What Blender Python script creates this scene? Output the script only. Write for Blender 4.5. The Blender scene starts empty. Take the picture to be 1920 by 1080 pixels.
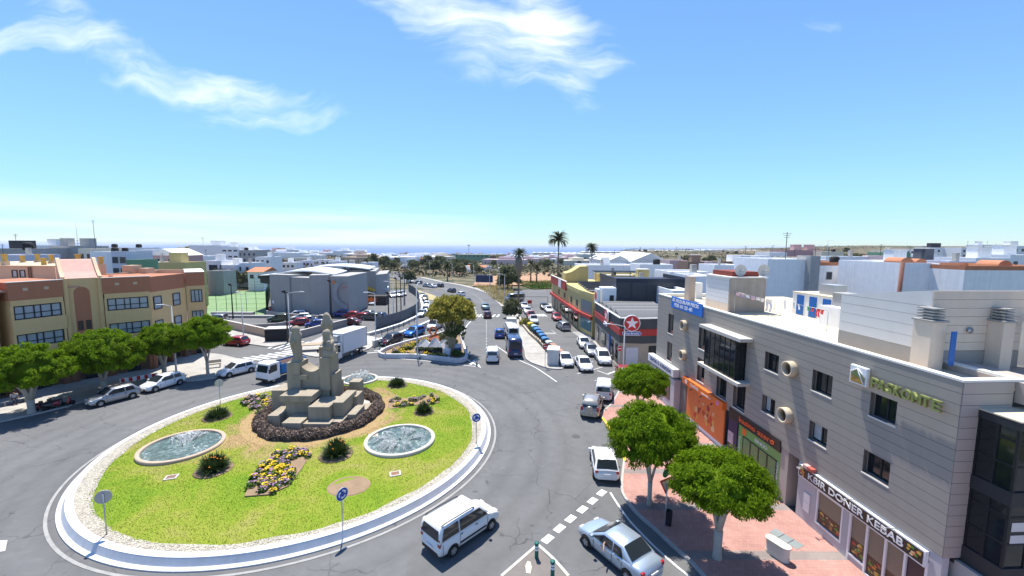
import bpy, bmesh, math, random
import numpy as np
from mathutils import Vector, Matrix
R = math.radians
SC = bpy.context.scene
COL = SC.collection

# ------------------------------------------------------------------ camera
EYE = 16.0                                            # metres above the street
cam = bpy.data.objects.new('camera', bpy.data.cameras.new('camera'))
COL.objects.link(cam); SC.camera = cam
cam.location = (0, 0, EYE)
cam.rotation_euler = (Matrix.Rotation(R(90 - 5.90), 3, 'X') @ Matrix.Rotation(R(0.36), 3, 'Z')).to_euler()
cam.data.sensor_width = 36; cam.data.lens = 36 * 781 / 1920
cam.data.clip_start = .3; cam.data.clip_end = 90000

# ------------------------------------------------------------------ daylight
SUN_EL, SUN_AZ = R(67), R(-15)                        # azimuth from +Y, clockwise positive
W = bpy.data.worlds.new('World'); SC.world = W; W.use_nodes = True
def N(nt, typ, **kw):
    n = nt.nodes.new(typ)
    for k, v in kw.items():
        if k in n.inputs.keys(): n.inputs[k].default_value = v
        else: setattr(n, k, v)
    return n
def build_sky():
    nt = W.node_tree; L = nt.links.new
    bg = nt.nodes['Background']
    sky = N(nt, 'ShaderNodeTexSky', sky_type='NISHITA'); sky.sun_disc = False
    sky.sun_elevation = SUN_EL; sky.sun_rotation = SUN_AZ
    sky.altitude = 1500; sky.air_density = 1.0; sky.dust_density = 0.; sky.ozone_density = 3.0
    bg.inputs['Strength'].default_value = .145
    hs = N(nt, 'ShaderNodeVectorMath', operation='MULTIPLY'); hs.inputs[1].default_value = (.79, .965, 1.13); L(sky.outputs[0], hs.inputs[0])
    bw = N(nt, 'ShaderNodeRGBToBW'); L(hs.outputs[0], bw.inputs[0])               # clear sea air: a less glaring horizon
    def m_(op, a, b):
        n = N(nt, 'ShaderNodeMath', operation=op)
        for i, x in enumerate((a, b)): (L(x, n.inputs[i]) if not isinstance(x, (int, float)) else setattr(n.inputs[i], 'default_value', x))
        return n.outputs[0]
    q_ = m_('DIVIDE', bw.outputs[0], 8.0); damp = m_('DIVIDE', 1.0, m_('ADD', 1.0, m_('MULTIPLY', q_, q_)))
    hs2 = N(nt, 'ShaderNodeVectorMath', operation='SCALE'); L(hs.outputs[0], hs2.inputs[0]); L(damp, hs2.inputs['Scale']); hs = hs2
    tc = N(nt, 'ShaderNodeTexCoord'); sep = N(nt, 'ShaderNodeSeparateXYZ'); L(tc.outputs['Generated'], sep.inputs[0])
    def math_(op, a, b=None, clamp=False):
        n = N(nt, 'ShaderNodeMath', operation=op, use_clamp=clamp)
        for i, x in enumerate((a, b)):
            if x is None: continue
            if isinstance(x, (int, float)): n.inputs[i].default_value = x
            else: L(x, n.inputs[i])
        return n.outputs[0]
    # clouds: banks of cirrus seen towards the sea, placed by direction (x/y and z/y of the view ray)
    yc = math_('MAXIMUM', sep.outputs['Y'], .05)
    px = math_('DIVIDE', sep.outputs['X'], yc); py = math_('DIVIDE', sep.outputs['Z'], yc)
    cv = N(nt, 'ShaderNodeCombineXYZ'); L(px, cv.inputs[0]); L(py, cv.inputs[1])
    warp = N(nt, 'ShaderNodeTexNoise', Scale=2.6, Detail=4.0); L(cv.outputs[0], warp.inputs['Vector'])
    wm = N(nt, 'ShaderNodeVectorMath', operation='MULTIPLY_ADD'); L(warp.outputs['Color'], wm.inputs[0]); wm.inputs[1].default_value = (.34, .30, 0); L(cv.outputs[0], wm.inputs[2])
    mp = N(nt, 'ShaderNodeMapping'); mp.inputs['Rotation'].default_value = (0, 0, R(18)); mp.inputs['Scale'].default_value = (2.0, 12.0, 1)
    L(wm.outputs[0], mp.inputs['Vector'])
    fine = N(nt, 'ShaderNodeTexNoise', Scale=1.5, Detail=10.0, Roughness=.60); L(mp.outputs[0], fine.inputs['Vector'])
    soft = N(nt, 'ShaderNodeTexNoise', Scale=5.5, Detail=6.0, Roughness=.6); L(wm.outputs[0], soft.inputs['Vector'])
    wsep = N(nt, 'ShaderNodeSeparateXYZ'); ws = N(nt, 'ShaderNodeVectorMath', operation='MULTIPLY_ADD'); L(warp.outputs['Color'], ws.inputs[0]); ws.inputs[1].default_value = (.12, .12, 0); L(cv.outputs[0], ws.inputs[2]); L(ws.outputs[0], wsep.inputs[0])
    qx, qy = math_('SUBTRACT', wsep.outputs[0], .06), math_('SUBTRACT', wsep.outputs[1], .06)
    total = None
    for (cx, cy, ax, ay, rot, wt) in CLOUDS:
        dx = math_('SUBTRACT', qx, cx); dy = math_('SUBTRACT', qy, cy)
        c, s = math.cos(rot), math.sin(rot)
        u = math_('ADD', math_('MULTIPLY', dx, c / ax), math_('MULTIPLY', dy, s / ax))
        v = math_('ADD', math_('MULTIPLY', dx, -s / ay), math_('MULTIPLY', dy, c / ay))
        q = math_('ADD', math_('MULTIPLY', u, u), math_('MULTIPLY', v, v))
        g = math_('MULTIPLY', math_('POWER', 2.718, math_('MULTIPLY', q, -1.0)), wt)
        total = g if total is None else math_('ADD', total, g)
    nz = math_('ADD', math_('MULTIPLY', fine.outputs['Fac'], 1.7), math_('MULTIPLY', soft.outputs['Fac'], .55))
    dens = math_('MULTIPLY', math_('SUBTRACT', math_('ADD', nz, total), 1.47), 1.15, True)
    dens = math_('POWER', dens, 1.35)
    # thin stratus lying along the horizon
    hz = N(nt, 'ShaderNodeMapping'); hz.inputs['Scale'].default_value = (2.2, 2.2, 45); L(tc.outputs['Generated'], hz.inputs['Vector'])
    hn = N(nt, 'ShaderNodeTexNoise', Scale=1.0, Detail=5.0); L(hz.outputs[0], hn.inputs['Vector'])
    band = math_('MULTIPLY', math_('SUBTRACT', .095, sep.outputs['Z']), 22, True)
    west = math_('MULTIPLY', math_('SUBTRACT', .02, sep.outputs['X']), 3.5, True)
    st = math_('MULTIPLY', math_('MULTIPLY', math_('MULTIPLY', math_('SUBTRACT', hn.outputs['Fac'], .36), 2.8, True), band), west)
    allc = math_('MAXIMUM', dens, math_('MULTIPLY', st, .5))
    mix = N(nt, 'ShaderNodeMixRGB'); L(math_('MULTIPLY', allc, .9), mix.inputs['Fac'])
    L(hs.outputs[0], mix.inputs['Color1']); mix.inputs['Color2'].default_value = (6.2, 6.4, 6.6, 1)
    L(mix.outputs[0], bg.inputs['Color'])
CLOUDS = [  # centre x/y, z/y, half length, half width, turn, weight
    (-.20, .55, .26, .10, R(-14), .48), (-.02, .505, .20, .085, R(-6), .52), (.09, .505, .07, .085, R(20), .50), (-.36, .62, .16, .08, R(-20), .34), (-.06, .40, .22, .05, R(-3), .40), (.15, .35, .08, .05, R(15), .42), (.22, .43, .09, .05, R(5), .38),
    (-.74, .35, .27, .075, R(-14), .50), (-.54, .315, .16, .045, R(-4), .46), (-.95, .43, .22, .08, R(-28), .36), (-1.20, .455, .15, .05, R(0), .55), (-1.0, .52, .08, .045, R(-20), .36), (-.86, .60, .07, .04, 0, .28), (.70, .475, .10, .05, R(25), .26), (1.0, .62, .09, .05, 0, .24)]
build_sky()
sun = bpy.data.objects.new('sun', bpy.data.lights.new('sun', 'SUN')); COL.objects.link(sun)
sun.data.energy = 5.0; sun.data.angle = R(.53); sun.data.color = (1, .955, .88)
sv = Vector((math.sin(SUN_AZ) * math.cos(SUN_EL), math.cos(SUN_AZ) * math.cos(SUN_EL), math.sin(SUN_EL)))
sun.rotation_euler = sv.to_track_quat('Z', 'Y').to_euler(); sun.location = (-30, 60, 90)
SC.view_settings.view_transform = 'Standard'; SC.view_settings.look = 'None'
SC.view_settings.gamma = 1; SC.view_settings.use_curve_mapping = False
SC.view_settings.exposure = .68
SC.cycles.max_bounces = 6; SC.cycles.transparent_max_bounces = 8; SC.cycles.use_denoising = True
SC.cycles.caustics_reflective = False; SC.cycles.caustics_refractive = False

# ------------------------------------------------------------------ materials
def lin(c): return tuple((x / 12.92 if x <= .04045 else ((x + .055) / 1.055) ** 2.4) for x in c)
_m = {}
def mt(name, col, rough=.85, var=.12, scale=1.5, fine=25., bump=0., metal=0., streak=0., spec=.35, island=0., trans=0., coat=0., alpha=1.):
    """Weathered surface: base colour broken up by two sizes of noise, optional rain streaks, grain and per-piece tint."""
    if name in _m: return _m[name]
    m = bpy.data.materials.new(name); m.use_nodes = True; nt = m.node_tree; L = nt.links.new
    b = nt.nodes['Principled BSDF']; b.inputs['Roughness'].default_value = rough; b.inputs['Metallic'].default_value = metal
    b.inputs['Specular IOR Level'].default_value = spec; b.inputs['Coat Weight'].default_value = coat; b.inputs['Coat Roughness'].default_value = .08
    tc = N(nt, 'ShaderNodeTexCoord')
    def noise(sc, det, vec=None):
        n = N(nt, 'ShaderNodeTexNoise', Scale=sc, Detail=det); L(vec or tc.outputs['Object'], n.inputs['Vector']); return n.outputs['Fac']
    def mul(a, f):
        n = N(nt, 'ShaderNodeMath', operation='MULTIPLY_ADD'); L(a, n.inputs[0]); n.inputs[1].default_value = f; n.inputs[2].default_value = -.5 * f; return n.outputs[0]
    def add(a, c):
        n = N(nt, 'ShaderNodeMath', operation='ADD'); L(a, n.inputs[0])
        if isinstance(c, float): n.inputs[1].default_value = c
        else: L(c, n.inputs[1])
        return n.outputs[0]
    v = add(mul(noise(scale, 5), var * 2.2), mul(noise(fine, 3), var * 1.1))
    if streak:
        mp = N(nt, 'ShaderNodeMapping'); mp.inputs['Scale'].default_value = (3.2, 3.2, .22); L(tc.outputs['Object'], mp.inputs['Vector'])
        v = add(v, mul(noise(1.0, 4, mp.outputs[0]), streak * 2))
    if island:
        g = N(nt, 'ShaderNodeNewGeometry'); v = add(v, mul(g.outputs['Random Per Island'], island * 2))
    v = add(v, 1.0)
    mx = N(nt, 'ShaderNodeVectorMath', operation='SCALE'); mx.inputs[0].default_value = col; L(v, mx.inputs['Scale'])
    L(mx.outputs[0], b.inputs['Base Color'])
    if bump:
        bp = N(nt, 'ShaderNodeBump', Strength=bump, Distance=.02); L(noise(fine, 4), bp.inputs['Height']); L(bp.outputs[0], b.inputs['Normal'])
    if trans:                                        # leaves pass some light
        t = N(nt, 'ShaderNodeBsdfTranslucent'); L(mx.outputs[0], t.inputs['Color']); s = N(nt, 'ShaderNodeMixShader'); s.inputs[0].default_value = trans
        L(b.outputs[0], s.inputs[1]); L(t.outputs[0], s.inputs[2]); L(s.outputs[0], nt.nodes['Material Output'].inputs[0])
    _m[name] = m; return m
def glass(name, col=(.012, .016, .02), rough=.06, var=.3, spec=.6):
    return mt(name, col, rough=rough, var=var, spec=spec, scale=.6)
def paint(name, col, metal=0., rough=.28): return mt(name, col, rough=rough, var=.03, metal=metal, coat=.6, spec=.5)

# ------------------------------------------------------------------ mesh building
class MB:
    """Collects shapes, then links them as one mesh object."""
    def __init__(s): s.v = []; s.f = []; s.mi = []; s.sm = []; s.cur = 0
    def add(s, vs, fs, smooth=False):
        o = len(s.v); s.v += [tuple(p) for p in vs]
        for f in fs: s.f.append([o + i for i in f]); s.mi.append(s.cur); s.sm.append(smooth)
        return s
    def box(s, x0, x1, y0, y1, z0, z1):
        return s.add([(x0, y0, z0), (x1, y0, z0), (x1, y1, z0), (x0, y1, z0), (x0, y0, z1), (x1, y0, z1), (x1, y1, z1), (x0, y1, z1)],
                     [(0, 3, 2, 1), (4, 5, 6, 7), (0, 1, 5, 4), (1, 2, 6, 5), (2, 3, 7, 6), (3, 0, 4, 7)])
    def taper(s, x0, x1, y0, y1, z0, z1, d):         # box drawn in by d at its top
        return s.add([(x0, y0, z0), (x1, y0, z0), (x1, y1, z0), (x0, y1, z0), (x0 + d, y0 + d, z1), (x1 - d, y0 + d, z1), (x1 - d, y1 - d, z1), (x0 + d, y1 - d, z1)],
                     [(0, 3, 2, 1), (4, 5, 6, 7), (0, 1, 5, 4), (1, 2, 6, 5), (2, 3, 7, 6), (3, 0, 4, 7)])
    def prism(s, poly, z0, z1, top=True):
        a = sum(poly[i][0] * poly[(i + 1) % len(poly)][1] - poly[(i + 1) % len(poly)][0] * poly[i][1] for i in range(len(poly)))
        if a < 0: poly = poly[::-1]
        n = len(poly); vs = [(p[0], p[1], z0) for p in poly] + [(p[0], p[1], z1) for p in poly]
        fs = [(i, (i + 1) % n, n + (i + 1) % n, n + i) for i in range(n)] + ([tuple(range(n, 2 * n))] if top else []) + [tuple(range(n - 1, -1, -1))]
        return s.add(vs, fs)
    def sheet(s, poly, z): 
        a = sum(poly[i][0] * poly[(i + 1) % len(poly)][1] - poly[(i + 1) % len(poly)][0] * poly[i][1] for i in range(len(poly)))
        if a < 0: poly = poly[::-1]
        return s.add([(p[0], p[1], z) for p in poly], [tuple(range(len(poly)))])
    def quad(s, a, b, c, d): return s.add([a, b, c, d], [(0, 1, 2, 3)])
    def extrude_y(s, prof, y0, y1):                   # prof = (x, z) outline
        n = len(prof); a = sum(prof[i][0] * prof[(i + 1) % n][1] - prof[(i + 1) % n][0] * prof[i][1] for i in range(n))
        if a < 0: prof = prof[::-1]
        vs = [(p[0], y0, p[1]) for p in prof] + [(p[0], y1, p[1]) for p in prof]
        return s.add(vs, [tuple(range(n)), tuple(range(2 * n - 1, n - 1, -1))] + [((i + 1) % n, i, n + i, n + (i + 1) % n) for i in range(n)])
    def tube(s, pts, rad, n=8, cap=True):
        pts = [Vector(p) for p in pts]; k = len(pts)
        if isinstance(rad, (int, float)): rad = [rad] * k
        vs = []
        for i, p in enumerate(pts):
            t = (pts[min(i + 1, k - 1)] - pts[max(i - 1, 0)]).normalized()
            a = t.cross(Vector((0, 0, 1)) if abs(t.z) < .9 else Vector((1, 0, 0))).normalized(); b = t.cross(a)
            vs += [p + (a * math.cos(2 * math.pi * j / n) + b * math.sin(2 * math.pi * j / n)) * rad[i] for j in range(n)]
        fs = [(i * n + j, i * n + n + j, i * n + n + (j + 1) % n, i * n + (j + 1) % n) for i in range(k - 1) for j in range(n)]
        if cap: fs += [tuple(range(n)), tuple((k - 1) * n + j for j in range(n - 1, -1, -1))]
        return s.add(vs, fs, True)
    def lathe(s, prof, n=16, c=(0, 0), sx=1., sy=1., smooth=True):      # prof = (r, z) from the bottom up
        vs = [(c[0] + r * sx * math.cos(2 * math.pi * j / n), c[1] + r * sy * math.sin(2 * math.pi * j / n), z) for r, z in prof for j in range(n)]
        k = len(prof)
        fs = [(i * n + j, i * n + (j + 1) % n, i * n + n + (j + 1) % n, i * n + n + j) for i in range(k - 1) for j in range(n)]
        return s.add(vs, fs + [tuple(range(n - 1, -1, -1)), tuple((k - 1) * n + j for j in range(n))], smooth)
    def disc(s, c, r, axis='y', t=.02, n=24):         # short drum about an axis
        vs = []
        for e in (-t / 2, t / 2):
            for j in range(n):
                a, b = r * math.cos(2 * math.pi * j / n), r * math.sin(2 * math.pi * j / n)
                vs.append((c[0] + a, c[1] + e, c[2] + b) if axis == 'y' else (c[0] + e, c[1] + a, c[2] + b) if axis == 'x' else (c[0] + a, c[1] + b, c[2] + e))
        f = [tuple(range(n)), tuple(range(2 * n - 1, n - 1, -1))] + [((j + 1) % n, j, n + j, n + (j + 1) % n) for j in range(n)]
        if axis == 'z': f = [q[::-1] for q in f]
        if axis == 'x': f = [q[::-1] for q in f]
        return s.add(vs, f)
    def loft(s, secs, cap=True, smooth=True, closed=True):
        n = len(secs[0]); k = len(secs)
        vs = [p for q in secs for p in q]
        m = n if closed else n - 1
        fs = [(i * n + j, i * n + (j + 1) % n, i * n + n + (j + 1) % n, i * n + n + j) for i in range(k - 1) for j in range(m)]
        s.add(vs, fs, smooth)
        if cap: s.add(secs[0], [tuple(range(n - 1, -1, -1))]); s.add(secs[-1], [tuple(range(n))])
        return s
    def build(s, name, mats, parent=None, loc=None, rz=0, bevel=0.):
        me = bpy.data.meshes.new(name); me.from_pydata(s.v, [], s.f)
        for m in (mats if isinstance(mats, (list, tuple)) else [mats]): me.materials.append(m)
        if any(s.mi): me.polygons.foreach_set('material_index', s.mi)
        me.polygons.foreach_set('use_smooth', s.sm)
        o = bpy.data.objects.new(name, me); COL.objects.link(o)
        if parent: o.parent = parent
        if loc is not None: o.location = loc
        o.rotation_euler.z = rz
        if bevel:
            md = o.modifiers.new('bevel', 'BEVEL'); md.width = bevel; md.segments = 2; md.limit_method = 'ANGLE'; md.angle_limit = R(35)
        return o
def np_mesh(name, verts, quads, mats, parent=None, mi=None, smooth=False):
    """Big meshes of loose leaves, blades, pebbles: verts (n,3), quads (m,3 or 4)."""
    me = bpy.data.meshes.new(name); v = np.asarray(verts, np.float32); q = np.asarray(quads, np.int32); k = q.shape[1]
    me.vertices.add(len(v)); me.vertices.foreach_set('co', v.ravel())
    me.loops.add(q.size); me.loops.foreach_set('vertex_index', q.ravel())
    me.polygons.add(len(q)); me.polygons.foreach_set('loop_start', np.arange(0, q.size, k, dtype=np.int32))
    me.polygons.foreach_set('loop_total', np.full(len(q), k, np.int32))
    for m in (mats if isinstance(mats, (list, tuple)) else [mats]): me.materials.append(m)
    if mi is not None: me.polygons.foreach_set('material_index', np.asarray(mi, np.int32))
    if smooth: me.polygons.foreach_set('use_smooth', np.ones(len(q), bool))
    me.update(calc_edges=True); me.validate()
    o = bpy.data.objects.new(name, me); COL.objects.link(o)
    if parent: o.parent = parent
    return o
def tag(o, label=None, cat=None, group=None, kind=None):
    for k, v in (('label', label), ('category', cat), ('group', group), ('kind', kind)):
        if v: o[k] = v
    return o
def thing(name, label, cat, loc=(0, 0, 0), rz=0., group=None):
    o = bpy.data.objects.new(name, None); COL.objects.link(o); o.empty_display_size = .3
    o.location = loc if len(loc) == 3 else (loc[0], loc[1], 0); o.rotation_euler.z = rz
    return tag(o, label, cat, group)
def copy_tree(o, parent=None):
    c = o.copy(); COL.objects.link(c); c.parent = parent
    for ch in list(o.children): copy_tree(ch, c)
    return c
def place(proto, loc, rz=0., label=None, group=None, first=[]):
    """A copy of a finished thing with all its parts; the first call uses the thing itself."""
    if proto.name not in first: first.append(proto.name); c = proto
    else: c = copy_tree(proto)
    c.location = loc if len(loc) == 3 else (loc[0], loc[1], 0); c.rotation_euler.z = rz
    if label: c['label'] = label
    if group: c['group'] = group
    return c
def struct(name, mb, m, **kw): return tag(mb.build(name, m, **kw), kind='structure')
def letters(txt, size, m, parent, loc, rot, name='lettering', align='LEFT', depth=.01, width=None, bold=0.):
    cu = bpy.data.curves.new(name, 'FONT'); cu.body = txt; cu.size = size; cu.extrude = depth; cu.align_x = align; cu.align_y = 'CENTER'; cu.offset = bold; cu.resolution_u = 3
    o = bpy.data.objects.new(name, cu); COL.objects.link(o)
    me = bpy.data.meshes.new_from_object(o, depsgraph=bpy.context.evaluated_depsgraph_get())
    bpy.data.objects.remove(o); bpy.data.curves.remove(cu)
    w = max((v.co.x for v in me.vertices), default=1) - min((v.co.x for v in me.vertices), default=0)
    me.materials.clear(); me.materials.append(m)
    o = bpy.data.objects.new(name, me); COL.objects.link(o); o.parent = parent; o.location = loc; o.rotation_euler = rot
    if width: o.scale.x = width / w
    return o
def smooth01(a, b, x): t = min(1, max(0, (x - a) / (b - a))); return t * t * (3 - 2 * t)

# ------------------------------------------------------------------ palette (albedo)
WHITE = mt('white_paint', (.72, .72, .70), streak=.05, var=.05)
ASPHALT = None
CONC = mt('concrete', (.34, .33, .31), streak=.14, var=.10, bump=.15)
CONC_L = mt('pale_concrete', (.52, .49, .44), var=.10, streak=.06)
METAL = mt('galvanised_metal', (.45, .46, .47), rough=.45, metal=.6, var=.06)
DARK = mt('dark_metal', (.02, .022, .026), rough=.45, var=.1)
BLACK = mt('black_rubber', (.012, .012, .013), rough=.8, var=.15)
GLASS = glass('window_glass')
LINE = mt('road_paint', (.60, .60, .58), var=.12, fine=14, rough=.8)
RED = mt('sign_red', (.55, .02, .025), rough=.45, var=.05)
BLUE = mt('sign_blue', (.015, .07, .36), rough=.45, var=.05)
WSIGN = mt('sign_white', (.78, .78, .78), rough=.45, var=.03)
BARK = mt('grey_bark', (.42, .38, .33), var=.22, scale=4, bump=.4)
LEAF = mt('ficus_leaf', (.155, .255, .008), rough=.75, var=.2, scale=1.2, island=.32, trans=.5, spec=.12)


# ------------------------------------------------------------------ land, sea, roads
def gz(x, y):
    """Height of the land: level round the roundabout, falling to the sea ahead, a low ridge on the right."""
    r = math.hypot(x, y); az = math.degrees(math.atan2(x, max(y, 1e-6)))
    if r < 150 or y <= 0: return 0.
    valley = -.019 * (r - 150) if r < 900 else -14.25 - .0185 * (r - 900)
    right = (.0035 * (r - 150) + max(0., min(1, (az - 24) / 16)) * .012 * (r - 150)) if r < 1500 else None
    if right is None: right = (.0035 + max(0., min(1, (az - 24) / 16)) * .012) * 1350 - .035 * (r - 1500)
    left = -.004 * (r - 150) if r < 700 else -2.2 - .024 * (r - 700)
    a = smooth01(9, 17, az); b = smooth01(-14, -26, az) if az < -14 else 0.
    z = valley + (right - valley) * a + (left - valley) * b
    return max(z, -110.)
def node_mat(name, build, rough=.9, spec=.25):
    m = bpy.data.materials.new(name); m.use_nodes = True; nt = m.node_tree; b = nt.nodes['Principled BSDF']
    b.inputs['Roughness'].default_value = rough; b.inputs['Specular IOR Level'].default_value = spec
    build(nt, nt.links.new, b); return m
def _coords(nt, L, scale=(1, 1, 1), kind='Object'):
    tc = N(nt, 'ShaderNodeTexCoord'); mp = N(nt, 'ShaderNodeMapping'); mp.inputs['Scale'].default_value = scale; L(tc.outputs[kind], mp.inputs['Vector']); return mp.outputs[0]
def _ramp(nt, L, src, stops):
    r = N(nt, 'ShaderNodeValToRGB'); e = r.color_ramp.elements
    while len(e) < len(stops): e.new(.5)
    for i, (p, c) in enumerate(stops): e[i].position = p; e[i].color = (*c, 1) if not isinstance(c, float) else (c, c, c, 1)
    L(src, r.inputs[0]); return r.outputs[0]
def _mul(nt, L, a, b, fac=1.):
    n = N(nt, 'ShaderNodeMixRGB', blend_type='MULTIPLY'); n.inputs[0].default_value = fac; L(a, n.inputs[1]); L(b, n.inputs[2]); return n.outputs[0]
def land_mat(nt, L, b):
    v = _coords(nt, L, (1, 1, 0))
    big = N(nt, 'ShaderNodeTexNoise', Scale=.006, Detail=4.); L(v, big.inputs['Vector'])
    vo = N(nt, 'ShaderNodeTexVoronoi', Scale=.011); L(v, vo.inputs['Vector'])      # field parcels
    sep = N(nt, 'ShaderNodeSeparateColor'); L(vo.outputs['Color'], sep.inputs[0])
    col = _ramp(nt, L, sep.outputs[0], [(0., (.25, .14, .08)), (.3, (.19, .12, .07)), (.52, (.10, .105, .05)), (.72, (.24, .18, .11)), (1., (.14, .125, .07))])
    sc = N(nt, 'ShaderNodeTexNoise', Scale=.09, Detail=8., Roughness=.65); L(v, sc.inputs['Vector'])
    scrub = _ramp(nt, L, sc.outputs['Fac'], [(.44, 0.), (.56, 1.)])
    mx = N(nt, 'ShaderNodeMixRGB'); L(scrub, mx.inputs[0]); L(col, mx.inputs[1]); mx.inputs[2].default_value = (.055, .062, .025, 1)
    fn = N(nt, 'ShaderNodeTexNoise', Scale=.8, Detail=6.); L(v, fn.inputs['Vector'])
    L(_mul(nt, L, mx.outputs[0], _ramp(nt, L, fn.outputs['Fac'], [(.3, .7), (.7, 1.2)])), b.inputs['Base Color'])
def asphalt_mat(nt, L, b):
    v = _coords(nt, L)
    n1 = N(nt, 'ShaderNodeTexNoise', Scale=.16, Detail=5., Roughness=.6); L(v, n1.inputs['Vector'])
    n2 = N(nt, 'ShaderNodeTexNoise', Scale=60., Detail=3.); L(v, n2.inputs['Vector'])
    n3 = N(nt, 'ShaderNodeTexNoise', Scale=1.4, Detail=8., Roughness=.7); L(v, n3.inputs['Vector'])
    c = _ramp(nt, L, n1.outputs['Fac'], [(.3, (.118, .118, .118)), (.5, (.132, .132, .131)), (.7, (.147, .146, .144))])
    c = _mul(nt, L, c, _ramp(nt, L, n2.outputs['Fac'], [(.3, .82), (.7, 1.16)]))
    c = _mul(nt, L, c, _ramp(nt, L, n3.outputs['Fac'], [(.3, .90), (.7, 1.08)]))
    # cracks: edges of a warped cell pattern, only where another noise lets them show
    wp = N(nt, 'ShaderNodeTexNoise', Scale=.9, Detail=6.); L(v, wp.inputs['Vector'])
    wa = N(nt, 'ShaderNodeVectorMath', operation='MULTIPLY_ADD'); L(wp.outputs['Color'], wa.inputs[0]); wa.inputs[1].default_value = (1.6, 1.6, 0); L(v, wa.inputs[2])
    vo = N(nt, 'ShaderNodeTexVoronoi', feature='DISTANCE_TO_EDGE', Scale=.3); L(wa.outputs[0], vo.inputs['Vector'])
    line = _ramp(nt, L, vo.outputs['Distance'], [(.0, .52), (.006, .7), (.011, 1.)])
    gate = N(nt, 'ShaderNodeTexNoise', Scale=.22, Detail=2.); L(v, gate.inputs['Vector'])
    gt = _ramp(nt, L, gate.outputs['Fac'], [(.44, 0.), (.56, 1.)])
    mx = N(nt, 'ShaderNodeMixRGB', blend_type='MULTIPLY'); L(gt, mx.inputs[0]); L(c, mx.inputs[1]); L(line, mx.inputs[2])
    # oil drips and worn lighter patches
    ol = N(nt, 'ShaderNodeTexNoise', Scale=1.1, Detail=3., Roughness=.5); L(v, ol.inputs['Vector'])
    c2 = _mul(nt, L, mx.outputs[0], _ramp(nt, L, ol.outputs['Fac'], [(.26, .62), (.34, 1.), (.66, 1.), (.76, 1.16)]))
    rep = N(nt, 'ShaderNodeTexVoronoi', Scale=.075); L(wa.outputs[0], rep.inputs['Vector']); rs = N(nt, 'ShaderNodeSeparateColor'); L(rep.outputs['Color'], rs.inputs[0])
    c2 = _mul(nt, L, c2, _ramp(nt, L, rs.outputs[0], [(.0, .93), (.5, 1.0), (1., 1.06)]))
    # polished tyre tracks round the island
    dd = N(nt, 'ShaderNodeVectorMath', operation='DISTANCE'); L(v, dd.inputs[0]); dd.inputs[1].default_value = (-16.45, 33.48, 0)
    pp = N(nt, 'ShaderNodeMath', operation='PINGPONG'); L(dd.outputs['Value'], pp.inputs[0]); pp.inputs[1].default_value = .95
    tr = _ramp(nt, L, pp.outputs[0], [(.0, .90), (.35, .97), (.7, 1.03)]); inr = N(nt, 'ShaderNodeMapRange'); L(dd.outputs['Value'], inr.inputs['Value']); inr.inputs['From Min'].default_value = 26; inr.inputs['From Max'].default_value = 21
    mt_ = N(nt, 'ShaderNodeMixRGB', blend_type='MULTIPLY'); L(inr.outputs[0], mt_.inputs[0]); L(c2, mt_.inputs[1]); L(tr, mt_.inputs[2]); c2 = mt_.outputs[0]
    L(c2, b.inputs['Base Color'])
    bp = N(nt, 'ShaderNodeBump', Strength=.25, Distance=.01); L(n2.outputs['Fac'], bp.inputs['Height']); L(bp.outputs[0], b.inputs['Normal'])
def paving_mat(c1, c2, band, mortar, bw=.2, bh=.2, every=4.0):
    def f(nt, L, b):
        v = _coords(nt, L)
        br = N(nt, 'ShaderNodeTexBrick', Scale=1.0); br.inputs['Brick Width'].default_value = bw; br.inputs['Row Height'].default_value = bh
        br.inputs['Mortar Size'].default_value = .008; br.inputs['Color1'].default_value = (*c1, 1); br.inputs['Color2'].default_value = (*c2, 1); br.inputs['Mortar'].default_value = (*mortar, 1)
        L(v, br.inputs['Vector'])
        sp = N(nt, 'ShaderNodeSeparateXYZ'); L(v, sp.inputs[0])
        m = N(nt, 'ShaderNodeMath', operation='PINGPONG'); L(sp.outputs['Y'], m.inputs[0]); m.inputs[1].default_value = every / 2
        bn = _ramp(nt, L, m.outputs[0], [(.0, 1.), (.30, 1.), (.31, 0.)])
        n0 = N(nt, 'ShaderNodeTexNoise', Scale=.35, Detail=6., Roughness=.65); L(v, n0.inputs['Vector'])
        mx = N(nt, 'ShaderNodeMixRGB'); L(bn, mx.inputs[0]); L(br.outputs['Color'], mx.inputs[1])
        br2 = N(nt, 'ShaderNodeTexBrick', Scale=1.0); br2.inputs['Brick Width'].default_value = bw; br2.inputs['Row Height'].default_value = bh; br2.inputs['Mortar Size'].default_value = .008
        br2.inputs['Color1'].default_value = (*band, 1); br2.inputs['Color2'].default_value = tuple(x * .9 for x in band) + (1,); br2.inputs['Mortar'].default_value = (*mortar, 1); L(v, br2.inputs['Vector'])
        L(br2.outputs['Color'], mx.inputs[2])
        L(_mul(nt, L, mx.outputs[0], _ramp(nt, L, n0.outputs['Fac'], [(.3, .78), (.7, 1.12)])), b.inputs['Base Color'])
    return f
LAND = node_mat('dry_land', land_mat); ASPHALT = node_mat('worn_asphalt', asphalt_mat, .85)
PAVE_RED = node_mat('red_paving', paving_mat((.46, .25, .21), (.40, .21, .175), (.27, .23, .215), (.26, .19, .165)))
PAVE_GREY = node_mat('beige_paving', paving_mat((.42, .40, .36), (.37, .35, .32), (.33, .32, .29), (.26, .25, .23), .4, .4, 30))
KERB = mt('kerb_stone', (.40, .385, .36), var=.16, fine=6)
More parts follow.
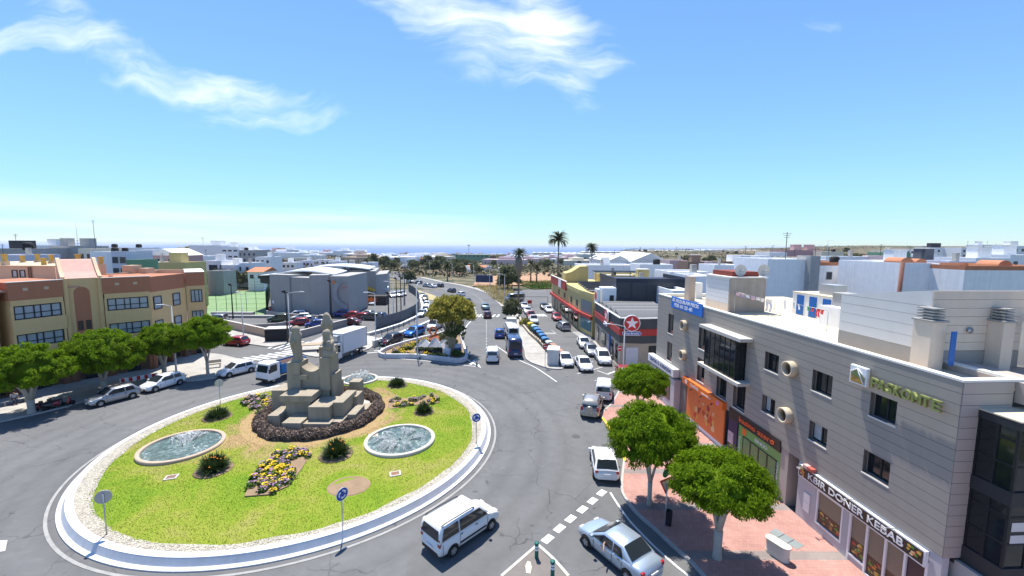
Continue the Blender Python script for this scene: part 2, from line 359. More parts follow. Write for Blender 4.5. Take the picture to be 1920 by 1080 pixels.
def sea_mat(nt, L, b):
    v = _coords(nt, L, (1, 1, 1)); n = N(nt, 'ShaderNodeTexNoise', Scale=.0006, Detail=5.); L(v, n.inputs['Vector'])
    L(_ramp(nt, L, n.outputs['Fac'], [(.3, (.022, .085, .26)), (.7, (.035, .11, .30))]), b.inputs['Base Color'])
    w = N(nt, 'ShaderNodeTexNoise', Scale=.02, Detail=6.); L(v, w.inputs['Vector']); bp = N(nt, 'ShaderNodeBump', Strength=1., Distance=3.); L(w.outputs['Fac'], bp.inputs['Height']); L(bp.outputs[0], b.inputs['Normal'])
mb = MB(); mb.sheet([(-60000, 1500), (60000, 1500), (60000, 62000), (-60000, 62000)], -75.); struct('sea', mb, node_mat('sea_water', sea_mat, .55, .25))
mb = MB()
radii = [0, 30, 60, 90, 115] + [130 * 1.075 ** i for i in range(52)]
azs = np.radians(np.arange(-100, 100.1, 2.5)); vs = []; fs = []
for r in radii:
    for a in azs:
        x, y = r * math.sin(a), r * math.cos(a); bumpy = 0 if r < 170 else 1.2 * math.sin(x * .013 + 1) * math.sin(y * .017) * min(1, (r - 170) / 200)
        hill = 15 * math.exp(-((x - 700) / 210) ** 2 - ((y - 1850) / 120) ** 2)
        vs.append((x, y, gz(x, y) - (.06 if r < 150 else .03) + bumpy + hill))
k = len(azs)
fs = [(i * k + j, i * k + k + j, i * k + k + j + 1, i * k + j + 1) for i in range(len(radii) - 1) for j in range(k - 1)]
mb.add(vs, [f[::-1] for f in fs], True)
mb.sheet([(-140, -40), (140, -40), (140, .5), (-140, .5)], -.08)
struct('ground', mb, LAND)

# asphalt: the wide junction, then the ribbon that bends away towards the sea
mb = MB()
mb.sheet([(-78, -30), (40, -30), (40, 40), (34, 118), (24, 150), (6, 150), (-14, 128), (-36, 150), (-60, 135), (-78, 95)], 0.)
struct('road', mb, ASPHALT)
edge_r = [(-1.68, 94.91), (-2.75, 107.38), (-5.56, 123.48), (-9.28, 138.62), (-13.46, 149.33), (-21.55, 167.45), (-32.19, 185.38), (-49.44, 221.14), (-72.04, 269.8), (-96.99, 315.07)]
edge_l = [(-11.23, 94.54), (-13.52, 106.92), (-18.04, 121.64), (-23.28, 134.81), (-28.57, 144.06), (-37.83, 161.5), (-51.24, 191.59), (-68.67, 230.43), (-88, 269.96), (-105.92, 305.87)]
mb = MB()
vs = [(p[0], p[1], gz(*p) + .012) for q in zip(edge_l, edge_r) for p in q]
mb.add(vs, [(2 * i, 2 * i + 1, 2 * i + 3, 2 * i + 2) for i in range(len(edge_l) - 1)])
struct('main_road', mb, ASPHALT)
walk = [(Vector(p) + Vector((1.9, .9)), Vector(p)) for p in edge_r[1:8]]
mb = MB(); vs = [(v.x, v.y, gz(*v) + .13) for q in walk for v in q]
mb.add(vs, [(2 * i, 2 * i + 1, 2 * i + 3, 2 * i + 2) for i in range(len(walk) - 1)])
for i in range(len(walk) - 1): a, c = walk[i][1], walk[i + 1][1]; mb.add([(a.x, a.y, gz(*a)), (c.x, c.y, gz(*c)), (c.x, c.y, gz(*c) + .13), (a.x, a.y, gz(*a) + .13)], [(0, 1, 2, 3)])
struct('pavement', mb, PAVE_GREY)
def stripe(pts, w, m=LINE, z=.016, name='road_marking', dash=None):
    """A painted line along ground points."""
    b = MB()
    P = [Vector((p[0], p[1])) for p in pts]
    left, right = [], []
    for i, p in enumerate(P):
        t = (P[min(i + 1, len(P) - 1)] - P[max(i - 1, 0)]).normalized(); n = Vector((-t.y, t.x)) * w / 2
        left.append(p + n); right.append(p - n)
    for i in range(len(P) - 1):
        if dash and i % dash: continue
        zz = [z + gz(*q) for q in (P[i], P[i + 1])]
        b.quad((*left[i], zz[0]), (*right[i], zz[0]), (*right[i + 1], zz[1]), (*left[i + 1], zz[1]))
    return struct(name, b, m)
def fine_path(pts, step=.6):
    """Catmull-Rom through ground points."""
    out = []; n = len(pts)
    for i in range(n - 1):
        p0, p1, p2, p3 = [Vector(pts[max(0, min(n - 1, k))]) for k in (i - 1, i, i + 1, i + 2)]
        m = max(2, int((p2 - p1).length / step))
        for j in range(m):
            t = j / m; out.append(.5 * ((2 * p1) + (p2 - p0) * t + (2 * p0 - 5 * p1 + 4 * p2 - p3) * t * t + (3 * p1 - p0 - 3 * p2 + p3) * t ** 3))
    return out + [Vector(pts[-1])]
CX, CY = -16.45, 33.48                                # island centre
stripe([(CX + 15.12 * math.cos(a), CY + 15.12 * math.sin(a)) for a in np.linspace(R(-215), R(75), 90)], .16, mt('worn_road_paint', (.30, .295, .28), var=.3, fine=9))
give_way = [((5.91, 25.56)), ((5.15, 24.7)), ((4.37, 23.84)), ((3.53, 22.96)), ((2.78, 22.12)), ((2.04, 21.26))]
mb = MB()
dv = (Vector(give_way[0]) - Vector(give_way[-1])).normalized(); nv = Vector((-dv.y, dv.x))
for p in give_way:
    p = Vector(p); a, c = dv * .36, nv * .22
    mb.quad((*(p - a - c), .017), (*(p + a - c), .017), (*(p + a + c), .017), (*(p - a + c), .017))
struct('give_way_line', mb, LINE)
stripe(fine_path([(6.48, 25.62), (6.69, 24.15), (6.95, 22.85), (7.26, 21.9), (7.73, 20.66), (8.4, 19.27), (9.27, 17.83)]), .13)
stripe(fine_path([(-0.43, 18.69), (1.43, 20.8)]), .15, mt('cream_road_paint', (.47, .45, .38), var=.2)); stripe(fine_path([(1.46, 20.84), (2.15, 19.93), (2.84, 18.72)]), .17, _m['cream_road_paint'])
mb = MB(); mb.sheet([(1.43, 20.72), (2.78, 18.65), (3.21, 17.2), (-1.33, 16.89), (-0.33, 18.69)], .006); struct('road_triangle', mb, mt('painted_island', (.17, .15, .135), var=.25, fine=12))
mb = MB(); mb.sheet([(-.35, -.35), (.1, -.4), (.3, 0), (.2, .35), (-.15, .4), (-.4, .1)], 0); o = struct('paint_spill', mb, mt('spilt_paint', (.6, .55, .42), var=.5, fine=9)); o.location = (*(0.94, 19.24), .02); o.scale = (.45, 1.0, 1)
# zebra crossings
mb = MB()
def bar(b, c, ax, l, w):
    a = Vector(ax).normalized(); n = Vector((-a.y, a.x)) * w / 2; a = a * l / 2; c = Vector(c)
    b.quad((*(c - a - n), .018), (*(c + a - n), .018), (*(c + a + n), .018), (*(c - a + n), .018))
za = Vector((-35.53, 55.55)) - Vector((-38.34, 56.56))
for c in ((-36.9, 56.05), (-36.11, 56.66), (-35.4, 57.34), (-34.61, 57.98), (-33.87, 58.69), (-33.17, 59.45), (-32.53, 60.16), (-31.91, 60.8)): bar(mb, c, za, 3.4, .5)
zb = Vector((-36.19, 67.25)) - Vector((-36.97, 63.1))
for c in ((-36.81, 65.19), (-35.78, 64.86), (-34.76, 64.54), (-33.67, 64.22)): bar(mb, c, zb, 5.5, .45)
for c in ((-9.74, 93.15), (-8.9, 93.18), (-8, 93.22), (-7.21, 93.24), (-6.31, 93.28), (-5.4, 93.31), (-4.07, 93.36), (-3.11, 93.4)): bar(mb, c, (.12, 1), 3.2, .5)
for c in ((5.3, 94.43), (6.04, 94.46), (6.77, 94.49), (7.51, 94.52)): bar(mb, c, (-.25, 1), 3.2, .5)
for i in range(7): bar(mb, Vector((12, 75.85)) + (Vector((12.86, 70.18)) - Vector((12, 75.85))) * i / 6, (1, .05), 1.5, .34)
for c in ((-35.58, 53.77), (-33.27, 55.87)): bar(mb, c, (1, .2), 1.6, .5)
struct('zebra_crossing', mb, LINE)
for pts, w, d in (([(-19.19, 59.28), (-16.09, 57.35), (-12.49, 56.34), (-8.21, 54.87), (-4.72, 53.59)], .14, None), ([(-4.15, 53.48), (-6.53, 57.85), (-7.85, 64.37), (-8.68, 72.08), (-8.89, 81.86), (-8.11, 92.5)], .2, None), ([(-8.06, 93.21), (-9.8, 107.08), (-14.87, 128.18), (-21.4, 144.47), (-35.53, 172.59)], .14, None),
                  ([(-2.5, 65.21), (-0.73, 60.63), (1.18, 56.65), (3.21, 53.16), (5.34, 47.65)], .16, None), ([(-5.73, 94.75), (-7.65, 112.08), (-10.75, 128.39), (-16.97, 146.45), (-28.43, 169.96), (-44.48, 203.54)], .12, 3), ([(-3.78, 61.18), (-4.46, 72.2), (-5.43, 87.91)], .12, 3),
                  ([(8.21, 50.76), (10.39, 52.37), (12.08, 53.83)], .12, None), ([(12.1, 50.84), (14.52, 52.93)], .3, None), ([(5.32, 55.69), (3.92, 58.95)], .1, 3), ([(11.03, 52.16), (12.14, 50.41)], .14, None)):
    stripe(fine_path(pts), w, dash=d)
mb = MB()
for q in ([(-27.45, 20.87), (-27.1, 20.91), (-26.28, 20.13), (-26.46, 20.06)],): mb.sheet(q, .017)
for c in ((-19.66, 60.79), (-19.09, 62.07), (-18.5, 63.41)): bar(mb, c, (1, .45), 3.5, .28)
mb.sheet([(-4.39, 54.7), (-3.97, 53), (-4.68, 53.95)], .017); mb.sheet([(-5.75, 54.67), (-5.17, 57.05), (-4.95, 56.24), (-5.36, 54.43)], .018)
struct('road_hatching', mb, LINE)
# letters and a box painted on the lane by the bins
mb = MB()
for c in ((6.28, 74.75), (6.77, 74.76), (7.26, 74.78), (7.74, 74.79)): bar(mb, c, (1, .3), .5, .9)
bar(mb, (7.13, 73.41), (1, .05), 4.2, .12); bar(mb, (7.79, 76.2), (-.2, 1), 3.0, .12); struct('lane_lettering', mb, mt('faded_paint', (.38, .37, .36), var=.3, fine=6))
# manhole covers
for i, (p, r) in enumerate((((5.47, 33.63), .34), ((7.62, 31.97), .34), ((8.15, 32.8), .26), ((-10.91, 41.9), .3))):
    mb = MB(); mb.disc((0, 0, 0), r, 'z', .012); mb.disc((0, 0, .008), r * .8, 'z', .006)
    o = tag(mb.build('manhole_cover', mt('cast_iron', (.07, .068, .065), rough=.7), loc=(*p, .008)), ['round iron manhole cover in the road left of the middle tree', 'round iron manhole cover just above the white hatchback', 'small iron cover by the yellow kerb', 'iron cover in the road behind the island'][i], 'manhole cover')

# pavements with kerbs
def pavement(poly, m, name='pavement', h=.13, kerb=True, kw=.16):
    b = MB(); b.prism(poly, -.05, h); struct(name, b, m)
    if kerb:
        b = MB(); n = len(kerb) if isinstance(kerb, list) else len(poly)
        line = kerb if isinstance(kerb, list) else poly + [poly[0]]
        for i in range(len(line) - 1):
            a, c = Vector(line[i]), Vector(line[i + 1]); d = (c - a); L_ = d.length
            if L_ < .05: continue
            d /= L_; nn = Vector((-d.y, d.x)) * kw / 2
            k = max(1, int(L_ / 1.0))
            for j in range(k):                         # kerb stones with open joints
                p, q = a + d * (L_ * j / k + .006), a + d * (L_ * (j + 1) / k - .006)
                b.prism([p - nn, q - nn, q + nn, p + nn], -.04, h + .012)
        struct('kerb', b, KERB)
kr = [(10.12, 15.46), (9.32, 19.07), (9.13, 19.66), (8.7, 20.67), (8.19, 22), (7.65, 23.2), (7.42, 24.05), (7.26, 24.97), (7.3, 25.84), (7.78, 27.55), (8.58, 29.97), (8.91, 31.2), (8.62, 35), (8.45, 37.25), (8.77, 38.49), (10.27, 40.94), (12.46, 45.58), (15.03, 49.42), (18.12, 51.63)]
kr = [tuple(p) for p in fine_path(kr, .9)]
pavement(kr + [(15.9, 42), (17.6, 14.2), (24, 14.2), (24, -14), (14, -14)], PAVE_RED, 'pavement', .13, kr)
yk = [(8.45, 37.25), (8.62, 35), (8.79, 32.9)]; mb = MB()
for a, c in zip(yk[:-1], yk[1:]):
    a, c = Vector(a), Vector(c); n = (c - a).normalized(); n = Vector((-n.y, n.x)) * .1; mb.prism([a - n, c - n, c + n, a + n], 0, .152)
a, c = Vector((8.41, 29.35)), Vector((8.84, 30.95)); n = Vector((.1, 0)); mb.prism([a - n, c - n, c + n, a + n], 0, .152)
tag(mb.build('painted_kerb', mt('yellow_paint', (.70, .50, .05), var=.2)), kind='structure')
kl = [(-47.6, 30.07), (-46.49, 33.5), (-45.51, 35.63), (-44.48, 37.04), (-43.35, 39.23), (-42.83, 41.81), (-40.91, 46.01), (-39.26, 48.15), (-37.71, 46.82), (-35.19, 48.23), (-35.89, 49.86), (-33.99, 52.36), (-32.69, 52.16), (-32.98, 52.86), (-35.88, 55.02), (-38.49, 56.55), (-41.31, 58.17), (-43.58, 58.99), (-46.68, 59.51)]
kl = [tuple(p) for p in fine_path(kl, 1.0)]
pavement(kl + [(-52, 60), (-72, 45), (-72, 14)], PAVE_GREY, 'pavement', .13, kl)
kg = [(-54.08, 71.62), (-45.16, 66.62), (-41.64, 64.89), (-38.06, 63.41), (-36.99, 63.27)]
pavement(kg + [(-35.06, 67.28), (-37.31, 67.22), (-41.63, 70.28), (-54.94, 79.81), (-64.59, 85.84)], PAVE_GREY, 'pavement', .13, kg)
kt = [(-31.83, 60.49), (-29.41, 58.45), (-27.73, 57.63), (-24.25, 58), (-21.83, 62), (-21.98, 65.41)]
pavement(kt + [(-21.96, 69.2), (-25.14, 71.6), (-32.7, 72.25), (-32.76, 64.42)], PAVE_GREY, 'pavement', .13, kt)
ks = [(-0.27, 114.51), (0.04, 98.81), (0.27, 88.11), (1.18, 72.36), (1.95, 62.93), (2.15, 56.94), (3.49, 54.38), (5.03, 52.72), (6.28, 52.52), (6.77, 52.88)]
ks = [tuple(p) for p in fine_path(ks, 1.0)]
pavement(ks + [(6.76, 53.71), (6.28, 57.87), (5.25, 63.01), (3.88, 71.58), (2.3, 78.5), (1.61, 86.28), (1.8, 97.31), (1.55, 117.89)], PAVE_GREY, 'pavement', .13, ks)
kz = [(16.27, 51.37), (14.32, 52.69), (13.94, 58.9), (13.55, 64.57), (13.58, 68.22)]
pavement(kz + [(14.11, 68.62), (14.65, 53.4)], PAVE_GREY, 'pavement', .13, kz)
ky = [(13.68, 70.61), (13.11, 75.42), (11.78, 90.48), (10.74, 103.41), (9.95, 112.87)]
pavement(ky + [(10.82, 112.91), (13.97, 76.39), (14.13, 71.03)], PAVE_GREY, 'pavement', .13, ky)

# ------------------------------------------------------------------ roundabout island
KZ = .46
def lawn_z(x, y):
    d = math.hypot(x - CX, y - CY); return KZ + .12 * max(0, 1 - (d / 13.3) ** 2)
WK = mt('whitewashed_wall', (.60, .60, .61), var=.12, streak=.12)
mb = MB(); prof = [(14.72, -.02), (14.72, .07), (14.58, .10), (14.50, .12), (14.34, KZ), (14.33, KZ + .03), (13.95, KZ + .03), (13.95, .3)]
n = 160; mb.loft([[(CX + r * math.cos(2 * math.pi * j / n), CY + r * math.sin(2 * math.pi * j / n), z) for r, z in prof] for j in range(n + 1)], cap=False, smooth=False)
struct('island_wall', mb, WK)
mb = MB(); mb.lathe([(14.1, .30), (14.1, KZ - .02), (12.4, KZ - .02)], 96, (CX, CY), smooth=False); struct('gravel_bed', mb, mt('gravel_base', (.40, .37, .30), var=.4, fine=18, bump=.6))
def lawn_mat(nt, L, b):
    v = _coords(nt, L)
    n1 = N(nt, 'ShaderNodeTexNoise', Scale=.22, Detail=6., Roughness=.62, Distortion=.6); L(v, n1.inputs['Vector'])
    n2 = N(nt, 'ShaderNodeTexNoise', Scale=14., Detail=5.); L(v, n2.inputs['Vector'])
    c = _ramp(nt, L, n1.outputs['Fac'], [(.30, (.115, .215, .014)), (.44, (.17, .25, .018)), (.55, (.23, .265, .034)), (.72, (.30, .265, .09))])
    # bare earth worn round the monument
    d = N(nt, 'ShaderNodeVectorMath', operation='DISTANCE'); L(v, d.inputs[0]); d.inputs[1].default_value = (-17.3, 36.8, .7)
    dn = N(nt, 'ShaderNodeMath', operation='MULTIPLY_ADD'); L(n1.outputs['Fac'], dn.inputs[0]); dn.inputs[1].default_value = -9.; L(d.outputs['Value'], dn.inputs[2])
    bare = _ramp(nt, L, dn.outputs[0], [(0., 1.), (.45, 1.), (1., 0.)]); 
    mr = N(nt, 'ShaderNodeMapRange'); L(dn.outputs[0], mr.inputs['Value']); mr.inputs['From Min'].default_value = 1.9; mr.inputs['From Max'].default_value = 3.1; mr.inputs['To Min'].default_value = 1.; mr.inputs['To Max'].default_value = 0.
    mx = N(nt, 'ShaderNodeMixRGB'); L(mr.outputs[0], mx.inputs[0]); L(c, mx.inputs[1]); mx.inputs[2].default_value = (.36, .25, .12, 1)
    L(_mul(nt, L, mx.outputs[0], _ramp(nt, L, n2.outputs['Fac'], [(.25, .8), (.75, 1.15)])), b.inputs['Base Color'])
LAWN = node_mat('lawn', lawn_mat, .9, .15)
mb = MB(); rng = random.Random(4)
rr = [0] + [13.35 * (i / 14) for i in range(1, 15)]; n = 120
rag = [rng.uniform(-.16, .16) for _ in range(n)]
rag = [sum(rag[(i + k) % n] for k in (-1, 0, 1)) / 2 for i in range(n)]
def edge_r_at(a):                                     # lawn is wider towards the near right side
    return 13.2 + .55 * max(0, math.cos(a - R(-60)))
secs = []
for t in rr[1:]:
    ring = []
    for j in range(n):
        a = 2 * math.pi * j / n; r = t / 13.35 * (edge_r_at(a) + rag[j]); x, y = CX + r * math.cos(a), CY + r * math.sin(a); ring.append((x, y, lawn_z(x, y) + (.0 if t < 13.3 else -.03)))
    secs.append(ring)
mb.loft(secs, cap=False); mb.add([(CX, CY, lawn_z(CX, CY))] + secs[0], [(0, i + 1, (i + 1) % n + 1) for i in range(n)], True)
LAWN_O = struct('lawn', mb, LAWN)
POOLS = [(-25.05, 30.35, 2.75), (-8.78, 31.55, 2.72), (-17.4, 46.5, 2.0)]
HOLES = [(-10.41, 25.35, 1.2)]
MONC = (-17.3, 36.8)
BEDS = [[(-16.32, 24.06), (-17.11, 26.24), (-17.66, 29.36), (-16.28, 30.2), (-14.76, 29.24), (-14.4, 27.27), (-14.2, 25.22), (-14.91, 24.27)],
        [(-26.61, 39.49), (-26.48, 40.94), (-24.15, 41.14), (-22.42, 38.73), (-22.52, 36.8), (-22.93, 36.43)],
        [(-11.84, 38.37), (-12.15, 40.3), (-9.14, 40.95), (-7.93, 42.04), (-7.05, 39.54), (-8.74, 39.09), (-11.33, 37.86)]]
def in_poly(x, y, poly):
    c = False; j = len(poly) - 1
    for i in range(len(poly)):
        if (poly[i][1] > y) != (poly[j][1] > y) and x < (poly[j][0] - poly[i][0]) * (y - poly[i][1]) / (poly[j][1] - poly[i][1]) + poly[i][0]: c = not c
        j = i
    return c
def lawn_free(x, y):
    if any(math.hypot(x - a, y - b) < r + .12 for a, b, r in POOLS + HOLES): return False
    if math.hypot(x - MONC[0], y - MONC[1]) < 4.6: return False
    return not any(in_poly(x, y, b) for b in BEDS)
def blades(name, pts, h, w, m, lean=.5, seed=1, parent=None, z=lawn_z):
    """Short upright triangles, one per point."""
    r = np.random.default_rng(seed); n = len(pts); P = np.array([(x, y, z(x, y)) for x, y in pts]); a = r.uniform(0, 6.283, n)
    d = np.stack([np.cos(a), np.sin(a), np.zeros(n)], 1) * (w * r.uniform(.6, 1.3, n))[:, None]
    tip = P + np.stack([r.normal(0, lean, n), r.normal(0, lean, n), np.ones(n)], 1) * (h * r.uniform(.5, 1.3, n))[:, None]
    v = np.stack([P - d, P + d, tip], 1).reshape(-1, 3); return np_mesh(name, v, np.arange(3 * n).reshape(-1, 3), m, parent)
rg = np.random.default_rng(2); pts = []
while len(pts) < 80000:
    a = rg.uniform(0, 2 * math.pi, 4000); q = np.sqrt(rg.uniform(0, 1, 4000))
    for aa, qq in zip(a, q):
        r = qq * (edge_r_at(aa) + .05 * math.sin(aa * 37) + .05 * math.sin(aa * 91)); x, y = CX + r * math.cos(aa), CY + r * math.sin(aa)
        if lawn_free(x, y) and (math.hypot(x - MONC[0], y - MONC[1]) > 6.4 or rg.random() < .35): pts.append((x, y))
g = blades('grass', pts, .038, .02, LAWN, .4, 3); g['kind'] = 'stuff'
# white pebbles between lawn and wall
n = 15000; a = rg.uniform(0, 2 * math.pi, n); er = np.array([edge_r_at(x) for x in a]); r = er - .2 + (14.02 - er + .2) * rg.uniform(0, 1, n)
c = np.stack([CX + r * np.cos(a), CY + r * np.sin(a), np.full(n, KZ)], 1); s = rg.uniform(.025, .06, n)[:, None, None]
oct_ = np.array([(1, 0, 0), (0, 1, 0), (-1, 0, 0), (0, -1, 0), (0, 0, .7)]); th = rg.uniform(0, 6.28, n); cs, sn = np.cos(th)[:, None], np.sin(th)[:, None]
ov = np.stack([oct_[None, :, 0] * cs - oct_[None, :, 1] * sn * .7, oct_[None, :, 0] * sn + oct_[None, :, 1] * cs * .7, np.repeat(oct_[None, :, 2], n, 0)], 2) * s + c[:, None, :]
fq = (np.array([(0, 1, 4), (1, 2, 4), (2, 3, 4), (3, 0, 4)])[None] + (np.arange(n) * 5)[:, None, None]).reshape(-1, 3)
g = np_mesh('white_gravel', ov.reshape(-1, 3), fq, mt('white_pebble', (.47, .43, .36), island=.32, var=.1)); g['kind'] = 'stuff'

# fountains
def water_mat(nt, L, b):
    v = _coords(nt, L)
    n1 = N(nt, 'ShaderNodeTexNoise', Scale=1.1, Detail=9., Roughness=.72, Distortion=1.4); L(v, n1.inputs['Vector'])
    n2 = N(nt, 'ShaderNodeTexNoise', Scale=5., Detail=6., Roughness=.7); L(v, n2.inputs['Vector'])
    m = N(nt, 'ShaderNodeMath', operation='MULTIPLY'); L(n1.outputs['Fac'], m.inputs[0]); L(n2.outputs['Fac'], m.inputs[1])
    L(_ramp(nt, L, m.outputs[0], [(.17, (.045, .08, .072)), (.26, (.085, .135, .122)), (.335, (.24, .30, .29)), (.43, (.78, .80, .80))]), b.inputs['Base Color'])
    bp = N(nt, 'ShaderNodeBump', Strength=.8, Distance=.08); L(n2.outputs['Fac'], bp.inputs['Height']); L(bp.outputs[0], b.inputs['Normal'])
WATER = node_mat('churning_water', water_mat, .12, .5)
RIM = mt('terracotta_rim', (.45, .34, .25), var=.14, fine=8); RIM2 = mt('cream_rim', (.55, .50, .42), var=.12, fine=8); FOAM = mt('water_spray', (.8, .83, .84), rough=.4, var=.05, trans=.5)
def pool(i, lab):
    x, y, r = POOLS[i]; z0 = lawn_z(x, y); t = thing('fountain', lab, 'fountain', (x, y, z0), 0, 'round fountain pools on the island')
    b = MB(); prof = [(r, -.2), (r, .17), (r - .05, .20), (r - .25, .20), (r - .28, .17), (r - .30, -.15)]; k = 64
    b.loft([[(q * math.cos(2 * math.pi * j / k), q * math.sin(2 * math.pi * j / k), z) for q, z in prof] for j in range(k + 1)], cap=False)
    b.build('rim', RIM if i == 0 else RIM2, t)
    rs = [0.02] + [(r - .28) * q / 10 for q in range(1, 11)]; rng = random.Random(i); b = MB(); secs = []
    for q in rs: secs.append([(q * math.cos(6.2832 * j / 48), q * math.sin(6.2832 * j / 48), .07 + rng.uniform(-.02, .02)) for j in range(48)])
    b.loft(secs, cap=False); b.build('water', WATER, t)
    b = MB(); b.tube([(0, 0, -.05), (0, 0, .16)], .05); b.build('nozzle', DARK, t)
    g = np.random.default_rng(20 + i); P = []; jets = 30 if i == 0 else 34                    # droplets along ballistic arcs
    for j in range(jets):
        a = g.uniform(0, 6.28) if i else g.normal(R(118), .28); rr_ = (r - .35) * (.96 if i == 0 else .82); sx, sy = rr_ * math.cos(a), rr_ * math.sin(a); ex, ey = sx * g.uniform(.1, .6), sy * g.uniform(.1, .6); hh = g.uniform(.15, .38) if i != 2 else g.uniform(.4, .9)
        for tt in np.linspace(0, 1, 60): P.append((sx + (ex - sx) * tt + g.normal(0, .05), sy + (ey - sy) * tt + g.normal(0, .05), .05 + 4 * hh * tt * (1 - tt) + g.normal(0, .03)))
    P = np.array(P); m = len(P); s = g.uniform(.02, .055, m)[:, None, None]; tet = np.array([(1, 0, -.5), (-.5, .87, -.5), (-.5, -.87, -.5), (0, 0, 1.2)])
    np_mesh('spray', (tet[None] * s + P[:, None]).reshape(-1, 3), (np.array([(0, 1, 3), (1, 2, 3), (2, 0, 3), (0, 2, 1)])[None] + (np.arange(m) * 4)[:, None, None]).reshape(-1, 3), FOAM, t)
pool(0, 'round fountain with brown rim at the left of the island, white churning water'); pool(1, 'round fountain with cream rim at the right of the island, nearest the blue sign'); pool(2, 'round fountain behind the stone monument, partly hidden by it')
mb = MB(); b = HOLES[0]; z = lawn_z(b[0], b[1])
k = 48; mb.loft([[(b[0] + r * 1.0 * math.cos(6.2832 * j / k), b[1] + r * .85 * math.sin(6.2832 * j / k), z + dz) for j in range(k)] for r, dz in ((1.36, -.02), (1.28, .035), (1.18, .015), (1.0, .008), (.02, .012))], cap=False)
struct('soil', mb, mt('dry_soil', (.25, .17, .10), var=.3, fine=12, bump=.5))
for i, (p, c, lab) in enumerate((((-7.84, 26.8), (.24, .13, .08), 'rusty square drain cover set in the lawn below the right fountain'), ((-22.52, 26.18), (.20, .12, .09), 'rusty square drain cover set in the lawn below the left fountain'), ((-11.16, 32.33), (.33, .27, .2), 'pale square cover on the bare soil beside the hedge'))):
    t = thing('drain_cover', lab, 'drain cover', (*p, lawn_z(*p)), R(20)); b = MB(); b.box(-.36, .36, -.3, .3, -.02, .05); b.build('frame', CONC_L, t); b = MB(); b.box(-.26, .26, -.2, .2, .05, .065); b.build('lid', mt('rust%d' % i, c, var=.3), t)

# spiky bushes
SPIKE = mt('spiky_leaf', (.040, .070, .016), rough=.5, var=.25, island=.4, trans=.15)
def spiky(x, y, r, h, seed, lab, flower=0):
    z = lawn_z(x, y); g = np.random.default_rng(seed); n = 620; V = []; F = []
    a = g.uniform(0, 6.283, n); el = np.arcsin(g.uniform(.12, 1, n)); ln = g.uniform(.7, 1.08, n); br = np.sqrt(g.uniform(0, 1, n)) * r * .55
    for i in range(n):
        d = np.array([math.cos(a[i]) * math.cos(el[i]), math.sin(a[i]) * math.cos(el[i]), math.sin(el[i])]); side = np.array([-math.sin(a[i]), math.cos(a[i]), 0]) * .026
        b0 = np.array([math.cos(a[i]) * br[i] * .8, math.sin(a[i]) * br[i] * .8, 0]); e = b0 * .7 + d * np.array([r * .72, r * .72, h]) * ln[i]; m = (b0 + e) / 2 + np.array([0, 0, .09 * h])
        o = len(V); V += [b0 - side, b0 + side, m + side * 1.3, m - side * 1.3, e + side * .3 - [0, 0, .06 * h], e - side * .3 - [0, 0, .06 * h]]; F += [(o, o + 1, o + 2, o + 3), (o + 3, o + 2, o + 4, o + 5)]
    t = thing('spiky_bush', lab, 'bush', (x, y, z), 0, 'spiky bushes on the island lawn'); np_mesh('foliage', V, F, SPIKE, t)
    mb = MB(); mb.lathe([(r * .95, .0), (r * .9, .03), (r * .3, .06)], 20); mb.build('soil', _m['dry_soil'], t)
    if flower:
        V = []; F = []
        for i in range(flower):
            p = np.array([g.normal(0, r * .4), g.normal(0, r * .4), h * g.uniform(.65, .95)]); o = len(V); s = .07; V += [p + [s, 0, 0], p + [0, s, .02], p + [-s, 0, 0], p + [0, -s, .05]]; F.append((o, o + 1, o + 2, o + 3))
        np_mesh('flowers', V, F, mt('orange_flower', (.7, .22, .02)), t)['kind'] = 'stuff'
spiky(-20.37, 27.15, 1.25, 1.15, 1, 'spiky dark bush between left fountain and yellow flower bed', 14); spiky(-12.86, 29.2, 1.25, 1.25, 2, 'spiky dark bush right of the yellow flower bed, left of the right fountain', 8)
spiky(-26.3, 35.9, 1.25, .95, 3, 'spiky bush above the left fountain near the kerb'); spiky(-8.1, 37.2, 1.0, .95, 4, 'spiky bush above the right fountain'); spiky(-12.6, 44.6, 1.2, 1.0, 5, 'spiky bush at the far side of the lawn'); spiky(-23.9, 43.6, .9, .9, 6, 'small spiky bush behind the monument next to the blue tipper')

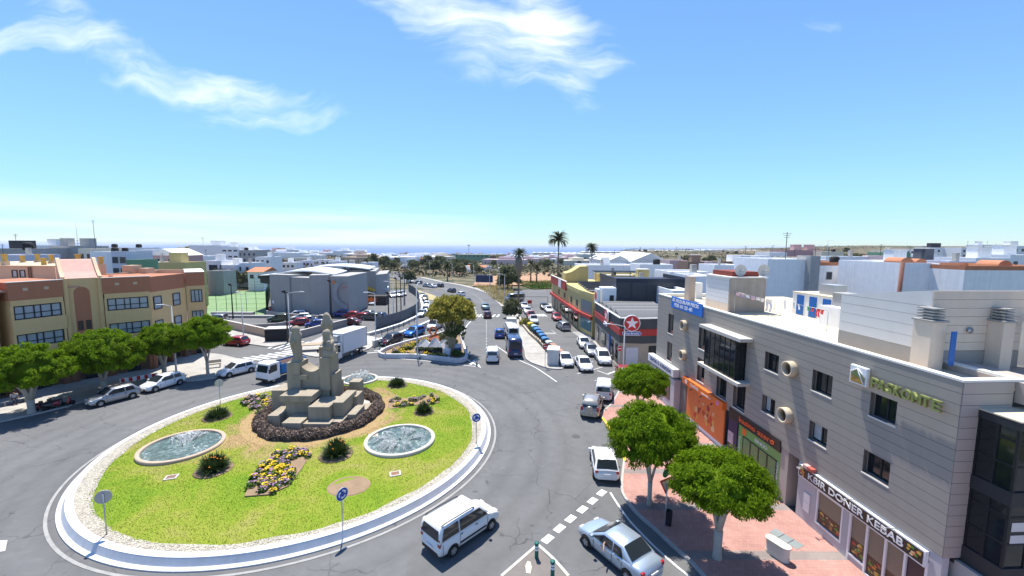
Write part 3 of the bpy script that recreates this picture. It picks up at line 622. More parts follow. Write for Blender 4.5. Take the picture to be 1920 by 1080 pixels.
# flower beds
YEL = mt('yellow_petal', (.72, .50, .02), island=.15, var=.1); PUR = mt('mauve_petal', (.34, .20, .34), island=.25, var=.1); PLF = mt('bedding_leaf', (.075, .14, .02), island=.4, var=.2, trans=.2)
def scatter_quads(P, size, g, up=.5, asp=1.):
    n = len(P); d = g.normal(0, 1, (n, 3)); d[:, 2] = np.abs(d[:, 2]) + up; d /= np.linalg.norm(d, axis=1)[:, None]
    a = np.cross(d, g.normal(0, 1, (n, 3))); a /= np.linalg.norm(a, axis=1)[:, None]; b = np.cross(d, a); s = (size * g.uniform(.6, 1.4, n))[:, None]
    return np.stack([P - a * s, P - b * s * asp, P + a * s, P + b * s * asp], 1).reshape(-1, 3), np.arange(4 * n).reshape(-1, 4)
def flower_bed(poly, lab, seed, yellow=.45, dens=1., z=lawn_z, zc=0, name='flower_bed', hgt=.34):
    cx, cy = sum(p[0] for p in poly) / len(poly), sum(p[1] for p in poly) / len(poly); z0 = z(cx, cy); t = thing(name, lab, 'flower bed', (cx, cy, z0)); g = np.random.default_rng(seed)
    b = MB(); b.prism([(p[0] - cx, p[1] - cy) for p in poly], -.15, .05); b.build('soil', _m['dry_soil'], t)
    x0, x1 = min(p[0] for p in poly), max(p[0] for p in poly); y0, y1 = min(p[1] for p in poly), max(p[1] for p in poly); area = (x1 - x0) * (y1 - y0)
    cl = []
    for _ in range(int(area * 5.5 * dens)):
        x, y = g.uniform(x0, x1), g.uniform(y0, y1)
        if in_poly(x, y, poly): cl.append((x - cx, y - cy, g.uniform(.7, 1.15), g.random() < yellow, g.random() < .75))
    lf, ye, pu = [], [], []
    for (x, y, s, isy, hasf) in cl:
        r = .30 * s
        for _ in range(46): 
            a, q = g.uniform(0, 6.28), math.sqrt(g.random()); lf.append((x + r * q * math.cos(a), y + r * q * math.sin(a), g.uniform(.02, 1) * hgt * s * (1 - .5 * q * q)))
        if hasf:
            for _ in range(17):
                a, q = g.uniform(0, 6.28), math.sqrt(g.random()); (ye if isy else pu).append((x + r * .9 * q * math.cos(a), y + r * .9 * q * math.sin(a), hgt * s * (1 - .45 * q * q) + .03))
    for nm, P, s, m in (('foliage', lf, .07, PLF), ('yellow_flowers', ye, .062, YEL), ('mauve_flowers', pu, .05, PUR)):
        if P: v, f = scatter_quads(np.array(P), s, g, .4 if nm == 'foliage' else 2.); np_mesh(nm, v, f, m, t)['kind'] = 'stuff'
    return t
flower_bed(BEDS[0], 'long bed of yellow and mauve flowers in front of the monument', 5, .5, 1.25); flower_bed(BEDS[1], 'bed of mauve and yellow flowers left of the monument', 6, .38, 1.1); flower_bed(BEDS[2], 'narrow flower bed with bare soil right of the monument', 7, .25, .55)

# reddish hedge ring round the monument
HEDGE = mt('dusky_hedge_leaf', (.21, .155, .12), island=.5, var=.25, trans=.1); g = np.random.default_rng(9); n = 34000
t = thing('round_hedge', 'low dusky purple hedge ring around the stone monument', 'hedge', (*MONC, .55))
a = g.uniform(0, 6.283, n); ph = g.uniform(-.3, math.pi + .3, n); w = .48 * (1 + .12 * np.sin(a * 9) + .1 * np.sin(a * 23 + 1)) ; rr_ = 4.8 + 1.1 * w * np.cos(ph) * g.uniform(.8, 1.05, n); zz = .06 + (.60 + .08 * np.sin(a * 13)) * np.clip(np.sin(ph), 0, 1) ** .6 * g.uniform(.8, 1.08, n)
v, f = scatter_quads(np.stack([rr_ * np.cos(a) * 1.0, rr_ * np.sin(a) * 1.06, zz], 1), .07, g, .2); np_mesh('foliage', v, f, HEDGE, t)
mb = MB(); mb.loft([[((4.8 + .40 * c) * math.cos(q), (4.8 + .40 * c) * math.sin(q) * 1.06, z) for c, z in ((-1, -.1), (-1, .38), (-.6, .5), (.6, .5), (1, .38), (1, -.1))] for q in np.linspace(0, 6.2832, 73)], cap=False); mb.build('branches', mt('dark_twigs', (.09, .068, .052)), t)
mb = MB(); mb.lathe([(4.6, .5), (4.6, .62), (.1, .64)], 48, MONC, smooth=False); struct('monument_bed', mb, mt('pale_gravel', (.48, .45, .40), var=.25, fine=20))

# ------------------------------------------------------------------ monument
STONE = mt('weathered_stone', (.315, .27, .20), var=.2, scale=.9, fine=30, streak=.28, bump=.35)
mon = thing('stone_monument', 'stone monument of stepped blocks with three carved figures on tall piers', 'monument', (*MONC, .6))
def blk(x0, x1, y0, y1, z0, z1, name='stone_block'):
    b = MB(); mx, my = MONC; b.box(x0 - mx, x1 - mx, y0 - my, y1 - my, z0 - .6, z1 - .6); return b.build(name, STONE, mon, bevel=.025)
for q in ((-21.6, -20.3, 36.3, 38.4, .5, 2.85), (-19.75, -17.02, 34.3, 36.18, 2.55, 3.1), (-19.45, -17.3, 34.65, 36.15, .5, 2.54), (-17.0, -15.25, 33.6, 36.15, 1.3, 2.42), (-17.1, -14.9, 32.85, 36.05, .5, 1.29), (-18.65, -17.12, 32.5, 34.62, .5, 1.5),
          (-20.5, -19.47, 33.7, 35.98, .5, 1.6), (-15.23, -14.35, 34.3, 37.4, 1.3, 2.55), (-14.88, -14.1, 33.3, 36.4, .5, 1.28), (-14.9, -14.05, 36.65, 38.2, .5, 2.2), (-14.08, -13.35, 34.4, 36.62, .5, 1.45), (-14.08, -13.2, 36.64, 38.2, .5, 1.0), (-15.5, -14.5, 38.6, 39.7, .5, 2.9),
          (-18.9, -16.4, 36.3, 39.6, .5, 2.9), (-20.1, -18.92, 36.3, 38.2, .5, 3.0), (-16.24, -15.95, 36.4, 38.1, .5, 4.3)): blk(*q)
blk(-17.1, -16.26, 36.2, 38.25, 2.9, 5.9, 'main_pier'); blk(-20.1, -18.92, 36.25, 37.85, 3.0, 5.42, 'side_pier'); blk(-18.1, -16.9, 38.27, 39.7, 2.9, 6.35, 'rear_pier')
b = MB(); b.extrude_y([(-18.92, 2.9), (-17.1, 2.9)] + [(-17.1 - 1.82 * i / 12, 4.55 + .5 * (2 * i / 12 - 1) ** 2) for i in range(13)], 36.5, 38.0); b.v = [(x - MONC[0], y - MONC[1], z - .6) for x, y, z in b.v]; b.build('saddle_wall', STONE, mon)
b = MB(); b.box(-.62, .62, -.06, .0, 0, .42); b.build('inscription_panel', STONE, mon).location = (-18.9 - MONC[0], 36.24 - MONC[1], 3.3)
def draped(name, secs, loc, rz=0., extra=None):
    """A robed stone figure: elliptical sections (z, cx, cy, rx, ry) with folds."""
    b = MB(); n = 20; S = []
    for z, cx, cy, rx, ry in secs:
        S.append([(cx + rx * (1 + .07 * math.sin(5 * 6.2832 * j / n + z * 1.3)) * math.cos(6.2832 * j / n), cy + ry * (1 + .07 * math.cos(4 * 6.2832 * j / n + z)) * math.sin(6.2832 * j / n), z) for j in range(n)])
    b.loft(S)
    if extra: extra(b)
    o = b.build(name, STONE, mon, (loc[0] - MONC[0], loc[1] - MONC[1], loc[2] - .6), rz); return o
# standing figure on the left, holding a bundle
draped('standing_figure', [(0, -.05, 0, .60, .50), (.14, -.02, 0, .52, .46), (.4, .10, 0, .36, .38), (.9, .05, 0, .42, .40), (1.4, -.02, -.02, .46, .42), (1.85, -.02, -.06, .50, .46), (2.2, .02, -.03, .50, .42), (2.45, .04, 0, .46, .38), (2.6, .02, -.02, .36, .34), (2.78, 0, -.06, .36, .37), (2.98, 0, -.06, .34, .36), (3.14, .02, -.03, .24, .27), (3.22, .03, 0, .06, .07)], (-19.5, 37.0, 5.42), 0,
       lambda b: (b.tube([(-.38, 0, 2.3), (-.44, -.28, 1.85), (-.1, -.46, 1.75)], [.13, .12, .09]), b.tube([(.38, 0, 2.3), (.42, -.22, 1.95), (.05, -.46, 1.85)], [.13, .12, .09]), b.lathe([(.05, 1.55), (.2, 1.65), (.24, 1.85), (.16, 2.02), (.03, 2.06)], 10, (-.05, -.42))))
# tall figure at the back, arms at the breast
draped('tall_figure', [(0, 0, 0, .52, .48), (.5, 0, 0, .47, .44), (1.2, 0, 0, .46, .42), (1.8, 0, 0, .48, .44), (2.25, .03, 0, .50, .42), (2.5, .03, 0, .44, .38), (2.66, 0, 0, .34, .32), (2.82, -.03, -.03, .33, .33), (3.0, -.05, -.03, .26, .28), (3.14, -.05, 0, .14, .16), (3.2, -.05, 0, .04, .04)], (-17.5, 38.95, 6.35), 0,
       lambda b: (b.tube([(.4, -.05, 2.3), (.5, -.2, 1.9), (.25, -.42, 2.05)], [.13, .12, .08]), b.tube([(-.4, -.05, 2.3), (-.48, -.2, 1.9), (-.2, -.42, 2.0)], [.13, .12, .08])))
# seated mother with a child on her knees
draped('seated_figure', [(0, .15, -.1, .66, .62), (.25, .18, -.15, .66, .6), (.55, .15, -.1, .62, .52), (.8, .05, 0, .5, .42), (1.1, 0, .05, .46, .36), (1.4, -.04, .05, .50, .38), (1.62, -.1, .02, .42, .34), (1.76, -.14, -.02, .32, .31), (1.95, -.18, -.08, .34, .36), (2.15, -.18, -.08, .31, .34), (2.32, -.16, -.04, .2, .24), (2.4, -.15, 0, .05, .06)], (-16.62, 37.15, 5.9), R(-25),
       lambda b: (b.tube([(-.42, 0, 1.45), (-.46, -.3, 1.05), (.05, -.5, .85), (.4, -.45, .8)], [.14, .13, .11, .09]), b.tube([(.42, 0, 1.45), (.58, -.2, 1.1), (.5, -.42, .9)], [.14, .12, .09]),
                  b.lathe([(.08, .55), (.26, .7), (.27, .95), (.2, 1.1), (.13, 1.16), (.17, 1.25), (.17, 1.36), (.1, 1.46), (.02, 1.48)], 12, (.42, -.38)), b.tube([(.3, -.4, .95), (.1, -.55, 1.1)], [.08, .06])))

# ------------------------------------------------------------------ trees
def crown_mesh(parent, rx, ry, rt, rb, n_cl, per, size, m, seed, droop=1., cl_r=.42, name='crown', core=.72, center=(0, 0, 0)):
    """Leaf clumps spread over a domed crown, each clump a tuft of hanging leaves, round a lumpy closed core added to block light."""
    g = np.random.default_rng(seed); cz = []
    while len(cz) < n_cl:
        d = g.normal(0, 1, 3); d /= np.linalg.norm(d)
        if d[2] < -.45: continue
        k = g.uniform(.80, 1.02) if g.random() < .85 else g.uniform(.4, .8)
        cz.append((d[0] * rx * k, d[1] * ry * k, d[2] * (rt if d[2] > 0 else rb) * k))
    cz = np.array(cz); n = n_cl * per
    P = np.repeat(cz, per, 0); off = g.normal(0, 1, (n, 3)); off /= np.linalg.norm(off, axis=1)[:, None]; off *= (cl_r * g.uniform(.35, 1., n) * np.repeat(g.uniform(.7, 1.25, n_cl), per))[:, None]; off[:, 2] *= .75
    P = P + off
    out = P / np.array([rx, ry, rt]); out /= np.linalg.norm(out, axis=1)[:, None] + 1e-6
    dirv = out * .55 + g.normal(0, .45, (n, 3)); dirv[:, 2] -= droop; dirv /= np.linalg.norm(dirv, axis=1)[:, None]
    side = np.cross(dirv, out + g.normal(0, .5, (n, 3))); side /= np.linalg.norm(side, axis=1)[:, None] + 1e-6
    ln = (size * g.uniform(.7, 1.4, n))[:, None]; w = ln * .22
    v = np.stack([P - dirv * ln * .5, P + side * w, P + dirv * ln * .5, P - side * w], 1).reshape(-1, 3) + np.array(center)
    q = np.arange(4 * n).reshape(-1, 4)
    # core: closed shell added inside to stop light passing through the crown
    ks = 18; kr = 10; cv = []; 
    for i in range(kr + 1):
        th = math.pi * i / kr
        for j in range(ks):
            a = 2 * math.pi * j / ks; b = core * (1 + .12 * math.sin(3 * a + seed) * math.sin(2 * th) + .12 * g.normal()); zz = math.cos(th)
            cv.append((rx * b * math.sin(th) * math.cos(a), ry * b * math.sin(th) * math.sin(a), (rt if zz > 0 else rb * .8) * b * zz))
    cv = np.array(cv) + np.array(center); cq = np.array([(i * ks + j, i * ks + (j + 1) % ks, (i + 1) * ks + (j + 1) % ks, (i + 1) * ks + j) for i in range(kr) for j in range(ks)])[:, ::-1] + len(v)
    return np_mesh(name, np.concatenate([v, cv]), np.concatenate([q, cq]), m, parent)
def street_tree(x, y, h_trunk, rx, ry, rt, rb, seed, lab, limbs=4, trunk_r=.22, n_cl=150, per=90, size=.20, z=.13, lean=(0, 0), zc=None):
    t = thing('street_tree', lab, 'tree', (x, y, z), 0, 'clipped dome trees along the pavements'); g = random.Random(seed); b = MB()
    zc = zc or h_trunk + rb * .55
    fork = h_trunk * (.42 if limbs > 2 else .62)
    b.tube([(0, 0, -.1), (0, 0, .12), (lean[0] * .3, lean[1] * .3, fork * .5), (lean[0] * .6, lean[1] * .6, fork + .1)], [trunk_r * 1.25, trunk_r, trunk_r * .88, trunk_r * .95], 12)
    for i in range(limbs):
        a = 6.2832 * i / limbs + g.uniform(-.4, .4); rr_ = rx * g.uniform(.35, .55); ex, ey = rr_ * math.cos(a) + lean[0], rr_ * math.sin(a) + lean[1]
        b.tube([(lean[0] * .6, lean[1] * .6, fork - .05), (lean[0] * .7 + ex * .22, lean[1] * .7 + ey * .22, fork + (zc - fork) * .35), (ex * .6, ey * .6, fork + (zc - fork) * .75), (ex, ey, zc + rt * .3)], [trunk_r * .62, trunk_r * .5, trunk_r * .38, trunk_r * .15], 8)
    b.build('trunk', BARK, t)
    crown_mesh(t, rx, ry, rt, rb, n_cl, per, size, LEAF, seed, center=(lean[0], lean[1], zc))
    return t
street_tree(*(8.54, 24.17), 3.35, 2.5, 2.45, 2.1, 1.6, 11, 'dome tree with a slim pale trunk, middle of the three by the shops', 3, .15, 270, 190, .14)
street_tree(*(10.59, 19.81), 3.4, 2.35, 2.25, 1.35, 1.15, 12, 'lower dome tree on the red pavement nearest the camera, thick pale trunk', 4, .22, 240, 200, .135)
street_tree(11.55, 36.2, 3.0, 2.3, 2.3, 1.5, 1.2, 13, 'dome tree furthest along the red pavement, beside the parked off-roader', 3, .18, 190, 160, .15)
street_tree(*(-44.83, 37.52), 2.7, 3.05, 3.0, 2.6, 2.0, 14, 'dome tree at the left edge with a many-stemmed trunk, by the scooters', 5, .30, 240, 140, .19)
street_tree(*(-43.74, 43.37), 2.5, 3.75, 3.3, 3.0, 2.0, 15, 'widest dome tree in front of the ochre building, behind the silver hatchback', 4, .27, 280, 140, .19)
street_tree(*(-41.52, 48.5), 2.8, 2.55, 2.6, 2.5, 2.0, 16, 'dome tree between the ochre building and the street lamp', 5, .26, 210, 130, .19)
street_tree(*(-36.56, 48.81), 3.7, 2.55, 2.6, 2.3, 2.1, 17, 'dome tree at the street corner beside the bench', 3, .18, 210, 130, .19)
# dragon-like tree with a fan of bare stems on the planted wedge
def fan_tree(x, y, lab):
    t = thing('fan_tree', lab, 'tree', (x, y, .4)); g = random.Random(3); b = MB(); top = []
    m = mt('stem_bark', (.40, .34, .23), var=.25)
    for i in range(46):
        a = 6.2832 * i / 46 + g.uniform(-.2, .2); q = g.uniform(.25, 1); ex, ey, ez = 2.6 * q * math.cos(a), 2.5 * q * math.sin(a), 5.0 + 1.9 * (1 - q * q) + g.uniform(-.5, .3)
        b.tube([(.22 * math.cos(a), .22 * math.sin(a), -.2), (ex * .22, ey * .22, ez * .38), (ex * .62, ey * .62, ez * .72), (ex, ey, ez)], [.11, .075, .05, .03], 5)
        top.append((ex, ey, ez))
    b.build('trunk', m, t)
    LG = mt('olive_leaf', (.34, .31, .06), island=.3, var=.2, trans=.5)
    crown_mesh(t, 3.35, 3.1, 2.6, 1.7, 300, 60, .30, LG, 8, droop=-.5, cl_r=.55, core=.66, center=(0, 0, 5.6))
    lf = mt('dark_undergrowth_leaf', (.09, .13, .03), island=.4, trans=.2)
    crown_mesh(t, 1.6, 1.5, 2.0, 1.3, 60, 40, .26, lf, 9, droop=-.2, cl_r=.4, core=.55, name='lower_foliage', center=(.45, 0, 3.0))
fan_tree(*(-8.79, 59.83), 'tall fan-shaped tree with yellowish crown and many bare stems on the planted wedge')
FROND = mt('palm_frond', (.055, .075, .025), island=.35, var=.2, trans=.15, rough=.5); DEAD = mt('dead_frond', (.20, .16, .12), island=.3, var=.3); PTRUNK = mt('palm_trunk', (.22, .17, .13), var=.3, fine=3)
def palm(x, y, z, h, cr, lab, seed, n=70, skirt=0, trunk_r=.32, drop=.9):
    t = thing('palm_tree', lab, 'palm tree', (x, y, z), 0, 'palm trees beyond the junction'); g = random.Random(seed); b = MB()
    b.tube([(0, 0, -1), (0, 0, h * .3), (.1, 0, h * .7), (.1, 0, h)], [trunk_r * 1.2, trunk_r, trunk_r * .85, trunk_r * 1.1], 10); b.build('trunk', PTRUNK, t)
    V = []; F = []
    def frond(ln, a, el, dr, w):
        p = Vector((.1, 0, h)); prev = None; k = 7
        for i in range(k + 1):
            u = i / k; e = el - dr * u * u * 1.6; d = Vector((math.cos(a) * math.cos(e), math.sin(a) * math.cos(e), math.sin(e))); s = Vector((-math.sin(a), math.cos(a), 0)); q = d.cross(s)
            ww = w * (.25 + .75 * math.sin(math.pi * min(1, u * .85 + .12)))
            cur = (p.copy(), p + s * ww + q * ww * .5, p - s * ww + q * ww * .5)
            if prev:
                o = len(V); V.extend([prev[0], prev[1], cur[1] - d * .15, cur[0], prev[2], cur[2] - d * .15]); F.extend([(o, o + 1, o + 2, o + 3), (o, o + 3, o + 5, o + 4)])
            prev = cur; p = p + d * ln / k
    for i in range(n): frond(cr * g.uniform(.85, 1.1), g.uniform(0, 6.28), g.uniform(-.55, 1.35), drop * g.uniform(.7, 1.2), cr * .075)
    np_mesh('crown', [tuple(v) for v in V], F, FROND, t)
    if skirt:
        b = MB(); b.lathe([(.25, h - skirt - .4), (.75, h - skirt + .2), (1.1, h - skirt * .6), (.9, h - skirt * .25), (.4, h - .6)], 14); b.build('dead_skirt', DEAD, t)
def at_px_palm(): pass
palm(*(20.37, 185, 2.98)[:2], 2.2, 16.2, 5.0, 'tallest palm, standing against the sky beyond the yellow shop', 1, 90, drop=.95)
palm(*(38.09, 200, 5.87)[:2], 5.0, 9.6, 3.7, 'shorter full palm right of the tallest one, behind the white roofs', 2, 90, drop=1.0)
palm(*(1.77, 112, -0.95)[:2], 0, 13.6, 2.3, 'fan palm with a hanging brown skirt of dead leaves, by the road', 3, 70, 5.2, .26)
palm(*(8.08, 180, 0.24)[:2], 1, 6.6, 3.0, 'left one of the two small palms on the slope', 4, 60); palm(*(10.51, 178, -0.03)[:2], 1, 5.4, 2.8, 'right one of the two small palms on the slope', 5, 60)
palm(*(-29.58, 190, -2.59)[:2], -1.5, 7.6, 3.4, 'bushy palm beyond the bend of the road', 6, 70, drop=.9)
# round shrubs and far trees
TREE_G = mt('far_tree_leaf', (.125, .14, .065), island=.4, var=.25, trans=.4); BUSH_G = mt('bright_bush_leaf', (.085, .14, .022), island=.4, var=.25, trans=.2); DRY = mt('dry_grass_blade', (.42, .35, .16), island=.3, var=.2)
def bush(x, y, z, rx, rz, lab, seed, m=None, n_cl=60, per=40, size=.3, trunk=False, name='bush', cat='bush', group=None):
    t = thing(name, lab, cat, (x, y, z), 0, group); crown_mesh(t, rx, rx * .9, rz, rz * .6, n_cl, per, size, m or TREE_G, seed, droop=.1, cl_r=rx * .28, core=.7, center=(0, 0, rz * .6 + (rz * .5 if trunk else 0)), name='crown' if trunk else 'foliage')
    if trunk: b = MB(); b.tube([(0, 0, -.5), (0, 0, rz)], [.22, .15], 8); b.build('trunk', PTRUNK, t)
    return t

# ------------------------------------------------------------------ office building on the right
PANEL = mt('stone_cladding', (.325, .292, .25), var=.07, scale=.8, fine=40, streak=.05, bump=.1, rough=.7)
PANELB = mt('warm_cladding', (.42, .365, .32), var=.07, scale=.8, fine=40, bump=.1, rough=.75)
BACK = mt('joint_backing', (.16, .15, .14)); WARMW = mt('warm_render', (.70, .58, .46), var=.07, streak=.08); GREYW = mt('grey_render', (.34, .31, .28), var=.08)  # first one is the dark backing wall seen through the panel joints
CREAM = mt('cream_roof', (.60, .525, .38), var=.10, scale=.5, fine=3); COPING = mt('white_coping', (.76, .74, .68), var=.05); FRAME = mt('black_window_frame', (.016, .019, .022), rough=.4)
STUCCO = mt('white_stucco', (.80, .80, .79), var=.07, streak=.10, bump=.1); CURT = mt('pale_curtain', (.45, .46, .45), var=.2, fine=6)
OB = thing('office_building', 'grey stone-clad corner building with bay windows and shops at street level', 'building', (17.05, 23.24, 0), math.atan2(-.99827, .05872))
# local x runs along the street towards the camera, y into the building, z up
X0, X1, Z0, ZT = -21.3, 7.6, 3.52, 10.82
openings = []                                         # x0, x1, z0, z1
def window(x0, x1, z0, z1, mull=1, recess=.24, sill=True, curtain=0., tall=False):
    openings.append((x0, x1, z0, z1)); w = x1 - x0
    b = MB(); f = .06
    for q in ((x0, x0 + f, z0, z1), (x1 - f, x1, z0, z1), (x0 + f, x1 - f, z0, z0 + f), (x0 + f, x1 - f, z1 - f, z1)): b.box(q[0], q[1], recess, recess + .07, q[2], q[3])
    for i in range(mull): c = x0 + w * (i + 1) / (mull + 1); b.box(c - .035, c + .035, recess - .01, recess + .07, z0 + f, z1 - f)
    if tall: b.box(x0 + f, x1 - f, recess - .012, recess + .07, z0 + (z1 - z0) * .62, z0 + (z1 - z0) * .62 + .07)
    fr = b.build('window', FRAME, OB)
    for i in range(mull + 1):
        a, c = x0 + f + (w - 2 * f) * i / (mull + 1), x0 + f + (w - 2 * f) * (i + 1) / (mull + 1)
        b = MB(); b.box(a, c, recess + .03, recess + .045, z0 + f, z1 - f); b.build('pane', GLASS, fr)
    if curtain: b = MB(); b.box(x0 + f, x0 + f + w * curtain, recess + .022, recess + .028, z0 + f + .05, z1 - f - .1); b.build('blind', CURT, fr)
    if sill: b = MB(); b.box(x0 - .03, x1 + .03, -.05, recess, z0 - .06, z0 - .005); b.build('sill', COPING, fr)
    b = MB()                                           # reveals
    for q in ((x0 - .05, x0, .03, recess + .1, z0 - .05, z1 + .05), (x1, x1 + .05, .03, recess + .1, z0 - .05, z1 + .05), (x0, x1, .03, recess + .1, z1, z1 + .05)): b.box(*q)
    b.build('reveal', PANELB, fr)
for x0, x1, z0, z1, m, c in ((-3.78, -2.46, 7.93, 9.13, 1, 0), (.28, 1.66, 7.93, 9.13, 1, 0), (3.87, 5.18, 7.95, 9.10, 1, 0), (-3.76, -2.5, 5.06, 6.2, 1, .3), (.34, 1.62, 5.07, 6.18, 1, .42), (3.8, 5.16, 5.05, 6.2, 1, 0)): window(x0, x1, z0, z1, m, curtain=c)
for x0, x1, z0, z1 in ((-18.62, -17.45, 7.22, 9.2), (-12.45, -11.2, 7.16, 9.22), (-18.62, -17.5, 4.42, 6.32), (-12.42, -11.2, 4.32, 6.36)):
    window(x0, x1, z0, z1, 0, .42, curtain=0); b = MB(); b.box(x0 + .45, x1, .1, .34, z0, z0 + .35); b.build('flower_box', mt('brick_red_planter', (.30, .12, .09), var=.3), OB)
window(-9.3, -7.9, 4.1, 6.2, 1, .3, tall=True); window(-7.0, -5.55, 4.1, 6.1, 1, .3, tall=True)
openings.append((-10.05, -5.75, 6.45, 9.35))
RINGS = [(-14.92, 8.68), (-14.85, 5.88), (-1.25, 8.68), (-1.35, 5.74)]
course = (ZT - Z0) / 16
def cladding(x_from, x_to, bay, hole, mat, parent, y0=-.03, y1=.0, flip=None):
    for k in range(16):
        za, zb = Z0 + course * k, Z0 + course * (k + 1) - .017
        n = max(1, round((x_to - x_from) / bay)); off = 0
        for i in range(n):
            xa, xb = x_from + (x_to - x_from) * i / n, x_from + (x_to - x_from) * (i + 1) / n - .006
            hs_ = [h for h in hole if h[0] < xb and h[1] > xa and h[2] < zb and h[3] > za]; cuts = sorted({xa, xb} | {v for h in hs_ for v in h[:2] if xa < v < xb})
            for c0, c1 in zip(cuts[:-1], cuts[1:]):
                over = [h for h in hs_ if h[0] < (c0 + c1) / 2 < h[1]]; runs = [(za, zb)]
                for h in over: runs = [r for a_, b_ in runs for r in ((a_, min(b_, h[2])), (max(a_, h[3]), b_)) if r[1] - r[0] > .02]
                for z0, z1 in runs: b = MB(); b.box(c0, c1, y0, y1, z0, z1) if not flip else b.box(flip - y1, flip - y0, c0, c1, z0, z1); b.build('panel', mat, parent)
cladding(X0, X1, 3.6, openings, PANEL, OB)
# structural wall behind, built round the openings
b = MB(); xs = sorted({X0, X1} | {v for h in openings for v in h[:2]})
for xa, xb in zip(xs[:-1], xs[1:]):
    z = Z0 - .02
    for h in sorted([h for h in openings if h[0] < (xa + xb) / 2 < h[1]], key=lambda h: h[2]) + [(0, 0, ZT, ZT)]:
        if h[2] - z > .01: b.box(xa, xb, .001, .2, z, h[2])
        z = h[3]
b.build('wall', BACK, OB)
b = MB(); b.box(X0, X1 - .02, .55, 7.5, Z0 - .3, 10.44); b.build('core', mt('dim_interior', (.05, .05, .05)), OB)
b = MB(); b.box(X0, X1 - .02, .3, 14.0, 10.45, 10.55); b.build('roof', CREAM, OB)
b = MB(); b.box(X0 - .05, X1 + .03, -.05, .30, ZT, ZT + .09); b.box(X0, X1, .2, .3, 10.55, ZT); b.box(X0 - .05, X0 + .3, .3, 6.4, ZT - .1, ZT + .09); b.box(X0, X0 + .25, .3, 6.4, 10.5, ZT - .1); b.box(X0 - .02, X0, .0, 6.4, 0, ZT - .1); b.box(X1 - .3, X1 + .03, .3, 2.55, ZT, ZT + .09); b.box(4.6, X1 - .3, 2.25, 2.55, ZT, ZT + .09); b.build('parapet', COPING, OB)
for x, z in RINGS:
    b = MB(); n = 40; S = []
    for j in range(n + 1):
        a = 6.2832 * j / n; S.append([(x + r * math.cos(a), y, z + r * math.sin(a)) for r, y in ((.47, -.02), (.47, -.42), (.43, -.45), (.36, -.42), (.34, .03))])
    b.loft(S, cap=False); p = b.build('round_vent', mt('sand_stone_ring', (.56, .47, .34), var=.12), OB); b = MB(); b.disc((x, -.034, z), .36, 'y', .005, 32); b.build('vent_disc', mt('brown_recess', (.17, .11, .07), var=.3), p)
# first bay window with slabs
bay = MB(); bay.box(-10.75, -5.1, -.95, .0, 9.38, 9.62); BAY = bay.build('bay_window', CONC_L, OB); bay = MB(); bay.box(-10.75, -5.1, -.95, .0, 6.22, 6.45); bay.build('slab', CONC_L, BAY)
b = MB(); bx0, bx1, by = -10.0, -5.85, -.78
for i in range(7): x = bx0 + (bx1 - bx0) * i / 6; b.box(x - .035, x + .035, by, by + .07, 6.45, 9.38)
for z in (6.45, 7.35, 8.72, 9.31): b.box(bx0, bx1, by + .01, by + .06, z, z + .07)
for x in (bx0 - .03, bx1 - .04):
    for y in (-.4, -.06): b.box(x, x + .07, y, y + .06, 6.45, 9.38)
    for z in (6.45, 7.35, 8.72, 9.31): b.box(x + .005, x + .065, by + .06, 0, z + .002, z + .068)
b.build('frame', FRAME, BAY)
for i in range(6): b = MB(); w = (bx1 - bx0) / 6; b.box(bx0 + w * i + .035, bx0 + w * (i + 1) - .035, by + .03, by + .04, 6.5, 9.33); b.build('pane', GLASS, BAY)
for x in (bx0 + .01, bx1 - .01): b = MB(); b.box(x - .006, x + .006, by + .08, -.02, 6.5, 9.33); b.build('pane', GLASS, BAY)
b = MB(); b.box(bx0 + .3, bx0 + .75, -.55, -.5, 7.1, 8.0); b.box(-7.6, -7.3, -.6, -.5, 6.6, 7.6); b.build('curtain', CURT, BAY)
# corner return and the tall corner bay
RT = 2.1
b = MB(); b.box(X1 - .2, X1 - .031, .2, RT, Z0 - .02, ZT); b.build('wall', BACK, OB)
cladding(0.0, RT, 2.1, [(.75, RT, 4.0, 9.62)], PANELB, OB, -.03, .0, flip=X1)
b = MB(); b.box(X1 - 3, X1 + .5, RT + .1, 3.6, 10.0, ZT); b.build('wall', PANELB, OB)
CB = MB(); CB.box(X1 - .6, X1 + 1.35, .72, 4.6, 9.45, 9.75); CBO = CB.build('corner_bay', mt('dark_spandrel', (.030, .033, .037), rough=.5), OB)
for za_, zb_ in ((6.55, 7.1), (3.4, 4.1)): b = MB(); b.box(X1 - .02, X1 + 1.35, .72, 4.6, za_, zb_); b.build('spandrel', _m['dark_spandrel'], CBO)
b = MB()
for z0, z1 in ((4.1, 6.55), (7.1, 9.45)):
    for y in (.74, 1.32, 1.9):                        # street side (towards -y)
        pass
    for x in (X1 + .0, X1 + .62, X1 + 1.23): b.box(x, x + .09, .75, .83, z0, z1)
    for y in (1.6, 2.5, 3.4, 4.4): b.box(X1 + 1.24, X1 + 1.32, y, y + .09, z0, z1)
    for zz in (z0 + .9, z1 - .5): b.box(X1 + .09, X1 + 1.3, .76, .82, zz, zz + .08); b.box(X1 + 1.25, X1 + 1.31, .83, 4.5, zz, zz + .08)
b.build('frame', FRAME, CBO)
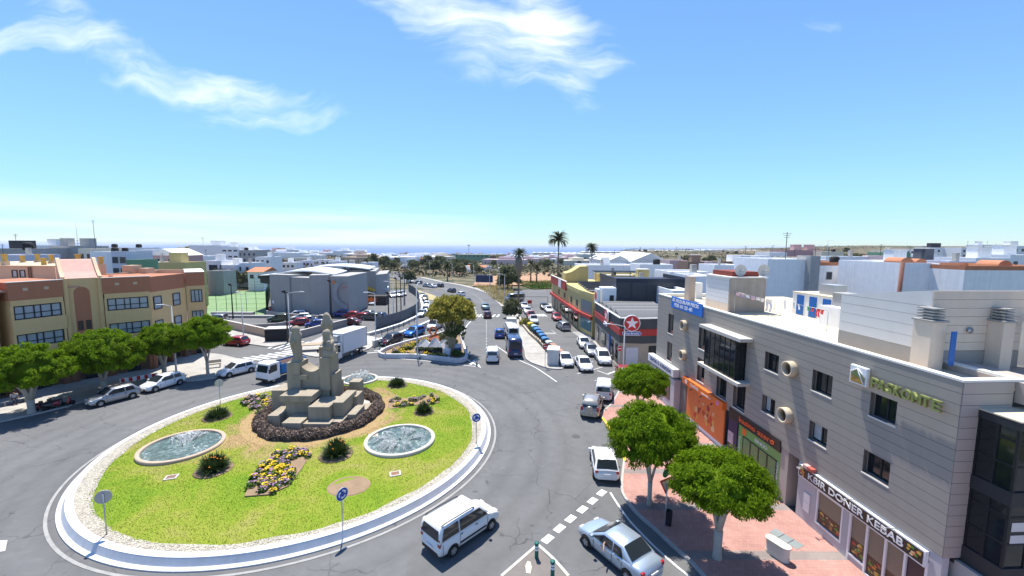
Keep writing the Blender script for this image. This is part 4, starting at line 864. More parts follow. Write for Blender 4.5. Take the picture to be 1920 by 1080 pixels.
for z0, z1 in ((4.1, 6.55), (7.1, 9.45)):
    for x in (X1 + .09, X1 + .71): b = MB(); b.box(x, x + .52, .785, .795, z0, z1); b.build('pane', GLASS, CBO)
    for y in (.83, 1.69, 2.59, 3.49): b = MB(); b.box(X1 + 1.275, X1 + 1.285, y, y + .81, z0, z1); b.build('pane', GLASS, CBO)
    if z0 < 5:
        for x in (X1 + .12, X1 + .74): b = MB(); b.box(x, x + .45, .80, .81, z0 + .05, z1 - .55); b.build('curtain', mt('grey_curtain', (.12, .15, .15), fine=9, var=.3), CBO)
        b = MB(); b.box(X1 + 1.29, X1 + 1.3, .95, 1.55, z0 + .95, z0 + 1.3); b.box(X1 + 1.29, X1 + 1.3, .95, 1.55, z0 + 1.45, z0 + 1.8); b.build('blind', mt('pale_blind', (.6, .6, .57)), CBO)  # blinds in one plain pale colour
b = MB(); b.box(X1 - .6, X1 + 1.36, .71, 4.6, 9.75, 9.80); b.build('bay_roof', CREAM, CBO)
b = MB(); b.box(X1 - 1.6, X1 + 1.0, .55, 5, 0, 3.4); b.build('ground_wall', mt('corner_plaster', (.42, .40, .37)), OB)  # plain plaster tone for the corner ground wall
b = MB(); b.extrude_y([(X1 + .1, 0), (X1 + 1.3, 0), (X1 + 1.1, 1.6), (X1 + .8, 2.3), (X1 + .1, 2.55)], .1, .5); b.build('white_gable', STUCCO, OB)

# shop fronts
LIL = mt('pale_plaster', (.47, .46, .47), var=.06, streak=.1); ORNG = mt('orange_sign', (.80, .17, .025), rough=.5, var=.05); PURP = mt('violet_column', (.035, .025, .075), rough=.4); GRNS = mt('green_front', (.16, .36, .10), rough=.4, var=.08); KSN = mt('black_fascia', (.020, .017, .018), rough=.4)
b = MB(); b.box(.0, 1.28, .0, .3, 0, Z0 - .03); b.box(2.98, 3.4, .0, .3, 0, Z0 - .03); b.box(7.1, X1, .0, .3, 0, Z0 - .03); b.box(1.28, 2.98, .0, .3, 0, .62); b.box(1.28, 2.98, .0, .3, 2.60, Z0 - .03); b.box(3.4, 7.1, .0, .3, 2.9, Z0 - .03); b.box(3.4, 4.3, 0, .3, 0, .4); b.box(-.18, .0, .0, 2.0, 0, Z0 - .03); b.build('shop_wall', LIL, OB)
# kebab shop
def poster(x0, x1, z0, z1, y, parent, seed, split=.42):
    """A window photograph of a plate of food: dark print with blots of colour, under a brown blind."""
    b = MB(); b.box(x0, x1, y, y + .02, z0 + (z1 - z0) * split, z1); b.build('window_film', mt('brown_film', (.22, .18, .13), var=.08, fine=40, rough=.4), parent)
    b = MB(); b.box(x0, x1, y, y + .02, z0, z0 + (z1 - z0) * split - .003); b.build('food_print', mt('dark_print', (.09, .05, .03), var=.4, fine=6, rough=.4), parent)
    g = random.Random(seed); cols = [(.55, .22, .04), (.62, .40, .08), (.10, .26, .03), (.50, .06, .05), (.60, .46, .25), (.35, .16, .05)]
    for i in range(16):
        b = MB(); cx, cz = g.uniform(x0 + .16, x1 - .16), g.uniform(z0 + .12, z0 + (z1 - z0) * split - .12); r = g.uniform(.05, .14)
        b.add([(cx + r * g.uniform(.7, 1.1) * math.cos(a), y - .003 - .0005 * i, cz + r * .6 * g.uniform(.7, 1.1) * math.sin(a)) for a in np.linspace(0, 5.7, 10)], [tuple(range(10))])
        b.build('food_patch', mt('food%d' % (i % 6), cols[i % 6], var=.35, fine=14, rough=.4), parent)
kb = MB(); kb.box(1.36, 2.9, .06, .09, .70, .72); KW = kb.build('shop_window', GLASS, OB)
b = MB(); [b.box(*q) for q in ((1.28, 1.36, -.03, .1, .62, 2.60), (2.9, 2.98, -.03, .1, .62, 2.60), (1.36, 2.9, -.03, .1, .62, .70), (1.36, 2.9, -.03, .1, 2.52, 2.60))]; b.build('frame', WSIGN, KW); poster(1.36, 2.9, .70, 2.52, .05, KW, 4)
sf = MB(); xs = [3.42, 4.36, 5.30, 6.20, 7.08]
for x in xs: sf.box(x - .05, x + .05, -.03, .1, .1, 2.9)
sf.box(3.47, 7.03, -.03, .1, 2.80, 2.9); sf.box(3.47, 4.31, -.03, .1, .42, .52); sf.box(4.41, 7.03, -.03, .1, .1, .2); SF = sf.build('shop_front', WSIGN, OB)
for i in range(4):
    z0 = .52 if i == 0 else .2
    if i < 3: poster(xs[i] + .05, xs[i + 1] - .05, z0, 2.80, .05, SF, 10 + i, .38)
    else: b = MB(); b.box(xs[3] + .05, xs[4] - .05, .05, .07, .2, 2.8); b.build('door', mt('dark_door', (.05, .035, .045), rough=.3), SF)
b = MB(); b.box(.02, 7.12, -.19, -.031, 2.70, 3.40); KS = b.build('kebab_sign', WSIGN, OB)
b = MB(); b.box(.09, 7.05, -.205, -.191, 2.77, 3.33); b.build('sign_face', mt('dark_sign_face', (.035, .026, .022), rough=.4, var=.4, fine=3), KS)
letters('KBIR DONER KEBAB', .50, WSIGN, KS, (.75, -.215, 3.05), (R(90), 0, 0), width=5.45, bold=.008)
for x0, x1, sd in ((.12, .55, 1), (6.35, 7.02, 2)):
    g = random.Random(sd)
    for i in range(14): b = MB(); cx, cz, r = g.uniform(x0 + .08, x1 - .08), g.uniform(2.84, 3.26), g.uniform(.05, .11); b.add([(cx + r * math.cos(a), -.2075 - .0006 * i, cz + r * .7 * math.sin(a)) for a in np.linspace(0, 5.6, 9)], [tuple(range(9))]); b.build('food_patch', _m['food%d' % (i % 6)], KS)
for x in (.62, 3.62, 5.75): b = MB(); b.tube([(x, -.05, 3.44), (x, -.6, 3.5), (x, -.66, 3.46)], .018, 6); b.box(x - .12, x + .12, -.72, -.64, 3.40, 3.47); b.build('spotlight', METAL, KS)
for x, c in ((.62, (.62, .36, .32)), (.98, (.45, .10, .07))): b = MB(); b.box(x - .16, x + .16, -.32, -.04, 3.42, 3.62); b.build('alarm_box', mt('alarm%d' % int(x * 10), c), OB, bevel=.02)
b = MB(); b.box(.36, .86, -.04, -.001, .78, 1.90); MBX = b.build('meter_box', mt('cream_box', (.58, .56, .52), var=.06), OB); b = MB(); b.box(.39, .83, -.052, -.041, 1.36, 1.87); b.box(.39, .83, -.052, -.041, .81, 1.33); b.build('meter_door', WSIGN, MBX)
# entrance door recess
b = MB(); b.box(-1.05, -.2, .75, .8, 0, 3.4); DR = b.build('door', FRAME, OB)
for i in range(5): b = MB(); b.box(-.95, -.5, .735, .749, .35 + i * .55, .78 + i * .55); b.build('pane', GLASS, DR)
b = MB(); b.tube([(-.35, .68, .6), (-.35, .68, 2.3)], .025, 6); b.build('handle', METAL, DR)
b = MB(); b.box(-1.7, -1.06, .0, 1.2, 0, Z0 - .03); b.build('pillar', PANELB, OB)
# amusement hall
b = MB(); b.box(-7.3, -1.72, -.08, .3, 3.12, 3.9); KF = b.build('hall_sign', KSN, OB)
letters('kasino azero', .52, mt('neon_orange_letter', (.85, .13, .03), rough=.4), KF, (-6.0, -.10, 3.5), (R(90), 0, 0), width=3.7, bold=.008)
b = MB(); b.box(-6.2, -1.72, .05, .15, 0, 3.11); GF = b.build('green_front', GRNS, OB)
letters('BINGO', .36, WSIGN, GF, (-4.3, .035, 2.72), (R(90), 0, 0), width=1.25)
letters('BINGO', .30, WSIGN, GF, (-2.0, .035, 1.2), (R(90), R(-90), 0), width=1.1); letters('APUESTAS', .24, WSIGN, GF, (-5.98, .035, .6), (R(90), R(-90), 0), width=1.6)
for i in range(4): x = -5.6 + i * .88; b = MB(); [b.box(*q) for q in ((x, x + .05, -.0, .049, .2, 2.4), (x + .83, x + .88, -.0, .049, .2, 2.4), (x + .05, x + .83, 0, .049, 2.35, 2.4), (x + .05, x + .83, 0, .049, .2, .25))]; p = b.build('shop_window', FRAME, GF); b = MB(); b.box(x + .05, x + .83, .02, .03, .25, 2.35); b.build('pane', mt('green_glass', (.10, .22, .08), rough=.12, var=.3), p)
b = MB(); b.box(-5.75, -5.3, .03, .049, 2.5, 2.95); b.build('logo_plate', ORNG, GF)
b = MB(); b.box(-7.3, -6.21, -.05, .4, 0, 3.11); b.build('pillar', PURP, OB)
b = MB(); b.box(-7.75, -7.31, .6, .65, 0, 2.6); b.build('door', FRAME, OB); b = MB(); b.box(-7.3, -6.6, -.065, -.051, 1.2, 2.1); b.build('notice', mt('notice_print', (.5, .4, .42), var=.5, fine=5), OB)
# orange betting shop
b = MB(); b.box(-14.3, -7.7, -.38, -.035, 3.45, 4.05); OS = b.build('orange_sign', ORNG, OB)
letters('luckia', .42, WSIGN, OS, (-12.8, -.39, 3.75), (R(90), 0, 0), width=1.35); letters('apuestas', .24, WSIGN, OS, (-10.9, -.39, 3.70), (R(90), 0, 0), width=1.5)
for x, c in ((-13.6, WSIGN), (-8.4, mt('pink_mark', (.7, .25, .45)))): b = MB(); b.disc((x, -.385, 3.75), .2, 'y', .012, 20); b.build('emblem', c, OS)
b = MB(); b.box(-14.1, -8.0, .02, .12, .45, 3.44); SH = b.build('shutter', mt('orange_shutter', (.70, .17, .04), rough=.5, var=.08), OB)
for i in range(9): b = MB(); b.box(-14.05, -8.05, .008, .019, .5 + i * .325, .5 + i * .325 + .30); b.build('slat', mt('orange_slat', (.74, .20, .05), rough=.5, var=.1), SH)
g = random.Random(8)
for i in range(26):                                   # faded crowd print on the shutter
    b = MB(); cx, cz, r = g.uniform(-12.6, -9.4), g.uniform(.8, 2.6), g.uniform(.12, .34); b.add([(cx + r * g.uniform(.6, 1) * math.cos(a), .004 - .0004 * i, cz + r * 1.2 * g.uniform(.6, 1) * math.sin(a)) for a in np.linspace(0, 5.7, 11)], [tuple(range(11))]); b.build('print_patch', mt('print%d' % (i % 4), [(.62, .10, .05), (.75, .40, .10), (.45, .07, .05), (.78, .50, .25)][i % 4], var=.3, fine=6), SH)
b = MB(); b.box(-14.1, -8.0, .0, .3, .0, .45); b.build('plinth', WSIGN, OB)
for x in (-12.6, -10.9, -9.2): b = MB(); b.tube([(x, -.3, 3.42), (x, -.5, 3.30)], .05, 8); b.build('spotlight', DARK, OS)
b = MB(); b.box(-15.5, -14.32, .05, .4, 0, Z0 - .03); b.build('pillar', mt('brown_grey_column', (.20, .185, .18)), OB)
# office at the far end
b = MB(); b.box(-21.3, -15.52, -.55, .3, 0, 3.2); b.build('shop_wall', mt('lavender_plaster', (.50, .50, .52), streak=.1), OB)
for x in (-20.9, -19.3, -17.7): b = MB(); b.box(x, x + 1.3, -.57, -.552, .9, 2.9); p = b.build('shop_window', FRAME, OB); b = MB(); b.box(x + .06, x + 1.24, -.582, -.571, .96, 2.84); b.build('pane', GLASS, p)
b = MB(); b.box(-22.0, -15.7, -.62, -.04, 3.42, 4.2); WS = b.build('white_sign', WSIGN, OB); letters('CENTRO D ATENCION', .5, mt('navy_letter', (.03, .04, .12)), WS, (-21.5, -.63, 3.8), (R(90), 0, 0), width=5.2, bold=.008)
# banner and letters high on the facade
b = MB(); b.box(-17.9, -11.9, -.14, -.06, 9.95, 11.05); BN = b.build('banner', mt('banner_blue', (.02, .17, .60), rough=.5), OB)
letters('SE ALQUILAN PISOS', .44, WSIGN, BN, (-17.6, -.15, 10.74), (R(90), 0, 0), width=5.1, bold=.012); letters('928 60 20 40', .46, WSIGN, BN, (-17.2, -.15, 10.28), (R(90), 0, 0), width=3.6, bold=.012)
b = MB(); b.box(2.92, 3.86, -.30, -.12, 9.30, 10.22); LG_ = b.build('logo_box', WSIGN, OB, bevel=.04)
b = MB(); b.add([(3.0, -.31, 9.38), (3.78, -.31, 9.38), (3.78, -.31, 9.75), (3.36, -.31, 10.1), (3.0, -.31, 9.85)], [(0, 1, 2, 3, 4)]); b.build('logo_face', mt('olive_face', (.26, .30, .12), var=.2), LG_)
b = MB(); b.add([(3.02, -.316, 9.40), (3.7, -.316, 9.40), (3.45, -.316, 9.68), (3.02, -.316, 9.72)], [(0, 1, 2, 3)]); b.build('logo_field', mt('ochre_face', (.42, .25, .06), var=.2), LG_)
b = MB(); b.tube([(3.0, -.32, 9.85), (3.36, -.32, 10.1), (3.78, -.32, 9.75)], .03, 6); b.tube([(3.36, -.32, 10.1), (3.72, -.32, 9.4)], .03, 6); b.build('logo_line', WSIGN, LG_)
x = 4.02
for ch in 'PASKOMTE':
    w = .34 if ch not in 'MO' else .40
    letters(ch, .62, mt('olive_letter', (.24, .27, .09), var=.2, rough=.4), OB, (x, -.22, 9.62 - (x - 4.0) * .004), (R(90), 0, 0), depth=.06, width=w, bold=.014); x += w + .03

# ------------------------------------------------------------------ on its roof (all children of the same building)
def rbox(name, x0, x1, y0, y1, z0, z1, m, parent=None, cap=None):
    b = MB(); b.box(x0, x1, y0, y1, z0, z1); o = b.build(name, m, parent or OB)
    if cap: b = MB(); b.box(x0 - .05, x1 + .05, y0 - .05, y1 + .05, z1, z1 + .08); b.build('coping', cap, o)
    return o
def banded(name, x0, x1, y0, y1, z0, z1, zlow, m, mlow, step=.55):
    b = MB(); b.box(x0 + .03, x1 - .03, y0 + .03, y1 - .03, z0, z1); o = b.build(name, BACK, OB)
    b = MB(); b.box(x0, x1, y0, y1, z0, zlow - .012); b.build('plinth', mlow, o)
    z = zlow
    while z < z1 - .05: b = MB(); b.box(x0, x1, y0, y1, z, min(z1, z + step) - .014); b.build('panel', m, o); z += step
    return o
banded('stair_tower', -14.6, -10.95, 1.55, 4.6, 10.55, 13.4, 11.25, mt('white_band', (.68, .67, .66), var=.06), WARMW, .38)
rbox('stair_front', -10.94, -10.80, 1.52, 4.6, 10.55, 13.35, mt('aged_shaded_render', (.36, .315, .265), var=.14, streak=.22), None); rbox('tower_coping', -14.7, -10.7, 1.45, 4.7, 13.4, 13.5, COPING); rbox('tower_roof', -14.2, -11.2, 1.9, 4.2, 13.5, 13.9, mt('dark_red_wall', (.22, .05, .035)))  # stair_front: the tower's near side, its shade put into a darker render colour
rbox('chimney', -18.6, -17.6, 1.5, 2.1, 10.55, 13.0, mt('beige_chimney', (.42, .34, .28), streak=.1)); rbox('chimney', -20.6, -19.6, 3.2, 3.9, 10.55, 12.2, STUCCO)
DBL = mt('blue_door', (.015, .12, .42), rough=.4, var=.06)
lau = rbox('laundry_block', -10.3, -5.95, 6.6, 9.8, 10.55, 12.3, STUCCO, cap=CREAM)
for i in range(3): b = MB(); x = -9.8 + i * 1.3; b.box(x, x + .72, 6.56, 6.599, 10.6, 12.15); b.build('blue_door', DBL, lau)
rbox('lift_head', -5.6, -3.95, 5.9, 6.9, 10.55, 12.75, CONC, cap=CONC); rbox('white_store', -5.75, -3.6, 5.15, 5.88, 10.55, 11.9, STUCCO); rbox('rooftop_cooler', -8.6, -7.2, 7.4, 8.4, 12.39, 13.15, METAL)
tower = banded('stair_tower', .1, 4.85, 1.45, 5.9, 10.55, 13.36, 11.35, mt('white_band2', (.66, .64, .61), var=.06), GREYW, .52)
b = MB(); b.extrude_y([(.1, 13.362), (4.85, 13.362), (4.85, 14.1)], 1.45, 5.9); b.build('shed_roof', _m['white_band2'], tower)
for k in range(7): z = 11.36 + k * .39; b = MB(); b.box(4.86, 4.90, 1.45, 5.9, z, min(z + .375, 14.1)); b.build('panel', WARMW, tower)
b = MB(); b.box(4.86, 4.90, 1.45, 5.9, 10.55, 11.34); b.build('plinth', GREYW, tower)
for x0, x1, y0, y1 in ((4.55, 5.35, 1.02, 1.7), (4.91, 5.5, 4.2, 4.75)):
    ch = rbox('chimney', x0, x1, y0, y1, 10.55, 12.75, WARMW); b = MB(); b.box(x0 - .06, x1 + .06, y0 - .06, y1 + .06, 12.75, 12.82); [b.box(x0 + .05, x1 - .05, y0 + .05, y1 - .05, 12.9 + i * .13, 12.96 + i * .13) for i in range(4)]; b.box(x0 + .2, x1 - .2, y0 + .2, y1 - .2, 12.82, 13.36); b.build('louvre_cap', CONC, ch)
rbox('blue_gate', 5.62, 5.66, 1.62, 1.86, 10.9, 12.4, DBL); rbox('white_wing', 4.6, 7.4, 6.2, 11.5, 10.55, 13.0, mt('plain_white_wall', (.66, .65, .62), var=.05), cap=CREAM)
b = MB(); b.lathe([(.02, 0), (.12, .02), (.14, .08)], 14); o = b.build('wall_lamp', METAL, OB); o.location = (4.92, 3.3, 12.3); o.rotation_euler = (0, R(90), 0)
b = MB(); b.box(4.92, 7.3, 2.56, 8, 10.551, 10.56); b.build('terrace_floor', mt('grey_terrace', (.36, .33, .30), var=.1), OB)  # floor sheet in a greyer tone than the cream roof
# things on the roof: dishes, washing lines, antenna
def to_world(x, y, z): return OB.matrix_world @ Vector((x, y, z))
bpy.context.view_layer.update()
def dish(x, y, z, r, lab, az=0):
    t = thing('satellite_dish', lab, 'satellite dish', to_world(x, y, z), az); b = MB(); b.tube([(0, 0, 0), (0, 0, .55)], .03, 6); b.build('mast', METAL, t)
    b = MB(); k = 24; b.loft([[(q * math.cos(6.2832 * j / k), -.30 * (q / r) ** 2 * r * .5, .55 + q * math.sin(6.2832 * j / k)) for j in range(k)] for q in (.02, r * .35, r * .7, r)], cap=False); o = b.build('reflector', mt('dish_grey', (.52, .51, .48), var=.06), t)
    b = MB(); b.tube([(0, 0, .55 - r), (0, -.5, .55)], .015, 5); b.tube([(0, -.55, .55), (0, -.42, .55)], .05, 8); b.build('receiver', METAL, t)
dish(-11.1, 2.5, 13.48, .48, 'pale round satellite dish, left one on the grey stair tower'); dish(-11.0, 4.4, 13.48, .5, 'pale round satellite dish, right one on the grey stair tower')
CW = {'w': mt('white_cloth', (.72, .70, .70)), 'p': mt('pink_cloth', (.60, .42, .48)), 'r': mt('red_cloth', (.55, .04, .03)), 'g': mt('green_cloth', (.03, .25, .12)), 'b': mt('blue_cloth', (.2, .4, .55))}
def line_of_washing(p, q, items, lab):
    p, q = to_world(*p), to_world(*q); t = thing('washing_line', lab, 'washing line', p); d = q - p; b = MB(); b.tube([(0, 0, 0), d / 2 - Vector((0, 0, .08)), d], .012, 4); [b.tube([v, v - Vector((0, 0, p.z - 10.5))], .02, 5) for v in (Vector((0, 0, 0)), d)]; b.build('line', METAL, t)
    e = d.normalized()
    for i, (s, w, h, c, legs) in enumerate(items):
        o = d * s - Vector((0, 0, .04)); b = MB(); g = random.Random(i); n = 5
        def strip(u0, u1, v0, v1):
            for k in range(n):
                z0, z1 = v0 + (v1 - v0) * k / n, v0 + (v1 - v0) * (k + 1) / n; off = lambda z: Vector((0, .06 * math.sin(z * 9 + i), 0)); b.add([o + e * u0 + Vector((0, 0, -z0)) + off(z0), o + e * u1 + Vector((0, 0, -z0)) + off(z0), o + e * u1 + Vector((0, 0, -z1)) + off(z1), o + e * u0 + Vector((0, 0, -z1)) + off(z1)], [(0, 1, 2, 3)])
        strip(-w / 2, w / 2, 0, h * (.35 if legs else 1))
        if legs: strip(-w / 2, -w * .08, h * .35, h); strip(w * .08, w / 2, h * .35, h)
        b.build('garment', CW[c], t)
line_of_washing((-10.3, 1.7, 12.35), (-9.2, 4.3, 11.75), [(.08, .3, .28, 'p', 0), (.2, .3, .3, 'p', 0), (.32, .28, .25, 'w', 0), (.45, .3, .3, 'p', 0), (.58, .3, .25, 'w', 0), (.7, .25, .3, 'w', 0), (.86, .45, .95, 'w', 1)], 'washing line with pink and white laundry in front of the grey stair tower')
line_of_washing((-8.9, 4.6, 11.9), (-3.2, 3.6, 11.9), [(.1, .4, .7, 'w', 0), (.32, .2, .4, 'b', 1), (.42, .2, .4, 'w', 0), (.62, .3, .3, 'g', 0), (.70, .25, .3, 'r', 0), (.82, .4, .55, 'r', 1), (.9, .3, .3, 'r', 0)], 'washing line with red and white laundry in front of the blue doors')

# ------------------------------------------------------------------ ochre apartment building on the left
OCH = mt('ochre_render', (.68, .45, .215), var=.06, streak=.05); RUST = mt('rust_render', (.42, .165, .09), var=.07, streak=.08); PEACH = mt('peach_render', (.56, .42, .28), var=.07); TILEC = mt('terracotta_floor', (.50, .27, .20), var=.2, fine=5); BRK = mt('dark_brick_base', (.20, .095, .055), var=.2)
LB = thing('apartment_building', 'ochre apartment building with rust-red top band facing the roundabout', 'building', (-47, 50, 0))
def facet(p0, p1):
    """An empty-free local frame along a wall: returns (origin, angle, length) with local y going into the building."""
    d = Vector(p1) - Vector(p0); return (p0[0] + 47, p0[1] - 50, 0), math.atan2(d.y, d.x), d.length
def lput(b, name, m, fr, parent=None):
    o = b.build(name, m, parent or LB)
    if parent is None: o.location = fr[0]; o.rotation_euler.z = fr[1]
    return o
def strip_window(fr, x0, x1, z0, z1, divs, y=.0, low=.42):
    b = MB(); f = .09; h = z1 - z0
    for q in ((x0, x0 + f, z0, z1), (x1 - f, x1, z0, z1), (x0 + f, x1 - f, z0, z0 + f), (x0 + f, x1 - f, z1 - f, z1)): b.box(q[0], q[1], y - .04, y + .08, q[2], q[3])
    for d in divs[1:-1]: b.box(x0 + (x1 - x0) * d - f / 2, x0 + (x1 - x0) * d + f / 2, y - .05, y + .08, z0 + f, z1 - f)
    if low: b.box(x0 + f, x1 - f, y - .035, y + .078, z0 + h * low - .04, z0 + h * low + .04)
    w = lput(b, 'window', mt('navy_frame', (.014, .018, .03), rough=.4), fr)
    for a, c in zip(divs[:-1], divs[1:]):
        xa, xb = x0 + (x1 - x0) * a + f / 2, x0 + (x1 - x0) * c - f / 2
        b = MB(); b.box(xa, xb, y + .02, y + .03, z0 + f, z1 - f); lput(b, 'pane', glass('blind_glass', (.36, .39, .42), .2, .25), fr, w)
    return w
def block_bay(p0, p1, dz=0.):
    fr = facet(p0, p1); L_ = fr[2]
    b = MB(); b.box(0, L_, 0, 7, 10.0, 11.86); lput(b, 'top_band', RUST, fr)
    b = MB(); b.box(-.04, L_ + .04, -.05, .25, 11.86, 11.93); lput(b, 'coping', COPING, fr)
    b = MB(); b.box(.1, L_ - .1, .02, 7, 9.42, 9.998); b.box(0.05, L_ - .05, -.12, 7, 6.45, 7.98); b.box(.05, L_ - .05, -.12, 7, 3.4, 5.0); b.box(.3, L_ - .3, .45, 7, 3.4, 10.0); b.box(.06, .28, .02, 7, 5.0, 6.45); b.box(L_ - .28, L_ - .06, .02, 7, 5.0, 6.45); b.box(.06, .28, .02, 7, 7.98, 9.42); b.box(L_ - .28, L_ - .06, .02, 7, 7.98, 9.42); lput(b, 'wall', OCH, fr)
    for z0 in (8.0, 5.02): strip_window(fr, .3, L_ - .3, z0, z0 + 1.40, (0, .2, .41, .55, .78, 1), .1)
    for x in (L_ * .30, L_ * .68): b = MB(); b.box(x - .18, x + .18, -.015, .0, 10.95, 11.25); lput(b, 'vent_plate', PEACH, fr)
A0, A1, A2, A3, A4, A5 = (-52.6, 33.0), (-50.97, 41.79), (-49.64, 45.81), (-47.7, 48.21), (-44.87, 51.37), (-45.49, 57.82)
block_bay(A1, A2); block_bay(A3, A4); block_bay((-53.3, 36.4), (-51.5, 41.2))
fr = facet(A2, A3); L_ = fr[2]; b = MB()
b.box(.0, L_, .35, 7, 3.4, 11.95); lput(b, 'wall', OCH, fr)
b = MB(); arch = [(.75, 3.5), (2.05, 3.5)] + [(1.40 + .65 * math.cos(a), 10.3 + .65 * math.sin(a)) for a in np.linspace(0, math.pi, 12)]
b.extrude_y(arch, .33, .349); ar = lput(b, 'arched_panel', RUST, fr)
for x in (.86, 1.5): b = MB(); b.box(x, x + .45, .31, .328, 6.0, 7.1); lput(b, 'shutter', mt('brown_shutter', (.075, .05, .035)), fr, ar)
for x0 in (0., L_ - .34): b = MB(); b.box(x0, x0 + .34, .1, .34, 3.4, 11.95); lput(b, 'pilaster', OCH, fr)
fr = facet(A4, A5); L_ = fr[2]; b = MB(); b.box(0, L_, .15, 8, 3.4, 9.85); lput(b, 'wall', OCH, fr); b = MB(); b.box(0, L_, .12, 8, 9.852, 11.78); lput(b, 'top_band', RUST, fr)
for x in (.5, 3.9):
    for z0, zz in ((7.6, 9.25), (4.5, 6.15)): strip_window(fr, x, x + 1.35, z0, zz, (0, 1), .09)
E0, E1 = (-45.49, 57.82), (-43.86, 59.13); fr = facet(E0, E1); b = MB(); b.box(0, fr[2], 0, 9, 3.4, 10.0); lput(b, 'wall', OCH, fr); b = MB(); b.box(-.03, fr[2] + .03, -.03, 9, 10.003, 11.9); lput(b, 'top_band', RUST, fr); b = MB(); b.box(-.08, fr[2] + .08, -.08, 9, 11.903, 11.97); lput(b, 'coping', COPING, fr)
for z0 in (7.7, 4.7): strip_window(fr, .45, 1.75, z0, z0 + 1.75, (0, .35, .7, 1), -.05, 0)
# ground floor: brick piers, dark shop openings, canopy shadow
for p0, p1 in ((A0, A1), (A1, A2), (A2, A3), (A3, A4), (A4, A5), (E0, E1)):
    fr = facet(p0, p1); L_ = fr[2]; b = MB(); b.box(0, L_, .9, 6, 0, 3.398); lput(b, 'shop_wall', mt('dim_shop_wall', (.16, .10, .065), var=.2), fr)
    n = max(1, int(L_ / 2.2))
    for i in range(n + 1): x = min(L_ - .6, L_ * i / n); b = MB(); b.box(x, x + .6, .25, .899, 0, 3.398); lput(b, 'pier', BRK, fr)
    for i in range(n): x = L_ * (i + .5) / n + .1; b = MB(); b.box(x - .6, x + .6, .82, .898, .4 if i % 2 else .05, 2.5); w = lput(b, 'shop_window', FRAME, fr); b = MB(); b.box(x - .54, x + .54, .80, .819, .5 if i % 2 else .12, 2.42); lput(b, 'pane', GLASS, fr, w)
# roofs and what stands on them
def lroof(name, poly, z0, z1, m): b = MB(); b.prism([(p[0] + 47, p[1] - 50) for p in poly], z0, z1); return b.build(name, m, LB)
lroof('roof', [(-52.9, 36), (-51.2, 41.9), (-49.8, 45.9), (-48.3, 48.3), (-46.3, 51.4), (-47.2, 57.2), (-44.6, 59.0), (-50.5, 66), (-66, 62), (-70, 40)], 10.9, 11.1, TILEC)
ph0, ph1 = Vector((-62.48, 50.57)), Vector((-55.15, 50.21)); lroof('penthouse', [ph0 - (ph1 - ph0) * .7, ph1, (-72, 66), (-88, 56)], 11.1, 13.05, PEACH)
fr = facet((-62.48, 50.57), (-55.15, 50.21))
for x in (1.75, 2.75): strip_window(fr, x, x + .72, 11.7, 12.6, (0, 1), -.03, 0)
b = MB(); b.box(-.1, fr[2], -.1, .2, 13.05, 13.15); lput(b, 'coping', PEACH, fr); b = MB(); [b.tube([(x, -.1, 11.2), (x, -.1, 13.0)], .06, 6) for x in (4.0, 4.3)]; lput(b, 'downpipe', BRK, fr)
fr = facet(A2, A3); L_ = fr[2]                          # the swept stair roof
b = MB(); b.extrude_y([(0, 0), (0, 0)], 0, 0) if 0 else None
prof = [(.36, 11.1), (.36, 11.95), (.8, 12.0), (2.2, 12.6), (4.2, 13.9), (4.6, 14.0), (4.9, 13.9), (4.9, 11.1)]
b = MB(); b.loft([[(x, y, z) for y, z in prof] for x in (.2, L_ - .2)]); b.sm = [False] * len(b.sm); lput(b, 'stair_roof', mt('salmon_roof', (.56, .33, .27), var=.14, fine=2), fr)
for x0 in (-.12, L_ - .2):
    b = MB(); b.loft([[(x, y, z + (.18 if i not in (0, 7) else 0)) for i, (y, z) in enumerate(prof)] for x in (x0, x0 + .32)]); b.sm = [False] * len(b.sm); lput(b, 'swept_parapet', PEACH, fr)
def yellow_chimney(x, y, z0, z1, w=.8): 
    t = MB(); t.box(-w / 2, w / 2, -w / 2, w / 2, z0, z1 - .9); o = t.build('chimney', PEACH, LB, (x + 47, y - 50, 0)); t = MB(); t.box(-w * .3, w * .3, -w * .3, w * .3, z1 - .9, z1 - .12); t.box(-w * .42, w * .42, -w * .42, w * .42, z1 - .12, z1); t.build('chimney_cap', mt('mustard_cap', (.55, .36, .08), var=.1), o)
for (u, y, zz), z0, z1 in (((-64.51, 53, 13.05), 12, 14.7), ((-60.7, 54, 12.82), 11, 14.2), ((-64.08, 58, 13.33), 11, 14.5), ((-54.12, 52, 12.96), 11.0, 14.75), ((-53.27, 54, 12.31), 11, 14.4), ((-70.47, 60, 13.6), 11, 14.3), ((-69.41, 61, 13.96), 11, 14.5)): yellow_chimney(u, y, z0, z1 - .25, .58)
for q in ((-53, -51.6, 56.5, 58, 11.1, 12.9), (-51.2, -50.2, 57, 58.4, 11.1, 12.5)): b = MB(); b.box(q[0] + 47, q[1] + 47, q[2] - 50, q[3] - 50, q[4], q[5]); b.build('roof_box', PEACH, LB)
b = MB(); b.box(-56.5 + 47, -47.5 + 47, 61 - 50, 61.25 - 50, 11.1, 12.1); b.box(-52 + 47, -51.8 + 47, 53 - 50, 60.9 - 50, 11.1, 12.0); b.build('roof_wall', PEACH, LB)
for p in ((-49.6, 49.9), (-48.9, 50.6)): b = MB(); b.lathe([(.25, 11.1), (.22, 11.5), (.3, 11.7), (.2, 12.0)], 10, (p[0] + 47, p[1] - 50)); b.build('roof_vent', BRK, LB)

